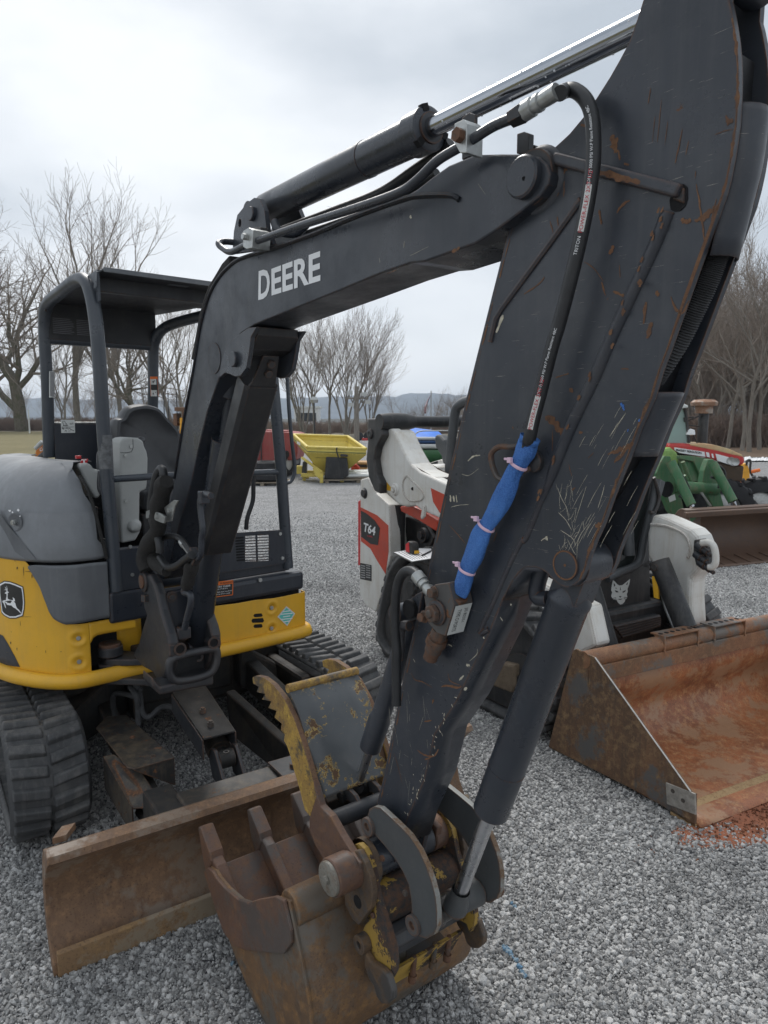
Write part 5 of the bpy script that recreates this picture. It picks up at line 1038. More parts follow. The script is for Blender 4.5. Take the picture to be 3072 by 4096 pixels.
gs = [HF(*q, .0) for q in [('O', 712, 700), ('O', 722, 692), ('O', 733, 700), ('O', 745, 925), ('O', 725, 935), ('O', 722, 860), ('O', 705, 830)]]
m = MB(); m.prism(gs, hb * .03); m.obj('gusset', M['rops'], cnp, bevel=.002)
g2 = [HS(*q, -.30) for q in [('O', 640, 745), ('O', 700, 705), ('O', 715, 708), ('O', 712, 830), ('O', 660, 760)]]
m = MB(); m.prism(g2, hl * .008); m.obj('gusset', M['rops'], cnp, bevel=.002)
m = MB()
for q in [(710, 788), (718, 805), (716, 720)]: p = HF('O', *q, -.0005); m.cyl(p, p - hb * .001, .004, 10)
m.obj('gusset_holes', M['black'], cnp)
m = MB(); m.tube(smooth_path([HS('O', *q, -.31) for q in [(340, 998), (305, 1002), (295, 1030), (302, 1065)]], 5), .006, 8); m.obj('hook', M['blackpaint'], cnp)
# stickers on posts
def post_sticker(v, quad, dplane, parent, mats, rowsn=18):
    p = [HF(v, *q, dplane) for q in quad]; m = MB(); e_ = -hb * .034; p = [q + e_ * 0 for q in p]
    ax_ = (p[1] - p[0]); up_ = (p[3] - p[0]); g = []
    for i in range(2):
        row = []
        for k in range(7):
            a_ = (k - 3) / 3 * .95; row.append(p[0] + ax_ / 2 + up_ * i + hl * math.sin(a_) * ax_.length * .5 - hb * (math.cos(a_) - 1) * ax_.length * .45 )
        g.append(row)
    m.grid(g); return m.obj('post_sticker', M[mats], parent, recalc=False), p
s_, p = post_sticker('O', [(360, 1635), (411, 1645), (402, 1442), (360, 1442)], .80, cnp, 'sticker')
m = MB(); rnd = random.Random(2)
for i in range(34):
    u = .03 + i * .028; a_ = p[0] + (p[3] - p[0]) * u; w_ = (p[1] - p[0]); 
    m.add([a_ + w_ * .12 - hb * .003, a_ + w_ * rnd.uniform(.7, .9) - hb * .003, a_ + w_ * .8 + UZ * .003 - hb * .003, a_ + w_ * .12 + UZ * .003 - hb * .003], [[0, 1, 2, 3]])
m.obj('sticker_print', plain('grey_print', (.25, .25, .26), .5, bumps=0), s_, recalc=False)
s_, p = post_sticker('O', [(1110, 1632), (1166, 1632), (1160, 1487), (1104, 1487)], .80, cnp, 'sticker')
u_ = (p[3] - p[0]); w_ = (p[1] - p[0]); f_ = -hb * .004
m = MB(); m.add([p[3] - u_ * .12 + f_, p[2] - u_ * .12 + f_, p[2] + f_, p[3] + f_], [[0, 1, 2, 3]]); m.add([p[0] + f_, p[0] + w_ * .04 + f_, p[3] + w_ * .04 + f_, p[3] + f_], [[0, 1, 2, 3]]); m.add([p[1] - w_ * .04 + f_, p[1] + f_, p[2] + f_, p[2] - w_ * .04 + f_], [[0, 1, 2, 3]]); m.obj('sticker_header', M['orange'], s_, recalc=False)
m = MB(); m.add([p[0] + u_ * .32 + f_ + w_ * .05, p[1] + u_ * .32 + f_ - w_ * .05, p[1] + u_ * .60 + f_ - w_ * .05, p[0] + u_ * .60 + f_ + w_ * .05], [[0, 1, 2, 3]])
for (cx, cy, r) in ((.4, .73, .09), (.6, .78, .06), (.35, .13, .08), (.65, .2, .05)):
    m.add([p[0] + w_ * (cx + math.cos(k) * r * 1.4 * (1 if k % 2 else .4)) + u_ * (cy + math.sin(k) * r * .8) + f_ for k in range(7)], [list(range(7))])
m.obj('sticker_print', M['ink'], s_, recalc=False)
# grip tape patch on the post, rails, hand loop
g = []
for z in (1.60, 1.64, 1.70, 1.755):
    g.append([HH(-.289 + math.sin(a) * .0325, .02 - math.cos(a) * .0325, z) for a in np.linspace(-1.4, 1.4, 12)])
m = MB(); m.grid(g); m.obj('clear_tape', plain('dull_tape', (.11, .115, .12), .6, var=.5, sc=40, bumps=.3), cnp, recalc=False)
m = MB(); m.tube([HH(-.275, .02, 1.55), HH(.0, .02, 1.553), HH(aR + .0, .02, 1.54)], .0165, 14); m.obj('front_rail', M['rops'], cnp)
lp_ = [HF(*q, .0) for q in [('L', 400, 0), ('L', 415, 180), ('L', 440, 400), ('L', 462, 590), ('L', 462, 660), ('L', 435, 705), ('L', 395, 715)]]
lp_ = [HF('J', 1330, -420, 0), HF('J', 1395, -330, 0)] + lp_
lp_ = [HF(*q, .0) for q in [('Z', 604, 800), ('Z', 612, 797), ('Z', 620, 815), ('Z', 624, 880), ('Z', 630, 950), ('Z', 636, 1000), ('Z', 636, 1022), ('Z', 628, 1040), ('Z', 612, 1044)]]
m = MB(); m.tube(smooth_path(lp_, 5), .0105, 12); m.obj('hand_loop', M['rops'], cnp)
m = MB(); m.tube(smooth_path([HF('J', *q, .35) for q in [(1075, 100), (1065, 280), (1060, 420), (1015, 560), (1005, 660)]], 5), .013, 10); m.obj('pilot_lever', M['blackpaint'], cnp)
# unit number handwritten on the post
text_path('white_marking', '8PM 1090', [HF('J', 1335, 340, .02) - hb * .03, HF('J', 1370, 700, .02) - hb * .03], -hb + hl * .6, .028, M['white'], cnp, start=.0, r=.002, bold=.0)
# rear panel behind seat, with decal
hbox('rear_panel', -.27, .28, .86, .88, 1.45, 1.80, 'deck', .004, cnp)
m = MB(); m.tube([HH(-.27, .87, 1.805), HH(.28, .87, 1.805)], .006, 8); m.obj('panel_trim', M['plated'], cnp)
q4 = [HF('S', *q, .855) for q in [(677, 918), (831, 916), (825, 772), (670, 772)]]
m = MB(); m.prism(q4, -hb * .001); dc = m.obj('lift_chart', M['sticker'], cnp)
U_ = (q4[3] - q4[0]); W_ = (q4[1] - q4[0]); f_ = -hb * .0018
m = MB()
def dl_(pts, r=.0012): m.tube([q4[0] + W_ * x + U_ * y + f_ for x, y in pts], r, 4)
dl_([(.05, .45), (.95, .45)]); dl_([(.15, .55), (.5, .53), (.5, .58), (.15, .58), (.15, .55)]); dl_([(.2, .62), (.12, .85), (.25, .92), (.38, .72), (.3, .65)]); dl_([(.38, .72), (.45, .6)]); dl_([(.65, .65), (.9, .68), (.88, .75), (.65, .72), (.65, .65)])
dl_([(.08, .3), (.12, .4), (.18, .28), (.22, .38)], .002); dl_([(.32, .3), (.42, .4), (.5, .28), (.6, .38), (.7, .25), (.85, .2), (.92, .15)], .0015); dl_([(.25, .12), (.35, .2), (.38, .1)], .0015); dl_([(.5, .14), (.7, .16)])
m.obj('chart_print', M['ink'], dc, recalc=False)
# seat
def lump(name, mat, pts, dplane, th, back, parent, par2=.02, subd=2):
    P = [HF(*q, dplane) for q in pts]; m = MB(); m.prism(P, hb * th); o = m.obj(name, M[mat], parent, bevel=par2, seg=4)
    return o
st = [('O', 1040, 1693), ('O', 1100, 1697), ('O', 1160, 1715), ('O', 1200, 1750), ('O', 1240, 1800), ('O', 1290, 1850), ('O', 1330, 1910), ('O', 1335, 2000), ('O', 1320, 2150), ('O', 1290, 2300), ('O', 900, 2300), ('O', 870, 2150), ('O', 848, 1980), ('O', 840, 1880), ('O', 850, 1810), ('O', 890, 1790), ('O', 920, 1740), ('O', 960, 1708)]
g = []; P = smooth_path([HF(*q, .56) for q in st], 4, True); cc = sum(P, Vector()) / len(P)
for s_, dd in ((1.0, .07), (1.03, .04), (1.0, .005), (.95, -.018), (.86, -.022), (.78, -.010), (.72, .0), (.6, .010), (.35, .016), (.02, .018)):
    g.append([cc + (p - cc) * s_ + hb * dd for p in P + P[:1]])
m = MB(); m.grid(g); se = m.obj('seat', M['seat'], EX)
m = MB(); cu_ = [HH(-.02, .55, 1.47), HH(-.0, .30, 1.475), HH(.12, .26, 1.475), HH(.26, .28, 1.475), HH(.30, .40, 1.47), HH(.30, .60, 1.47), HH(-.02, .60, 1.47)]; m.prism([p - UZ * .13 for p in cu_], UZ * .12); m.obj('seat_cushion', M['seat'], se, bevel=.03, seg=4)
hbox('seat_base', -.0, .30, .35, .70, 1.0, 1.33, 'blackpaint', .01)
# side consoles and levers
cs_ = [('S', 1325, 1080), ('S', 1330, 1010), ('S', 1365, 975), ('S', 1440, 965), ('S', 1530, 972), ('S', 1588, 1010), ('S', 1600, 1070), ('S', 1625, 1120), ('S', 1640, 1200), ('S', 1635, 1400), ('S', 1625, 1540), ('S', 1550, 1570), ('S', 1545, 1900), ('S', 1555, 2010), ('S', 1500, 2110), ('S', 1345, 2140), ('S', 1335, 1700)]
m = MB(); m.prism([HF(*q, .17) for q in cs_], hb * .14); co = m.obj('side_console', M['console'], EX, bevel=.022, seg=4)
m = MB(); p = HF('S', 1480, 2000, .165); m.lathe(p + UZ * .02, (.0, -.6, -.3), [(-.03, .03), (0, .034), (.02, .022), (.03, 0)], 20); m.obj('console_bulge', M['console'], co)
m = MB(); m.tube([HF('S', *q, .169) for q in [(1470, 985), (1473, 1080), (1455, 1125), (1400, 1135), (1330, 1135)]], .0012, 6); m.obj('seam', M['ink'], co)
for q in [(1447, 1065), (1385, 1168), (1392, 1672)]: m = MB(); m.hexnut(HF('S', *q, .168), -hb, .009, .006); m.obj('bolt', M['plated'], co)
m = MB(); p = HF('S', 1530, 985, .24); m.lathe(p - UZ * .02 - hl * .01, UZ * .4 + hl * .9, [(-.025, 0), (-.022, .018), (0, .024), (.03, .022), (.045, .012), (.048, 0)], 18); m.obj('joystick_grip', M['seat'], co)
m = MB(); m.tube(smooth_path([HF('S', *q, .14) for q in [(1105, 1340), (1095, 1450), (1100, 1540), (1125, 1590)]], 5), .010, 10); m.tube(smooth_path([HF('S', *q, .14) for q in [(1112, 1125), (1112, 1200), (1108, 1325)]], 5), [.015, .0185, .019, .015], 14); m.obj('blade_lever', M['seat'], EX)
m = MB(); rows = []
bl_ = [('S', 870, 1290), ('S', 900, 1262), ('S', 960, 1248), ('S', 1010, 1265), ('S', 1040, 1320), ('S', 1150, 1330), ('S', 1160, 1450), ('S', 1110, 1620), ('S', 1060, 1650), ('S', 960, 1480)]
m.prism([HF(*q, .24) for q in bl_], hb * .22); cb = m.obj('instrument_cowl', M['console'], EX, bevel=.03, seg=4)
m = MB(); p = HF('S', 930, 1235, .28); m.box(p, hl * .016, hb * .003, UZ * .013 + hl * .004); m.box(HF('S', 865, 1185, .4), hl * .012, hb * .012, UZ * .008); m.obj('red_tag', M['red'], cb, bevel=.002)
m = MB(); p = HF('S', 925, 1215, .275); m.box(p - hb * .004, hl * .012, hb * .001, UZ * .002); m.box(p - hb * .004 - UZ * .006, hl * .003, hb * .001, UZ * .008); m.obj('tag_print', M['white'], cb)
hbox('cab_side_shelf', -.42, -.25, .62, .95, 1.56, 1.60, 'hood', .006)
hbox('cab_inner_wall', -.33, -.315, .08, .8, .98, 1.42, 'blackpaint', .004)
hbox('under_seat_backing', -.25, .31, .75, .80, .99, 1.45, 'black', .0)  # black slab painting in the dark under the seat
m = MB(); 
for i in range(6): m.tube(smooth_path([HH(-.28 + i * .01, .05 + i * .01, 1.02), HH(-.30 + i * .012, .12, 1.15 + i * .015), HH(-.29, .25, 1.24)], 4), .007, 6)
m.obj('cab_hoses', M['hose'], EX)

# ================================================================== undercarriage
def track(base_a, width, bfront, name, nl=56):
    # stadium profile in the (b, z) plane
    zc, r = .262, .225; b0, b1 = bfront + r, bfront + 2.05 - r; prof = []
    for k in range(15): a = math.pi / 2 + math.pi * k / 14; prof.append((b0 + math.cos(a) * r, zc + math.sin(a) * r))
    for k in range(1, 8): prof.append((b0 + (b1 - b0) * k / 8, zc - r))
    for k in range(15): a = -math.pi / 2 + math.pi * k / 14; prof.append((b1 + math.cos(a) * r, zc + math.sin(a) * r))
    for k in range(1, 8): prof.append((b1 - (b1 - b0) * k / 8, zc + r - .012 * math.sin(math.pi * k / 8)))
    prof.append(prof[0]); g = []
    for a in (0, .012, width - .012, width):
        sh_ = 0 if .001 < a < width - .001 else .012
        row = []
        for i, (b, z) in enumerate(prof):
            cx_ = min(max(b, b0), b1); dx, dz = b - cx_, z - zc; L = math.hypot(dx, dz); row.append(UU(base_a + a, cx_ + dx * (L - sh_) / L, zc + dz * (L - sh_) / L))
        g.append(row)
    m = MB(); m.grid(g); to = m.obj(name, M['trackrub'], EX, solid=.03)
    per = [0]; 
    for i in range(len(prof) - 1): per.append(per[-1] + math.hypot(prof[i + 1][0] - prof[i][0], prof[i + 1][1] - prof[i][1]))
    LT_ = per[-1]
    def at(t):
        t %= LT_; i = max(j for j in range(len(per) - 1) if per[j] <= t); u = (t - per[i]) / (per[i + 1] - per[i]); b = prof[i][0] + (prof[i + 1][0] - prof[i][0]) * u; z = prof[i][1] + (prof[i + 1][1] - prof[i][1]) * u
        cx_ = min(max(b, b0), b1); dx, dz = b - cx_, z - zc; L = math.hypot(dx, dz); nb, nz_ = dx / L, dz / L; return b, z, nb, nz_
    rnd = random.Random(11)
    for k in range(nl):
        t = LT_ * k / nl
        for side in (0, 1):
            tt_ = t + (LT_ / nl * .5 if side else 0); m = MB(); hw = width * .49; a0_ = base_a + (0.0 if side == 0 else width - hw)
            vs = []
            for lvl, (hh, sh2) in enumerate(((.0, .027), (.024, .017))):
                for (aa, skew) in ((0, -.012 if side == 0 else .010), (hw, .010 if side == 0 else -.012)):
                    for sg in (-1, 1):
                        b, z, nb, nz_ = at(tt_ + sg * sh2 + skew); ins = .006 * lvl * (1 if aa == 0 else -1)
                        h2 = hh * rnd.uniform(1.1, 1.4) + .010; vs.append(UU(a0_ + aa + ins, b + nb * h2, z + nz_ * h2))
            f = [[0, 1, 3, 2], [4, 6, 7, 5], [0, 4, 5, 1], [2, 3, 7, 6], [0, 2, 6, 4], [1, 5, 7, 3]]
            m.add(vs, f); m.obj('track_lug', M['trackrub'], to, bevel=.007, seg=2)
    return to, b0, b1, zc, r
tn_, b0, b1, zc, r_ = track(-.035, .30, .75, 'rubber_track')
tf_, _, _, _, _ = track(1.475, .30, .68, 'rubber_track')
for a_ in (.02, 1.53):
    for b_ in (b0 + (0 if a_ < 1 else -.07), b1 + (0 if a_ < 1 else -.07)):
        m = MB(); m.lathe(UU(a_, b_, zc), ul, [(0, 0), (.0, .06), (.03, .07), (.04, .17), (.17, .17), (.18, .07), (.21, .06), (.21, 0)], 28); m.obj('idler_wheel', M['under'], EX)
    m = MB(); m.box(UU(a_ + .105, (b0 + b1) / 2, .24), ul * .05, ub * .85, UZ * .085); m.obj('track_frame', M['under'], EX, bevel=.02)
    for k in range(4): m = MB(); m.lathe(UU(a_, b0 + .35 + k * .33, .13), ul, [(0, 0), (0, .07), (.2, .07), (.2, 0)], 18); m.obj('roller', M['under'], EX)
# central frame: spider legs
def leg(a, pts, th=.02, name='frame_leg'): m = MB(); m.prism([UU(*p) for p in pts], Vector(a) * th); return m.obj(name, M['under'], EX, bevel=.006)
m = MB(); m.cyl(UU(.89, 1.75, .32), UU(.89, 1.75, .56), .36, 36); m.obj('turntable', M['under'], EX, bevel=.01)
for (a0_, a1_, bf) in ((.235, .58, 1.30), (1.50, 1.20, 1.30)):
    m = MB(); 
    m.add([UU(a0_, bf - .10, .20), UU(a0_, bf + .25, .20), UU(a1_, bf + .30, .30), UU(a1_, bf + .02, .30), UU(a0_, bf - .06, .36), UU(a0_, bf + .25, .36), UU(a1_, bf + .30, .56), UU(a1_, bf + .05, .56)], [[0, 1, 2, 3], [4, 7, 6, 5], [0, 4, 5, 1], [1, 5, 6, 2], [2, 6, 7, 3], [3, 7, 4, 0]]); m.obj('frame_leg', M['under'], EX, bevel=.02)
m = MB(); m.box(UU(.89, 1.45, .42), ul * .30, ub * .05, UZ * .13); m.obj('cross_member', M['under'], EX, bevel=.02)
for a_ in (.30, .40): m = MB(); m.box(UU(.56 + a_ * .1, 1.36, .42), ul * .012, ub * .14, UZ * .12); m.obj('gusset', M['under'], EX, bevel=.004)
m = MB(); m.prism([UU(.24, 1.42, .22), UU(1.50, 1.42, .22), UU(1.46, 2.4, .22), UU(.26, 2.4, .22)], UZ * .30); m.obj('belly_block', M['under'], EX, bevel=.03)  # added belly box, keeps light from passing beneath the machine
m = MB(); m.prism([UU(1.40, .95, .10), UU(1.47, .95, .10), UU(1.47, 2.3, .10), UU(1.40, 2.3, .10)], UZ * .34); m.obj('side_beam', M['under'], EX, bevel=.02)
m = MB(); m.prism([UG('D', 1150, 975, .46), UG('D', 1470, 1262, .30), UG('D', 1470, 1262, .30) - UZ * .17, UG('D', 1165, 1000, .46) - UZ * .20], ul * .05); m.obj('blade_arm', M['under'], EX, bevel=.008)
# blade arms, cylinder and cover
m = MB(); m.prism([UU(.42, .20, .10), UU(.50, .20, .10), UU(.50, 1.45, .30), UU(.42, 1.45, .30)], UZ * .12); m.obj('blade_arm', M['under'], EX, bevel=.01)
m = MB(); m.prism([UU(1.28, .20, .12), UU(1.36, .20, .12), UU(1.30, 1.30, .30), UU(1.22, 1.30, .30)], UZ * .16); m.obj('blade_arm', M['under'], EX, bevel=.01)
cvp = [UG('D', 880, 990, .52), UG('D', 1045, 950, .52), UG('D', 1200, 1185, .44), UG('D', 1040, 1228, .44)]
m = MB(); m.prism(cvp, UZ * .008); cv = m.obj('cylinder_cover', paint('scuffed_dull_black', (.02, .02, .021), (.035, .034, .033), .62, rs=14, rust=.3, dusta=.5, dust=(.07, .06, .05), spec=.3), EX, bevel=.002)
for i, j in ((0, 3), (1, 2)): m = MB(); a_, b_ = cvp[i], cvp[j]; m.prism([a_, b_, b_ - UZ * .09, a_ - UZ * .09], ul * (.006 if i else -.006)); m.obj('cover_side', M['frame'], cv, bevel=.002)
for q in ((1035, 1068), (1075, 1134)): m = MB(); p = UG('D', *q, .50 if q[1] < 1100 else .48); m.lathe(p, UZ, [(-.02, .014), (.0, .014), (.002, .0)], 12); m.hexnut(p, UZ, .010, .008); m.obj('bolt', M['rustbolt'], cv)
m = MB(); a_, b_ = UG('D', 1085, 1205, .37), UG('D', 1145, 1330, .31); m.lathe(a_ - (b_ - a_) * 2, b_ - a_, [(0, 0), (0, .05), ((b_ - a_).length * 2.3, .05), ((b_ - a_).length * 2.32, .056), ((b_ - a_).length * 2.62, .056), ((b_ - a_).length * 2.64, .035), ((b_ - a_).length * 3.05, .035), ((b_ - a_).length * 3.1, 0)], 24); bcy = m.obj('blade_cylinder', M['under'], EX)
m = MB(); p = UG('D', 1150, 1320, .34); m.cyl(p - ul * .035, p + ul * .035, .04, 20); m.obj('cylinder_eye', M['under'], bcy)
for x in (-.05, .045): m = MB(); m.prism([p + ul * x + ub * .07 - UZ * .02, p + ul * x + ub * .04 + UZ * .045, p + ul * x + UZ * .05, p + ul * x - ub * .09 - UZ * .05, p + ul * x - ub * .09 - UZ * .10, p + ul * x + ub * .03 - UZ * .09], ul * .016); m.obj('blade_lug', M['frame'], EX, bevel=.003)
m = MB(); m.ring(UG('D', 1155, 1290, .385), UG('D', 1155, 1290, .385) + UZ * .006, .014, .009, 14); m.obj('lock_ring', M['coupler'], bcy)
# stepped guard plates
pA = [UG('D', *q, .37) for q in [(490, 1170), (545, 1112), (645, 1103), (710, 1165), (890, 1318), (885, 1325), (690, 1380), (650, 1372)]]
mudpl = paint('muddy_plate', (.024, .025, .027), (.045, .042, .038), .42, rust=.34, rs=22, edgew=.9, dusta=1.0, dust=(.15, .115, .075)); M['mudpl'] = mudpl
m = MB(); m.prism(pA, UZ * .008); gA = m.obj('guard_step', mudpl, EX, bevel=.002)
m = MB(); m.prism([UG('D', 890, 1320, .37), UG('D', 690, 1378, .37), UG('D', 690, 1378, .37) - UZ * .10 * 0 + ub * .0 - UZ * .0 + ul * .0 + UZ * -.001, UG('D', 890, 1320, .37) - UZ * .12], -ul * .006); m.prism([UG('D', 890, 1320, .37), UG('D', 800, 1345, .37), UG('D', 800, 1345, .37) - UZ * .07, UG('D', 890, 1320, .37) - UZ * .12], ub * .005); m.obj('step_flange', mudpl, gA)
for q in ((676, 1212), (781, 1308)): m = MB(); m.lathe(UG('D', *q, .378), UZ, [(0, .013), (.003, .012), (.004, 0)], 10); m.hexnut(UG('D', *q, .38), UZ, .008, .007); m.obj('bolt', M['rustbolt'], gA)
pB_ = [UG('D', *q, z) for *q, z in [(530, 1308, .36), (580, 1297, .36), (720, 1380, .33), (828, 1555, .26), (815, 1565, .26), (680, 1570, .25), (672, 1560, .25)]]
m = MB(); m.prism(pB_, -UZ * .007); gB = m.obj('guard_step', mudpl, EX, bevel=.002)
m = MB(); m.add([UG('D', 530, 1308, .36), UG('D', 676, 1568, .25), UG('D', 676, 1568, .25) - UZ * .13, UG('D', 530, 1308, .36) - UZ * .15], [[0, 1, 2, 3]]); m.obj('step_side', mudpl, gB, solid=.006)
m = MB(); a_ = UU(.43, .55, .18); m.cyl(a_, UU(.47, .16, .17), .030, 16); m.obj('guard_tube', M['under'], EX)
for tr in ([('D', 590, 1110, .37), ('D', 575, 1030, .40), ('D', 590, 990, .43), ('D', 640, 990, .45), ('D', 690, 1000, .46), ('D', 720, 960, .5)], [('D', 665, 955, .5), ('D', 695, 1000, .48), ('D', 705, 1080, .4), ('D', 705, 1160, .36)], [('D', 690, 940, .52), ('D', 715, 1000, .46), ('D', 725, 1080, .40), ('D', 760, 1110, .38), ('D', 820, 1060, .42), ('D', 880, 1060, .44), ('D', 910, 1110, .40)]):
    m = MB(); m.tube(smooth_path([UG(a, b, c, z) for a, b, c, z in tr], 5), .014, 8); m.obj('hydraulic_hose', M['rubber'], EX)
# blade
bp_ = [(.0, .0), (.0, .045), (.035, .07), (.075, .13), (.095, .20), (.09, .27), (.06, .33), (.02, .375), (-.02, .41), (-.01, .43), (.03, .44), (.07, .42), (.10, .38), (.13, .30), (.14, .20), (.12, .12), (.08, .05), (.03, .0)]
def blade_sec(a): return [UU(a, b, z) for b, z in bp_]
g = [blade_sec(a) + blade_sec(a)[:1] for a in np.linspace(0, 1.77, 12)]
m = MB(); m.grid(g); m.s = [False if (i % 18) in (0, 17, 8, 9) else True for i in range(len(m.s))]; bl = m.obj('dozer_blade', M['blade'], EX)
m = MB(); m.prism([UU(-.012, b, z) for b, z in bp_], ul * .014); m.prism([UU(1.768, b, z) for b, z in bp_], ul * .014); m.obj('end_plate', M['blade'], bl, bevel=.003)
m = MB(); m.prism([UU(0, -.012, .0), UU(0, -.012, .085), UU(0, .0, .095), UU(0, .008, .0)], ul * 1.77); m.obj('cutting_edge', rusty('worn_cutting_edge', (.17, .10, .055), (.26, .16, .08), (.35, .22, .10), grey=(.26, .21, .15), greya=.2), bl, bevel=.003)
# rear beams of the blade
m = MB(); m.prism([UU(.50, .14, .30), UU(.50, .30, .31), UU(1.28, .30, .31), UU(1.28, .14, .30)], UZ * .045 ); m.obj('rear_beam', mudpl, bl, bevel=.01)
m = MB(); m.prism([UU(.46, .14, .10), UU(.46, .40, .10), UU(1.32, .40, .10), UU(1.32, .14, .10)], UZ * .14 ); m.obj('rear_beam', M['under'], bl, bevel=.01)
m = MB(); m.prism([UU(.40, .14, .12), UU(.40, .42, .12), UU(.52, .42, .12), UU(.52, .14, .12)], UZ * .22); m.obj('corner_box', M['under'], bl, bevel=.012)
m = MB(); m.prism([UU(.90, .13, .36), UU(.90, .30, .36), UU(1.06, .30, .36), UU(1.06, .13, .36)], UZ * .01); m.hexnut(UU(.97, .2, .37), UZ, .016, .018); m.obj('pad', M['frame'], bl)
m = MB(); m.prism([UU(.02, .08, .42), UU(.06, .06, .43), UU(.10, .12, .43), UU(.06, .14, .42)], UZ * .022); m.obj('corner_tab', M['blade'], bl)
# ================================================================== ground
def ground_mat():
    m, t, p = newmat('grey_gravel'); n = NT(t)
    vo = t.nodes.new('ShaderNodeTexVoronoi'); vo.inputs['Scale'].default_value = 55; n.lk(n.co, vo.inputs['Vector'])
    v2 = t.nodes.new('ShaderNodeTexVoronoi'); v2.inputs['Scale'].default_value = 24; n.lk(n.co, v2.inputs['Vector'])
    hs_ = t.nodes.new('ShaderNodeSeparateColor'); n.lk(vo.outputs['Color'], hs_.inputs[0])
    c = n.mix(n.ramp(hs_.outputs[0], 0, 1), (.25, .25, .252), (.54, .538, .53)); c = n.mix(n.ramp(vo.outputs['Distance'], .35, .75), c, (.055, .056, .06))
    c = n.mix(n.ramp(n.noise(.35, 6, .65), .35, .65, 0, .35), c, (.20, .205, .215)); c = n.mix(n.ramp(n.noise(1.7, 7, .7, n.map((.5, 1.6, 1))), .46, .66, 0, .55), c, (.12, .12, .12))
    n.lk(c, p.inputs['Base Color']); p.inputs['Roughness'].default_value = .85; p.inputs['Specular IOR Level'].default_value = .3
    n.lk(n.bump(n.math('SUBTRACT', 1.0, vo.outputs['Distance']), .7, .012), p.inputs['Normal']); return m
GM = ground_mat()
def sheet(name, pts, mat, z=0.0):
    m = MB(); m.add([(x, y, z) for x, y in pts], [list(range(len(pts)))]); return m.obj(name, mat, recalc=False)
# coarse terrain, gravel yard first
g = sheet('ground', [(-3000, -40), (3000, -40), (3000, 6000), (-3000, 6000)], plain('winter_earth', (.12, .105, .075), .95, sc=.05), -.008); g['kind'] = 'structure'
g = sheet('gravel_yard', [(-7, -10), (90, -10), (90, 42), (28, 70), (-6, 66), (-14, 34), (-9, 12)], GM, 0.0); g['kind'] = 'structure'
gm_, t_, p_ = newmat('dormant_grass'); n_ = NT(t_)
c_g = n_.mix(n_.ramp(n_.noise(.22, 6, .6), .3, .7), (.150, .125, .050), (.20, .165, .075)); c_g = n_.mix(n_.ramp(n_.noise(9, 8, .8), .4, .7), c_g, (.10, .095, .035)); c_g = n_.mix(n_.ramp(n_.noise(1.1, 6, .7), .55, .72), c_g, (.27, .22, .11))
n_.lk(c_g, p_.inputs['Base Color']); p_.inputs['Roughness'].default_value = .95; n_.lk(n_.bump(n_.noise(14, 8, .8), 1.0, .05), p_.inputs['Normal'])
g = sheet('grass_field', [(-7.01, -10), (-9, 12), (-14, 34), (-6, 66), (-10, 102), (-120, 102), (-120, -10)], gm_, -.004); g['kind'] = 'structure'
# gravel stones, instanced on a jittered point set
def stone_variants(cname, mat):
    vs_ = []; 
    for k in range(6):
        b = bmesh.new(); bmesh.ops.create_icosphere(b, subdivisions=1 if k < 5 else 2, radius=1.0); rnd = random.Random(40 + k)
        sx, sy, sz = rnd.uniform(.8, 1.25), rnd.uniform(.7, 1.1), rnd.uniform(.55, .85)
        for v in b.verts:
            f = 1 + rnd.uniform(-.22, .22); v.co = Vector((v.co.x * sx * f, v.co.y * sy * f, v.co.z * sz * f))
        me = bpy.data.meshes.new('stone_shape'); b.to_mesh(me); b.free(); me.materials.append(mat)
        o = bpy.data.objects.new('stone_shape', me); vs_.append(o)
    c = bpy.data.collections.new(cname)
    for o in vs_: c.objects.link(o)
    return c
def stone_mat(name, dark, mid, light, tint=None):
    m, t, p = newmat(name); n = NT(t); oi = t.nodes.new('ShaderNodeObjectInfo'); r = t.nodes.new('ShaderNodeValToRGB'); e = r.color_ramp.elements
    e[0].position = 0; e[0].color = dark + (1,); e[1].position = 1; e[1].color = light + (1,); k = e.new(.45); k.color = mid + (1,); n.lk(oi.outputs['Random'], r.inputs[0])
    ge = t.nodes.new('ShaderNodeNewGeometry'); wet = n.ramp(n.noise(.9, 5, .65, ge.outputs['Position']), .50, .66, 1, .62); dk = t.nodes.new('ShaderNodeMix'); dk.data_type = 'RGBA'; dk.blend_type = 'MULTIPLY'; dk.inputs[0].default_value = 1; n.lk(r.outputs[0], dk.inputs[6]); n.lk(wet, dk.inputs[7]); r = dk
    sp_n = n.ramp(n.noise(6, 6, .8), .35, .7); c = n.mix(n.math('MULTIPLY', sp_n, .5), r.outputs[2], tuple(x * .45 for x in mid)); n.lk(c, p.inputs['Base Color']); p.inputs['Roughness'].default_value = .8
    p.inputs['Specular IOR Level'].default_value = .35; n.lk(n.bump(n.noise(5, 6, .75), .6, .05), p.inputs['Normal']); return m
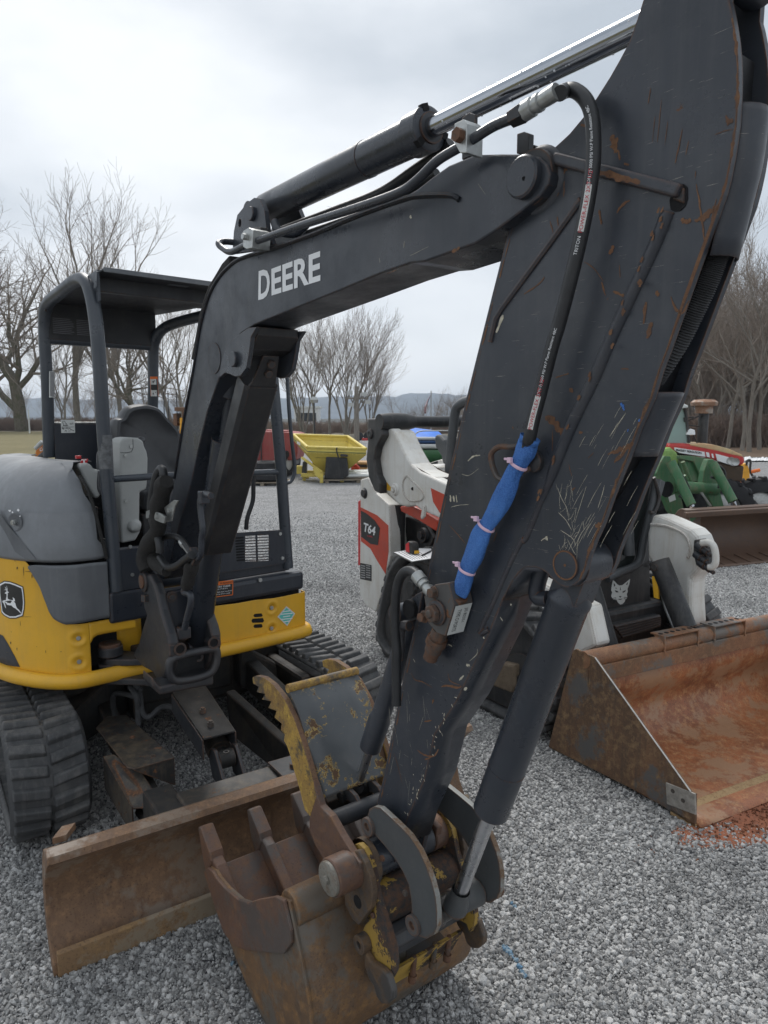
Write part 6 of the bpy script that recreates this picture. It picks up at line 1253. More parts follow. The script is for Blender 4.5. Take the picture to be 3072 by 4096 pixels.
def scatter(name, pos, scl, coll, seed=0, mat=None):
    n = len(pos); me = bpy.data.meshes.new(name); me.from_pydata(pos.tolist(), [], []); rng = np.random.default_rng(seed)
    a = me.attributes.new('scl', 'FLOAT', 'POINT'); a.data.foreach_set('value', scl.astype(np.float32))
    rot = (rng.random((n, 3)) * [1.2, 1.2, 6.28]).astype(np.float32); a = me.attributes.new('rot', 'FLOAT_VECTOR', 'POINT'); a.data.foreach_set('vector', rot.ravel())
    o = bpy.data.objects.new(name, me); COL.objects.link(o); md = o.modifiers.new('scatter', 'NODES')
    ng = bpy.data.node_groups.new('scatter_' + name, 'GeometryNodeTree'); ng.interface.new_socket('Geometry', in_out='INPUT', socket_type='NodeSocketGeometry'); ng.interface.new_socket('Geometry', in_out='OUTPUT', socket_type='NodeSocketGeometry')
    N = ng.nodes.new; gi, go = N('NodeGroupInput'), N('NodeGroupOutput'); ci = N('GeometryNodeCollectionInfo'); ci.inputs['Collection'].default_value = coll; ci.inputs['Separate Children'].default_value = True; ci.inputs['Reset Children'].default_value = True
    ip = N('GeometryNodeInstanceOnPoints'); ip.inputs['Pick Instance'].default_value = True; na, nb = N('GeometryNodeInputNamedAttribute'), N('GeometryNodeInputNamedAttribute'); na.data_type = 'FLOAT'; na.inputs['Name'].default_value = 'scl'; nb.data_type = 'FLOAT_VECTOR'; nb.inputs['Name'].default_value = 'rot'
    l = ng.links.new; l(gi.outputs[0], ip.inputs['Points']); l(ci.outputs[0], ip.inputs['Instance']); l(na.outputs[0], ip.inputs['Scale']); l(nb.outputs[0], ip.inputs['Rotation']); l(ip.outputs[0], go.inputs[0]); md.node_group = ng
    o['kind'] = 'stuff'; return o
SM = stone_mat('limestone_chips', (.22, .22, .222), (.54, .538, .53), (.88, .875, .86)); SC = stone_variants('stone_shapes', SM)
rng = np.random.default_rng(5)
def zone(y0, y1, sp, x0f, x1f, s0, s1, zz=.001):
    P = []; S = []
    ys = np.arange(y0, y1, sp)
    for y in ys:
        xa, xb = max(x0f(y), -30), x1f(y); n = int((xb - xa) / sp)
        if n <= 0: continue
        x = xa + np.arange(n) * sp + rng.random(n) * sp * 1.1; yy = y + rng.random(n) * sp * 1.1; P.append(np.c_[x, yy, zz + rng.random(n) * .004]); S.append(s0 + (s1 - s0) * rng.random(n) ** 2.6)
    return np.concatenate(P), np.concatenate(S)
vl = lambda y: -.56 * y - .35; vr = lambda y: .56 * y + .35
a1 = zone(1.25, 3.2, .0108, vl, vr, .0045, .0150); a0 = zone(1.25, 2.7, .0095, vl, vr, .002, .0048, .004); a2 = zone(3.2, 5.5, .0145, vl, vr, .005, .0125); a3 = zone(5.5, 9.0, .021, vl, vr, .007, .014); a4 = zone(9.0, 14.0, .030, vl, vr, .008, .016); kk = rng.random(len(a4[1])) < np.clip((14 - a4[0][:, 1]) / 5, 0, 1); a4 = (a4[0][kk], a4[1][kk])
P = np.concatenate([a0[0], a1[0], a2[0], a3[0], a4[0]]); S = np.concatenate([a0[1], a1[1], a2[1], a3[1], a4[1]])
big = rng.random((260, 3)) * [6, 5, 0] + [-3, 1.3, .006]; P = np.concatenate([P, big]); S = np.concatenate([S, rng.uniform(.014, .024, 260)])
# leave the red clay spill clear
clay = (np.hypot((P[:, 0] - 2.35) / 1.0, (P[:, 1] - 3.22) / .30) < 1)
scatter('gravel', P[~clay], S[~clay], SC, 3)
# ================================================================== compact track loader
M['cream'] = paint('scuffed_white_paint', (.74, .735, .70), (.66, .65, .61), .42, rust=.0, edgew=.7, edge_r=.012, dusta=.42, dust=(.38, .29, .17), scratch=.6, scratch_col=(.25, .2, .15))
M['lred'] = paint('loader_red_paint', (.60, .060, .022), (.52, .05, .02), .4, edgew=.3, dusta=.3)
M['lblack'] = paint('loader_black_paint', (.018, .019, .021), (.028, .029, .031), .42, rust=.04, edgew=.5, dusta=.45, dust=(.13, .12, .11))
M['lgrey'] = plain('dark_grey_moulding', (.07, .075, .08), .5, var=.2, sc=5)
M['glass'] = plain('dusty_tinted_glass', (.03, .035, .035), .12, 0.0, var=.2, sc=3, bumps=0)
LO = thing('track_loader', 'white compact track loader with orange side decal and rusty wide bucket on the gravel', 'track loader', (1.2, 4.6, 0))
def pls(v, tr, w0, th, name, mat, parent=LO, bev=.006, at=None, seg=2):
    pts = [SP(v, x, y, w0 if at is None else at) for x, y in tr]; d = sl * (w0 - (w0 if at is None else at)); m = MB(); m.prism([p + d for p in pts], sl * th); return m.obj(name, M[mat] if isinstance(mat, str) else mat, parent, bevel=bev, seg=seg)
def plf(v, tr, f0, th, name, mat, parent=LO, bev=.004): m = MB(); m.prism([SF(v, x, y, f0) for x, y in tr], -sf * th); return m.obj(name, M[mat] if isinstance(mat, str) else mat, parent, bevel=bev)
# rear body side
body = pls('F', [(75, 770), (125, 755), (150, 800), (190, 870), (290, 960), (300, 1340), (262, 1480), (250, 1560), (190, 1750), (110, 1700), (70, 1620), (70, 1500)], .10, .10, 'rear_fender', 'cream', bev=.012)
pls('F', [(58, 930), (76, 922), (78, 1400), (58, 1405)], .11, .08, 'tail_lamp', 'red', body)
dec = pls('F', [(78, 975), (200, 1035), (282, 1110), (284, 1300), (262, 1468), (200, 1370), (150, 1280), (80, 1225)], .098, .001, 'side_decal', 'lred', body, bev=0)
pls('F', [(80, 1000), (120, 1020), (180, 1070), (220, 1130), (205, 1255), (150, 1245), (82, 1192)], .096, .001, 'decal_field', 'ink', dec, bev=0)
P_ = lambda x, y: SP('F', x, y, .0945)
text_quad('decal_text', 'T64', P_(95, 1150), P_(183, 1186), P_(103, 1085), M['white'], dec, bold=.03)
text_quad('decal_text', 'R-SERIES', P_(128, 1192), P_(165, 1200), P_(128, 1180), M['redink'], dec, bold=.02)
wlb = pls('F', [(75, 1385), (158, 1402), (158, 1522), (75, 1503)], .098, .001, 'warning_plate', 'ink', body, bev=0)
m = MB(); [m.prism([P_(80 + c * 38, 1400 + r * 17), P_(112 + c * 38, 1406 + r * 17), P_(112 + c * 38, 1414 + r * 17), P_(80 + c * 38, 1408 + r * 17)], sl * -.0003) for c in range(2) for r in range(6)]; o = m.obj('plate_print', plain('faint_white_print', (.35, .35, .35), .5, bumps=0), wlb); o['kind'] = 'stuff'
m = MB(); p = SP('F', 108, 872, .1); m.lathe(p, -sl, [(0, .045), (.01, .035), (.02, .03), (.02, 0)], 20); m.obj('rear_pin', M['lblack'], body)
# body tub behind fender
def sbox(name, f0, f1, w0, w1, z0, z1, mat, bev=.02, parent=LO): m = MB(); m.prism([SS(f0, w0, z0), SS(f1, w0, z0), SS(f1, w1, z0), SS(f0, w1, z0)], UZ * (z1 - z0)); return m.obj(name, M[mat], parent, bevel=bev)
sbox('tailgate', -2.18, -1.90, .22, 1.40, .45, 1.45, 'cream', .04)
sbox('engine_bay_block', -1.90, -.35, .40, 1.25, .35, 1.15, 'black', .02)  # solid black box, the dark of the engine area put into its colour
sbox('lower_frame', -1.75, -.25, .22, 1.45, .30, .62, 'lblack', .03)
# near lift arm: rear link, arm, front leg
pls('L', [(945, 290), (1010, 288), (1040, 370), (1045, 400), (1003, 480), (988, 560), (1003, 660), (1032, 720), (1028, 790), (990, 770), (952, 680), (935, 560), (948, 420)], .02, .07, 'rear_link', 'lblack', bev=.012)
m = MB(); p = SP('L', 966, 390, .02); m.lathe(p, -sl, [(0, .04), (.012, .038), (.016, .02), (.01, .012), (.01, 0)], 20); m.obj('link_pin', M['lblack'], LO)
arm_ = [(1035, 362), (1100, 356), (1128, 385), (1180, 500), (1230, 590), (1290, 640), (1400, 690), (1500, 735), (1600, 790), (1640, 880), (1560, 1010), (1420, 950), (1300, 900), (1262, 868), (1200, 876), (1150, 862), (1100, 810), (1062, 770), (1050, 700), (1030, 600), (1018, 500)]
la = pls('L', arm_, .08, .09, 'lift_arm', 'cream', bev=.018, seg=3)
pls('L', [(1112, 362), (1140, 380), (1190, 495), (1240, 585), (1295, 633), (1400, 680), (1400, 690), (1290, 640), (1230, 590), (1180, 500), (1128, 385)], .10, .16, 'arm_top_plate', 'cream', la, bev=.01)
m = MB(); m.tube(smooth_path([SP('L', *q, .079) for q in [(1190, 690), (1210, 670), (1240, 700), (1300, 760), (1320, 800), (1300, 830), (1230, 835), (1190, 790), (1180, 730)]], 4, True), .008, 6, closed=True); m.obj('pressed_rib', M['cream'], la)
pls('L', [(1365, 750), (1450, 790), (1600, 860), (1560, 960), (1425, 915), (1380, 840)], .078, .001, 'arm_decal', 'lred', la, bev=0)
pls('L', [(1065, 715), (1072, 710), (1100, 745), (1098, 770), (1075, 765)], .078, .001, 'caution_sticker', 'yellow', la, bev=0)
m = MB(); p = SP('L', 1130, 760, .079); m.lathe(p, -sl, [(0, .05), (.015, .04), (.02, .02), (.03, .018), (.03, 0)], 18); m.obj('arm_pin', M['cream'], la)
m = MB(); m.cyl(SP('L', 1245, 755, .078), SP('L', 1245, 755, .076), .012, 12); m.obj('hole', M['black'], la)
pls('L', [(1310, 865), (1325, 870), (1320, 940), (1300, 960), (1295, 940)], .06, .02, 'lock_pin', 'cream', la)
m = MB(); a_ = SP('L', 1030, 312, .03); m.tube([a_, a_ + sl * 1.45], .045, 18); m.lathe(a_, sl, [(-.01, 0), (-.01, .06), (.10, .07), (.22, .066), (.30, .05), (.30, 0)], 18); m.obj('cross_tube', M['lblack'], LO)
leg_ = [('H', 150, 330), ('H', 330, 440), ('H', 520, 540), ('H', 640, 600), ('H', 690, 830), ('H', 540, 900), ('H', 470, 760), ('H', 300, 700), ('H', 180, 560)]
m = MB(); m.prism([SP(*q, .20) for q in leg_], sl * .12); m.obj('lift_arm_leg', M['cream'], la, bevel=.02)
pls('L', [(1160, 872), (1240, 868), (1300, 895), (1415, 965), (1410, 1010), (1395, 1035), (1290, 970), (1165, 905)], .16, .05, 'red_side_rail', 'lred', bev=.01)
m = MB(); a_, b_ = SP('F', 345, 950, .2), SP('F', 335, 1330, .2); m.tube([a_, b_], .07, 20); m.obj('lift_cylinder', M['lblack'], LO)
m = MB()
rnd = random.Random(21)
for i in range(9):
    p = SP('F', rnd.uniform(400, 620), rnd.uniform(1080, 1300), .36); q = p + Vector((rnd.uniform(-.1, .1), rnd.uniform(-.05, .05), rnd.uniform(-.12, .12))); m = MB(); m.tube(smooth_path([p, (p + q) / 2 + UZ * .04, q], 4), rnd.uniform(.012, .025), 8); m.obj('hydraulic_hose', M['lblack'], LO)
pls('F', [(390, 1040), (560, 1100), (620, 1200), (560, 1330), (430, 1310)], .30, .03, 'motor_plate', 'lblack')
m = MB(); m.lathe(SP('F', 550, 1180, .30), -sl, [(0, .06), (.03, .055), (.03, .03), (.05, .03), (.05, 0)], 20); m.obj('motor_hub', M['frame'], LO)
pls('L', [(1250, 615), (1430, 560), (1455, 570), (1462, 620), (1440, 720), (1400, 700)], 1.10, .08, 'far_lift_arm', 'cream', bev=.01)
pls('L', [(1365, 585), (1410, 570), (1412, 645), (1368, 662)], 1.095, .002, 'data_plate', 'ink', bev=0)
pls('L', [(1385, 400), (1410, 392), (1450, 430), (1485, 500), (1490, 560), (1440, 600), (1430, 540), (1390, 480)], .75, .10, 'rear_air_box', 'lgrey', bev=.03, seg=3)  # rounded grey slab, taken as the rear engine air box
# cab
def cabpost(tr, w_, r, name='cab_pillar', parent=LO): m = MB(); m.tube(smooth_path([SP(v, x, y, w_) for v, x, y in tr], 4), r, 10); return m.obj(name, M['lgrey'], parent)
cp0 = cabpost([('L', 1495, 760), ('L', 1490, 600), ('L', 1515, 350), ('L', 1530, 240), ('L', 1550, 205), ('L', 1600, 175), ('L', 1700, 150)], .36, .035)
sbox('cab_roof', -1.2, -.15, .34, 1.16, 1.98, 2.04, 'lgrey', .03, cp0)
for (f_, w_) in ((-.30, .36), (-.42, .98), (-1.15, 1.1)): m = MB(); m.tube([SS(f_ + (.12 if f_ > -.5 else 0), w_, .95), SS(f_, w_, 2.0)], .035, 10); m.obj('cab_pillar', M['lgrey'], cp0)
sbox('cab_rear_glass', -1.12, -1.10, .42, 1.1, 1.15, 1.95, 'glass', .0, cp0)
sbox('seat', -.95, -.55, .55, .95, .9, 1.6, 'seat', .05)
# door and front panel with emblem
FD = -.30
def G_(x, y, f=FD): return SF('G', x, y, f)
plf('G', [(500, 1560), (640, 1540), (700, 1510), (790, 1480), (850, 1420), (858, 1780), (560, 1830), (480, 1790)], FD, .06, 'front_panel', 'lblack')
fpnl = [o for o in COL.objects if o.name.startswith('front_panel')][-1]
dr_ = MB(); dr_.tube(smooth_path([G_(*q, FD + .01) for q in [(560, 1560), (640, 1520), (720, 1490), (770, 1455), (792, 1400), (810, 1300), (850, 1130), (880, 1000), (900, 880)]], 5), .028, 10); dr_.obj('door_frame', M['lgrey'], LO)
plf('G', [(560, 1560), (720, 1490), (780, 1440), (850, 1130), (900, 900), (700, 700), (400, 1300)], FD - .03, .008, 'door_glass', 'glass', bev=0)
plf('G', [(815, 1340), (870, 1100), (900, 1000), (920, 880), (960, 900), (880, 1180), (850, 1340), (850, 1500), (800, 1480)], FD, .07, 'cab_corner', 'lgrey')
m = MB(); m.tube(smooth_path([G_(*q, FD + .05) for q in [(880, 870), (900, 930), (915, 1000), (905, 1060), (880, 1110), (850, 1105)]], 5), .012, 8); m.obj('grab_handle', M['lblack'], LO)
plf('G', [(560, 1830), (858, 1785), (858, 1810), (570, 1877)], FD + .01, .05, 'panel_foot', 'lblack')
E1 = lambda q, o=.001: SF('G', q[0], q[1], FD + o)
head = [(600, 1570), (612, 1578), (630, 1600), (645, 1608), (665, 1605), (690, 1585), (718, 1562), (712, 1600), (700, 1630), (702, 1650), (695, 1665), (700, 1690), (685, 1705), (680, 1720), (665, 1735), (650, 1738), (635, 1725), (625, 1708), (598, 1700), (588, 1680), (595, 1655), (588, 1640), (592, 1610)]
m = MB(); m.add([E1(q, .0015) for q in head], [list(range(len(head)))]); em = m.obj('cat_emblem', M['sticker'], fpnl, recalc=False)
m = MB()
for pg in ([(612, 1640), (632, 1645), (640, 1655), (622, 1655)], [(665, 1650), (688, 1638), (684, 1650), (668, 1658)], [(640, 1680), (660, 1680), (650, 1692)], [(606, 1590), (618, 1605), (608, 1618)], [(705, 1580), (698, 1605), (690, 1600)], [(630, 1700), (670, 1698), (650, 1706)], [(620, 1620), (628, 1630), (618, 1628)], [(650, 1612), (655, 1640), (648, 1640)]): m.add([E1(q, .0026) for q in pg], [list(range(len(pg)))])
for (a_, b_) in (((620, 1690), (585, 1700)), ((622, 1698), (590, 1718)), ((628, 1705), (600, 1730)), ((676, 1688), (708, 1690)), ((676, 1696), (708, 1708))): m.tube([E1(a_, .003), E1(b_, .003)], .002, 4)
m.obj('emblem_lines', M['ink'], em, recalc=False)
# far lift arm front, coupler block, handle, cylinders
FW = 1.28
fa = pls('G', [(866, 1122), (920, 1132), (990, 1160), (1060, 1192), (1130, 1225), (1175, 1270), (1195, 1320), (1205, 1480), (1170, 1525), (1135, 1560), (1128, 1700), (1140, 1900), (1085, 1900), (1040, 1740), (985, 1570), (900, 1500), (830, 1420), (830, 1250)], FW - .25, .16, 'far_arm_front', 'cream', bev=.03, seg=3, at=FW - .25)
m = MB(); m.tube(smooth_path([SP('G', *q, FW - .255) for q in [(860, 1190), (960, 1200), (1060, 1240), (1110, 1290), (1125, 1360), (1110, 1420)]], 5), .010, 6); m.obj('pressed_rib', M['cream'], fa)
pls('G', [(1150, 1295), (1200, 1290), (1245, 1330), (1250, 1470), (1210, 1500), (1160, 1460), (1145, 1380)], FW - .33, .06, 'coupler_block', 'lblack', bev=.01)
for q in [(1200, 1350), (1190, 1410), (1215, 1465)]: m = MB(); p = SP('G', *q, FW - .34); m.lathe(p, sf * .9 - UZ * .35 - sl * .2, [(-.03, .025), (.02, .025), (.022, .018), (.06, .018), (.06, .012), (.09, .012), (.09, 0)], 14); m.obj('quick_coupling', M['frame'], LO)
m = MB(); m.tube(smooth_path([SP('G', *q, FW - .36) for q in [(1205, 1318), (1250, 1315), (1285, 1335), (1300, 1390), (1300, 1450), (1280, 1480), (1255, 1480)]], 5), .020, 10); m.obj('white_guard_loop', M['cream'], LO)
m = MB(); a_, b_ = SP('G', 915, 1440, FW - .42), SP('G', 1100, 1900, FW - .42); m.tube([a_, b_], .062, 20); m.cyl(a_ - sl * .07 + (b_ - a_) * .08, a_ + sl * .07 + (b_ - a_) * .08, .02, 12); m.obj('tilt_cylinder', M['lblack'], LO)
m = MB(); m.tube(smooth_path([SP('G', *q, FW - .40) for q in [(895, 1500), (930, 1620), (960, 1750), (1000, 1850), (1020, 1900)]], 4), .014, 8); m.obj('steel_line', M['plated'], LO)
pls('G', [(866, 1545), (905, 1540), (912, 1700), (880, 1690)], FW - .47, .01, 'caution_sticker', 'yellow', bev=0)
m = MB(); a_, b_ = SP('H', 660, 500, .50), SP('H', 760, 830, .50); m.tube([a_, b_], .055, 18); m.obj('tilt_cylinder', M['lblack'], LO)
# step
for k in range(5): m = MB(); a_, b_ = SF('H', 790 + k * 10, 720 + k * 14, FD + .22), SF('H', 1045, 660 + k * 12, FD + .22); m.tube([a_, b_], .010, 6); m.obj('step_bar', M['frame'], LO)
plf('H', [(780, 710), (1050, 650), (1060, 700), (1000, 740), (800, 790)], FD + .10, .08, 'step_plate', 'lblack')
plf('H', [(800, 780), (1010, 730), (1015, 780), (810, 830)], FD + .04, .05, 'step_riser', 'cream')
# tracks
def ltrack(w0, width):
    prof = [(-1.62, .045), (-1.80, .08), (-1.87, .16), (-1.85, .30), (-1.74, .62), (-1.60, .79), (-1.45, .855), (-1.2, .85), (-.9, .82), (-.5, .74), (-.22, .64), (-.08, .52), (-.02, .38), (-.05, .18), (-.14, .07), (-.3, .04), (-.9, .038)]
    pts = [(v.x, v.z) for v in smooth_path([Vector((f, 0, z)) for f, z in prof], 4, True)]; n = len(pts); cx, cz = -.95, .42
    g = [[SS(f, w0 + a, z) for f, z in pts + pts[:1]] for a in (0, width)]
    m = MB(); m.grid(g); to = m.obj('rubber_track', M['trackrub'], LO, solid=.035)
    per = [0]
    for i in range(n): a_, b_ = pts[i], pts[(i + 1) % n]; per.append(per[-1] + math.hypot(b_[0] - a_[0], b_[1] - a_[1]))
    N_ = 46
    for k in range(N_):
        t = per[-1] * k / N_; i = max(j for j in range(n) if per[j] <= t); a_, b_ = pts[i], pts[(i + 1) % n]; u = (t - per[i]) / (per[i + 1] - per[i]); f, z = a_[0] + (b_[0] - a_[0]) * u, a_[1] + (b_[1] - a_[1]) * u
        d = Vector((b_[0] - a_[0], b_[1] - a_[1])).normalized(); nx, nz2 = d.y, -d.x
        if nx * (f - cx) + nz2 * (z - cz) < 0: nx, nz2 = -nx, -nz2
        nrm = (sf * nx + UZ * nz2); tg = sf * d.x + UZ * d.y
        for s_ in (0, 1):
            c = SS(f, w0 + width * (.26 + .48 * s_), z) + nrm * .03 + tg * (.02 * (s_ * 2 - 1)); m = MB(); m.box(c, sl * width * .24 + tg * .018 * (1 - 2 * s_), tg * .026, nrm * .017); m.obj('track_lug', M['trackrub'], to, bevel=.008)
    m = MB(); m.prism([SS(cx + (f - cx) * .93, w0 + .05, cz + (z - cz) * .90) for f, z in pts], sl * .04); m.obj('track_inner', M['lblack'], to)
    for (f, z, r) in ((-1.62, .27, .19), (-.27, .27, .19), (-1.42, .62, .17), (-.7, .16, .1), (-1.1, .16, .1)): m = MB(); m.lathe(SS(f, w0 + .0, z), sl, [(.0, .0), (.0, r * .3), (.02, r * .35), (.03, r), (.2, r), (.2, 0)], 24); m.obj('idler_wheel', M['lblack'], LO)
    return to
ltrack(.02, .34); ltrack(1.28, .34)
m = MB(); m.prism([SP('H', *q, -.0) for q in [(90, 1050), (100, 960), (150, 920), (220, 935), (222, 1060), (200, 1095)]], sl * .25); m.obj('track_frame', rusty('muddy_frame', (.12, .09, .06), (.16, .12, .08), (.09, .07, .05)), LO, bevel=.015)
# loader bucket
bl_ = Vector((.885, .465, 0)).normalized(); BWd = 1.75
M['lbucket'] = rusty('clay_stained_bucket', (.16, .095, .055), (.26, .115, .055), (.34, .19, .10), grey=(.14, .13, .115), greya=.3, rough=.6)
M['clayfloor'] = rusty('red_clay_coated_steel', (.19, .068, .033), (.44, .16, .065), (.54, .30, .14), grey=(.36, .21, .12), greya=.25, rough=.45)
M['bside'] = rusty('bucket_side_steel', (.085, .055, .036), (.19, .10, .052), (.34, .22, .11), grey=(.10, .10, .10), greya=.02, rough=.6, streak=(.07, .05, .038))
spt = [SP('H', *q, 0) for q in [(555, 852), (572, 842), (600, 858), (680, 892), (1222, 1652), (1248, 1664), (1250, 1785), (1235, 1790), (1000, 1692), (415, 1410)]]
spt[-1].z = .012; spt[-2].z = max(.006, spt[-2].z); spt[-3].z = .006; spt[-4].z = .008
m = MB(); m.prism(spt, bl_ * .012); lbk = m.obj('loader_bucket', M['bside'], LO, bevel=.002)
m = MB(); m.prism([p + bl_ * BWd for p in spt], bl_ * .012); m.obj('side_plate', M['bside'], lbk, bevel=.002)
m = MB(); a_, b_ = SP('H', 680, 892, -.001), SP('H', 1222, 1652, -.001); 
m.tube([a_, b_], .0035, 5); m.obj('bright_edge', plain('worn_bright_edge', (.6, .58, .55), .4, var=.2, sc=60), lbk)
pb = [SP('H', 1078, 1598, -.004), SP('H', 1245, 1664, -.004), SP('H', 1250, 1785, -.004), SP('H', 1085, 1722, -.004)]
m = MB(); m.prism(pb, sl * .010); bt = m.obj('corner_plate', plain('worn_bright_plate', (.33, .31, .28), .45, .3, var=.4, sc=20), lbk, bevel=.003)
for q in [(1120, 1648), (1178, 1702)]: m = MB(); p = SP('H', *q, -.005); m.cyl(p, p - sl * .002, .010, 12); m.obj('rivet', M['rustbolt'], lbk)
def bsec(z, f): # point in the bucket profile from its real back corner
    return f, z
P0_ = spt[-1]; P1_ = spt[6]; fd = (P1_ - P0_); fd.z = 0; LB = fd.length; fd.normalize(); topb = SP('H', 600, 858, 0); ft = (topb - P0_).dot(fd)
prof = [(LB + .01, .004), (LB - .02, .022), (LB * .6, .028), (LB * .40, .035), (LB * .27, .07), (LB * .20, .14), (LB * .17, .24), (ft + .02, .38), (ft - .0, .50), (ft + .0, .60)]
pr_ = smooth_path([Vector((f, 0, z)) for f, z in prof], 4)
rows = [[Vector((P0_.x, P0_.y, 0)) + fd * p.x + UZ * p.z + bl_ * (.012 + (BWd - .012) * k / 14) for p in pr_] for k in range(15)]
m = MB(); m.grid(rows); m.obj('bucket_shell', M['clayfloor'], lbk, solid=.014)
T0 = Vector((P0_.x, P0_.y, 0)) + fd * (ft + .02) + UZ * .585
m = MB(); m.tube([T0, T0 + bl_ * BWd], .045, 20); m.obj('top_roll', M['lbucket'], lbk)
m = MB(); m.prism([T0 + fd * .03 - UZ * .03, T0 + fd * .045 - UZ * .03, T0 + fd * .045 - UZ * .12, T0 + fd * .03 - UZ * .12], bl_ * BWd); m.obj('top_flange', M['lbucket'], lbk, bevel=.004)
Lp = Vector((P0_.x, P0_.y, 0)) + fd * LB
m = MB(); m.prism([Lp + UZ * .003, Lp + UZ * .022, Lp - fd * .13 + UZ * .036, Lp - fd * .13 + UZ * .003], bl_ * BWd); m.obj('cutting_edge', rusty('tan_cutting_edge', (.34, .22, .10), (.42, .28, .14), (.26, .14, .07), greya=0), lbk, bevel=.003)
for k in (.30, .62, 1.0, 1.4): m = MB(); p = Lp + bl_ * k - fd * .05 + UZ * .0265; m.cyl(p, p + UZ * .002, .012, 12); m.obj('edge_hole', M['black'], lbk)
for (x0, x1) in (((1030, 1228)), ((1310, 1492))):
    s_, e_ = [min((abs(pxl(T0 + bl_ * (k * .01), 'H')[0] - xx), k * .01) for k in range(175))[1] for xx in (x0, x1)]
    m = MB(); m.prism([T0 + bl_ * s_ + UZ * .05 - fd * .05, T0 + bl_ * e_ + UZ * .05 - fd * .05, T0 + bl_ * e_ + UZ * .05 + fd * .045, T0 + bl_ * s_ + UZ * .05 + fd * .045], UZ * .008); st_ = m.obj('bucket_step', M['lbucket'], lbk, bevel=.002)
    for e2 in (s_, e_ - .01): m = MB(); m.prism([T0 + bl_ * e2 + UZ * .055 + fd * .045, T0 + bl_ * e2 + UZ * .055 - fd * .03, T0 + bl_ * e2 - UZ * .0 + fd * .03, T0 + bl_ * e2 - UZ * .04 + fd * .05], bl_ * .01); m.obj('step_bracket', M['lbucket'], st_)
    for k in range(6): m = MB(); p = T0 + bl_ * (s_ + (e_ - s_) * (k + .5) / 6) + UZ * .0585 + fd * .0; m.cyl(p, p + UZ * .0015, .013, 12); m.obj('step_hole', M['black'], st_)
# clipboard, tape measure and pen on the track
cbp = [SP('F', *q, .05) for q in [(320, 1305)]]
zc_ = .925
cl = [gz('F', *q, zc_) for q in [(318, 1308), (455, 1378), (620, 1352), (600, 1280), (520, 1278)]]
CB = thing('clipboard', 'black clipboard with white printed sheets lying on the track beside the orange decal', 'clipboard', tuple(cl[0]))
m = MB(); m.prism([p - UZ * .006 for p in cl], UZ * .004); m.obj('board', M['ink'], CB, bevel=.001)
cc_ = sum(cl, Vector()) / 5; pp_ = [cc_ + (p - cc_) * .96 + UZ * .0 for p in cl]
m = MB(); m.prism(pp_, UZ * .002); ppr = m.obj('paper', M['white'], CB)
m = MB()
for i in range(7):
    u = .12 + i * .11; a_, b_ = pp_[0].lerp(pp_[4], u), pp_[1].lerp(pp_[2], u); m.tube([a_.lerp(b_, .06) + UZ * .003, a_.lerp(b_, .9) + UZ * .003], .0014, 4)
m.obj('printed_lines', M['ink'], ppr)
tpp = gz('F', 460, 1318, zc_); TM = thing('tape_measure', 'red and black tape measure resting on the papers of the clipboard', 'tape measure', tuple(tpp))
bb, b2 = sf * .045, sl * .025
m = MB(); m.prism([tpp - bb - b2 + UZ * .005, tpp + bb - b2 + UZ * .005, tpp + bb - b2 + UZ * .065, tpp + bb * .6 - b2 + UZ * .085, tpp - bb * .6 - b2 + UZ * .085, tpp - bb - b2 + UZ * .06], b2 * 2); m.obj('case', M['ink'], TM, bevel=.008)
m = MB(); m.prism([tpp - bb * 1.03 - b2 * 1.06 + UZ * .01, tpp + bb * .1 - b2 * 1.06 + UZ * .01, tpp - bb * .1 - b2 * 1.06 + UZ * .082, tpp - bb * 1.03 - b2 * 1.06 + UZ * .062], b2 * .3); m.obj('red_cover', M['red'], TM, bevel=.004)
m = MB(); m.box(tpp + bb * 1.15 + UZ * .02, bb * .1, b2 * .7, UZ * .01); m.obj('blade_tip', M['yellow'], TM)
pn = MB(); pn.tube([gz('F', 530, 1330, zc_ + .008), gz('F', 596, 1298, zc_ + .008)], .005, 8); o = pn.obj('pen', M['ink']); tag(o, 'black pen lying across the printed sheets beside the tape measure', 'pen')
# ================================================================== green loader tractor
M['jgreen'] = paint('faded_green_paint', (.035, .135, .055), (.06, .17, .075), .5, rust=.18, edgew=.7, edge_r=.015, dusta=.8, dust=(.18, .16, .10))
M['dirt'] = rusty('dark_brown_bucket', (.075, .045, .032), (.11, .065, .042), (.15, .085, .05), greya=0, rough=.55)
M['tyre'] = plain('tractor_tyre_rubber', (.022, .022, .024), .8, var=.3, sc=6, bumps=.3)
TA = gz('M', 960, 2143, 0); tl_ = Vector((.935, .355, 0)).normalized(); tf = Vector((.355, -.935, 0)).normalized()
def TP(x, y, f=0.0): return hit('M', x, y, TA + tf * f, tf)
def T3(a, f, z): return TA + tl_ * a + tf * f + UZ * z
GT = thing('loader_tractor', 'faded green tractor with loader arms and brown bucket in front of the red tractor', 'tractor', tuple(T3(.8, -2, 0)))
def tpr(tr, f, th, name, mat, parent=GT, bev=.01): m = MB(); m.prism([TP(x, y, f) for x, y in tr], -tf * th); return m.obj(name, M[mat], parent, bevel=bev)
zt_ = TP(870, 1500, -.45).z
prof = [(0, .01), (-.35, .012), (-.55, .05), (-.68, .16), (-.74, .32), (-.70, .50), (-.58, .66), (-.46, zt_)]
pr_ = smooth_path([Vector((f, 0, z)) for f, z in prof], 4); W_ = 2.15
m = MB(); m.grid([[T3(a, p.x, p.z) for p in pr_] for a in np.linspace(0, W_, 8)]); tb = m.obj('loader_bucket', M['dirt'], GT, solid=.02)
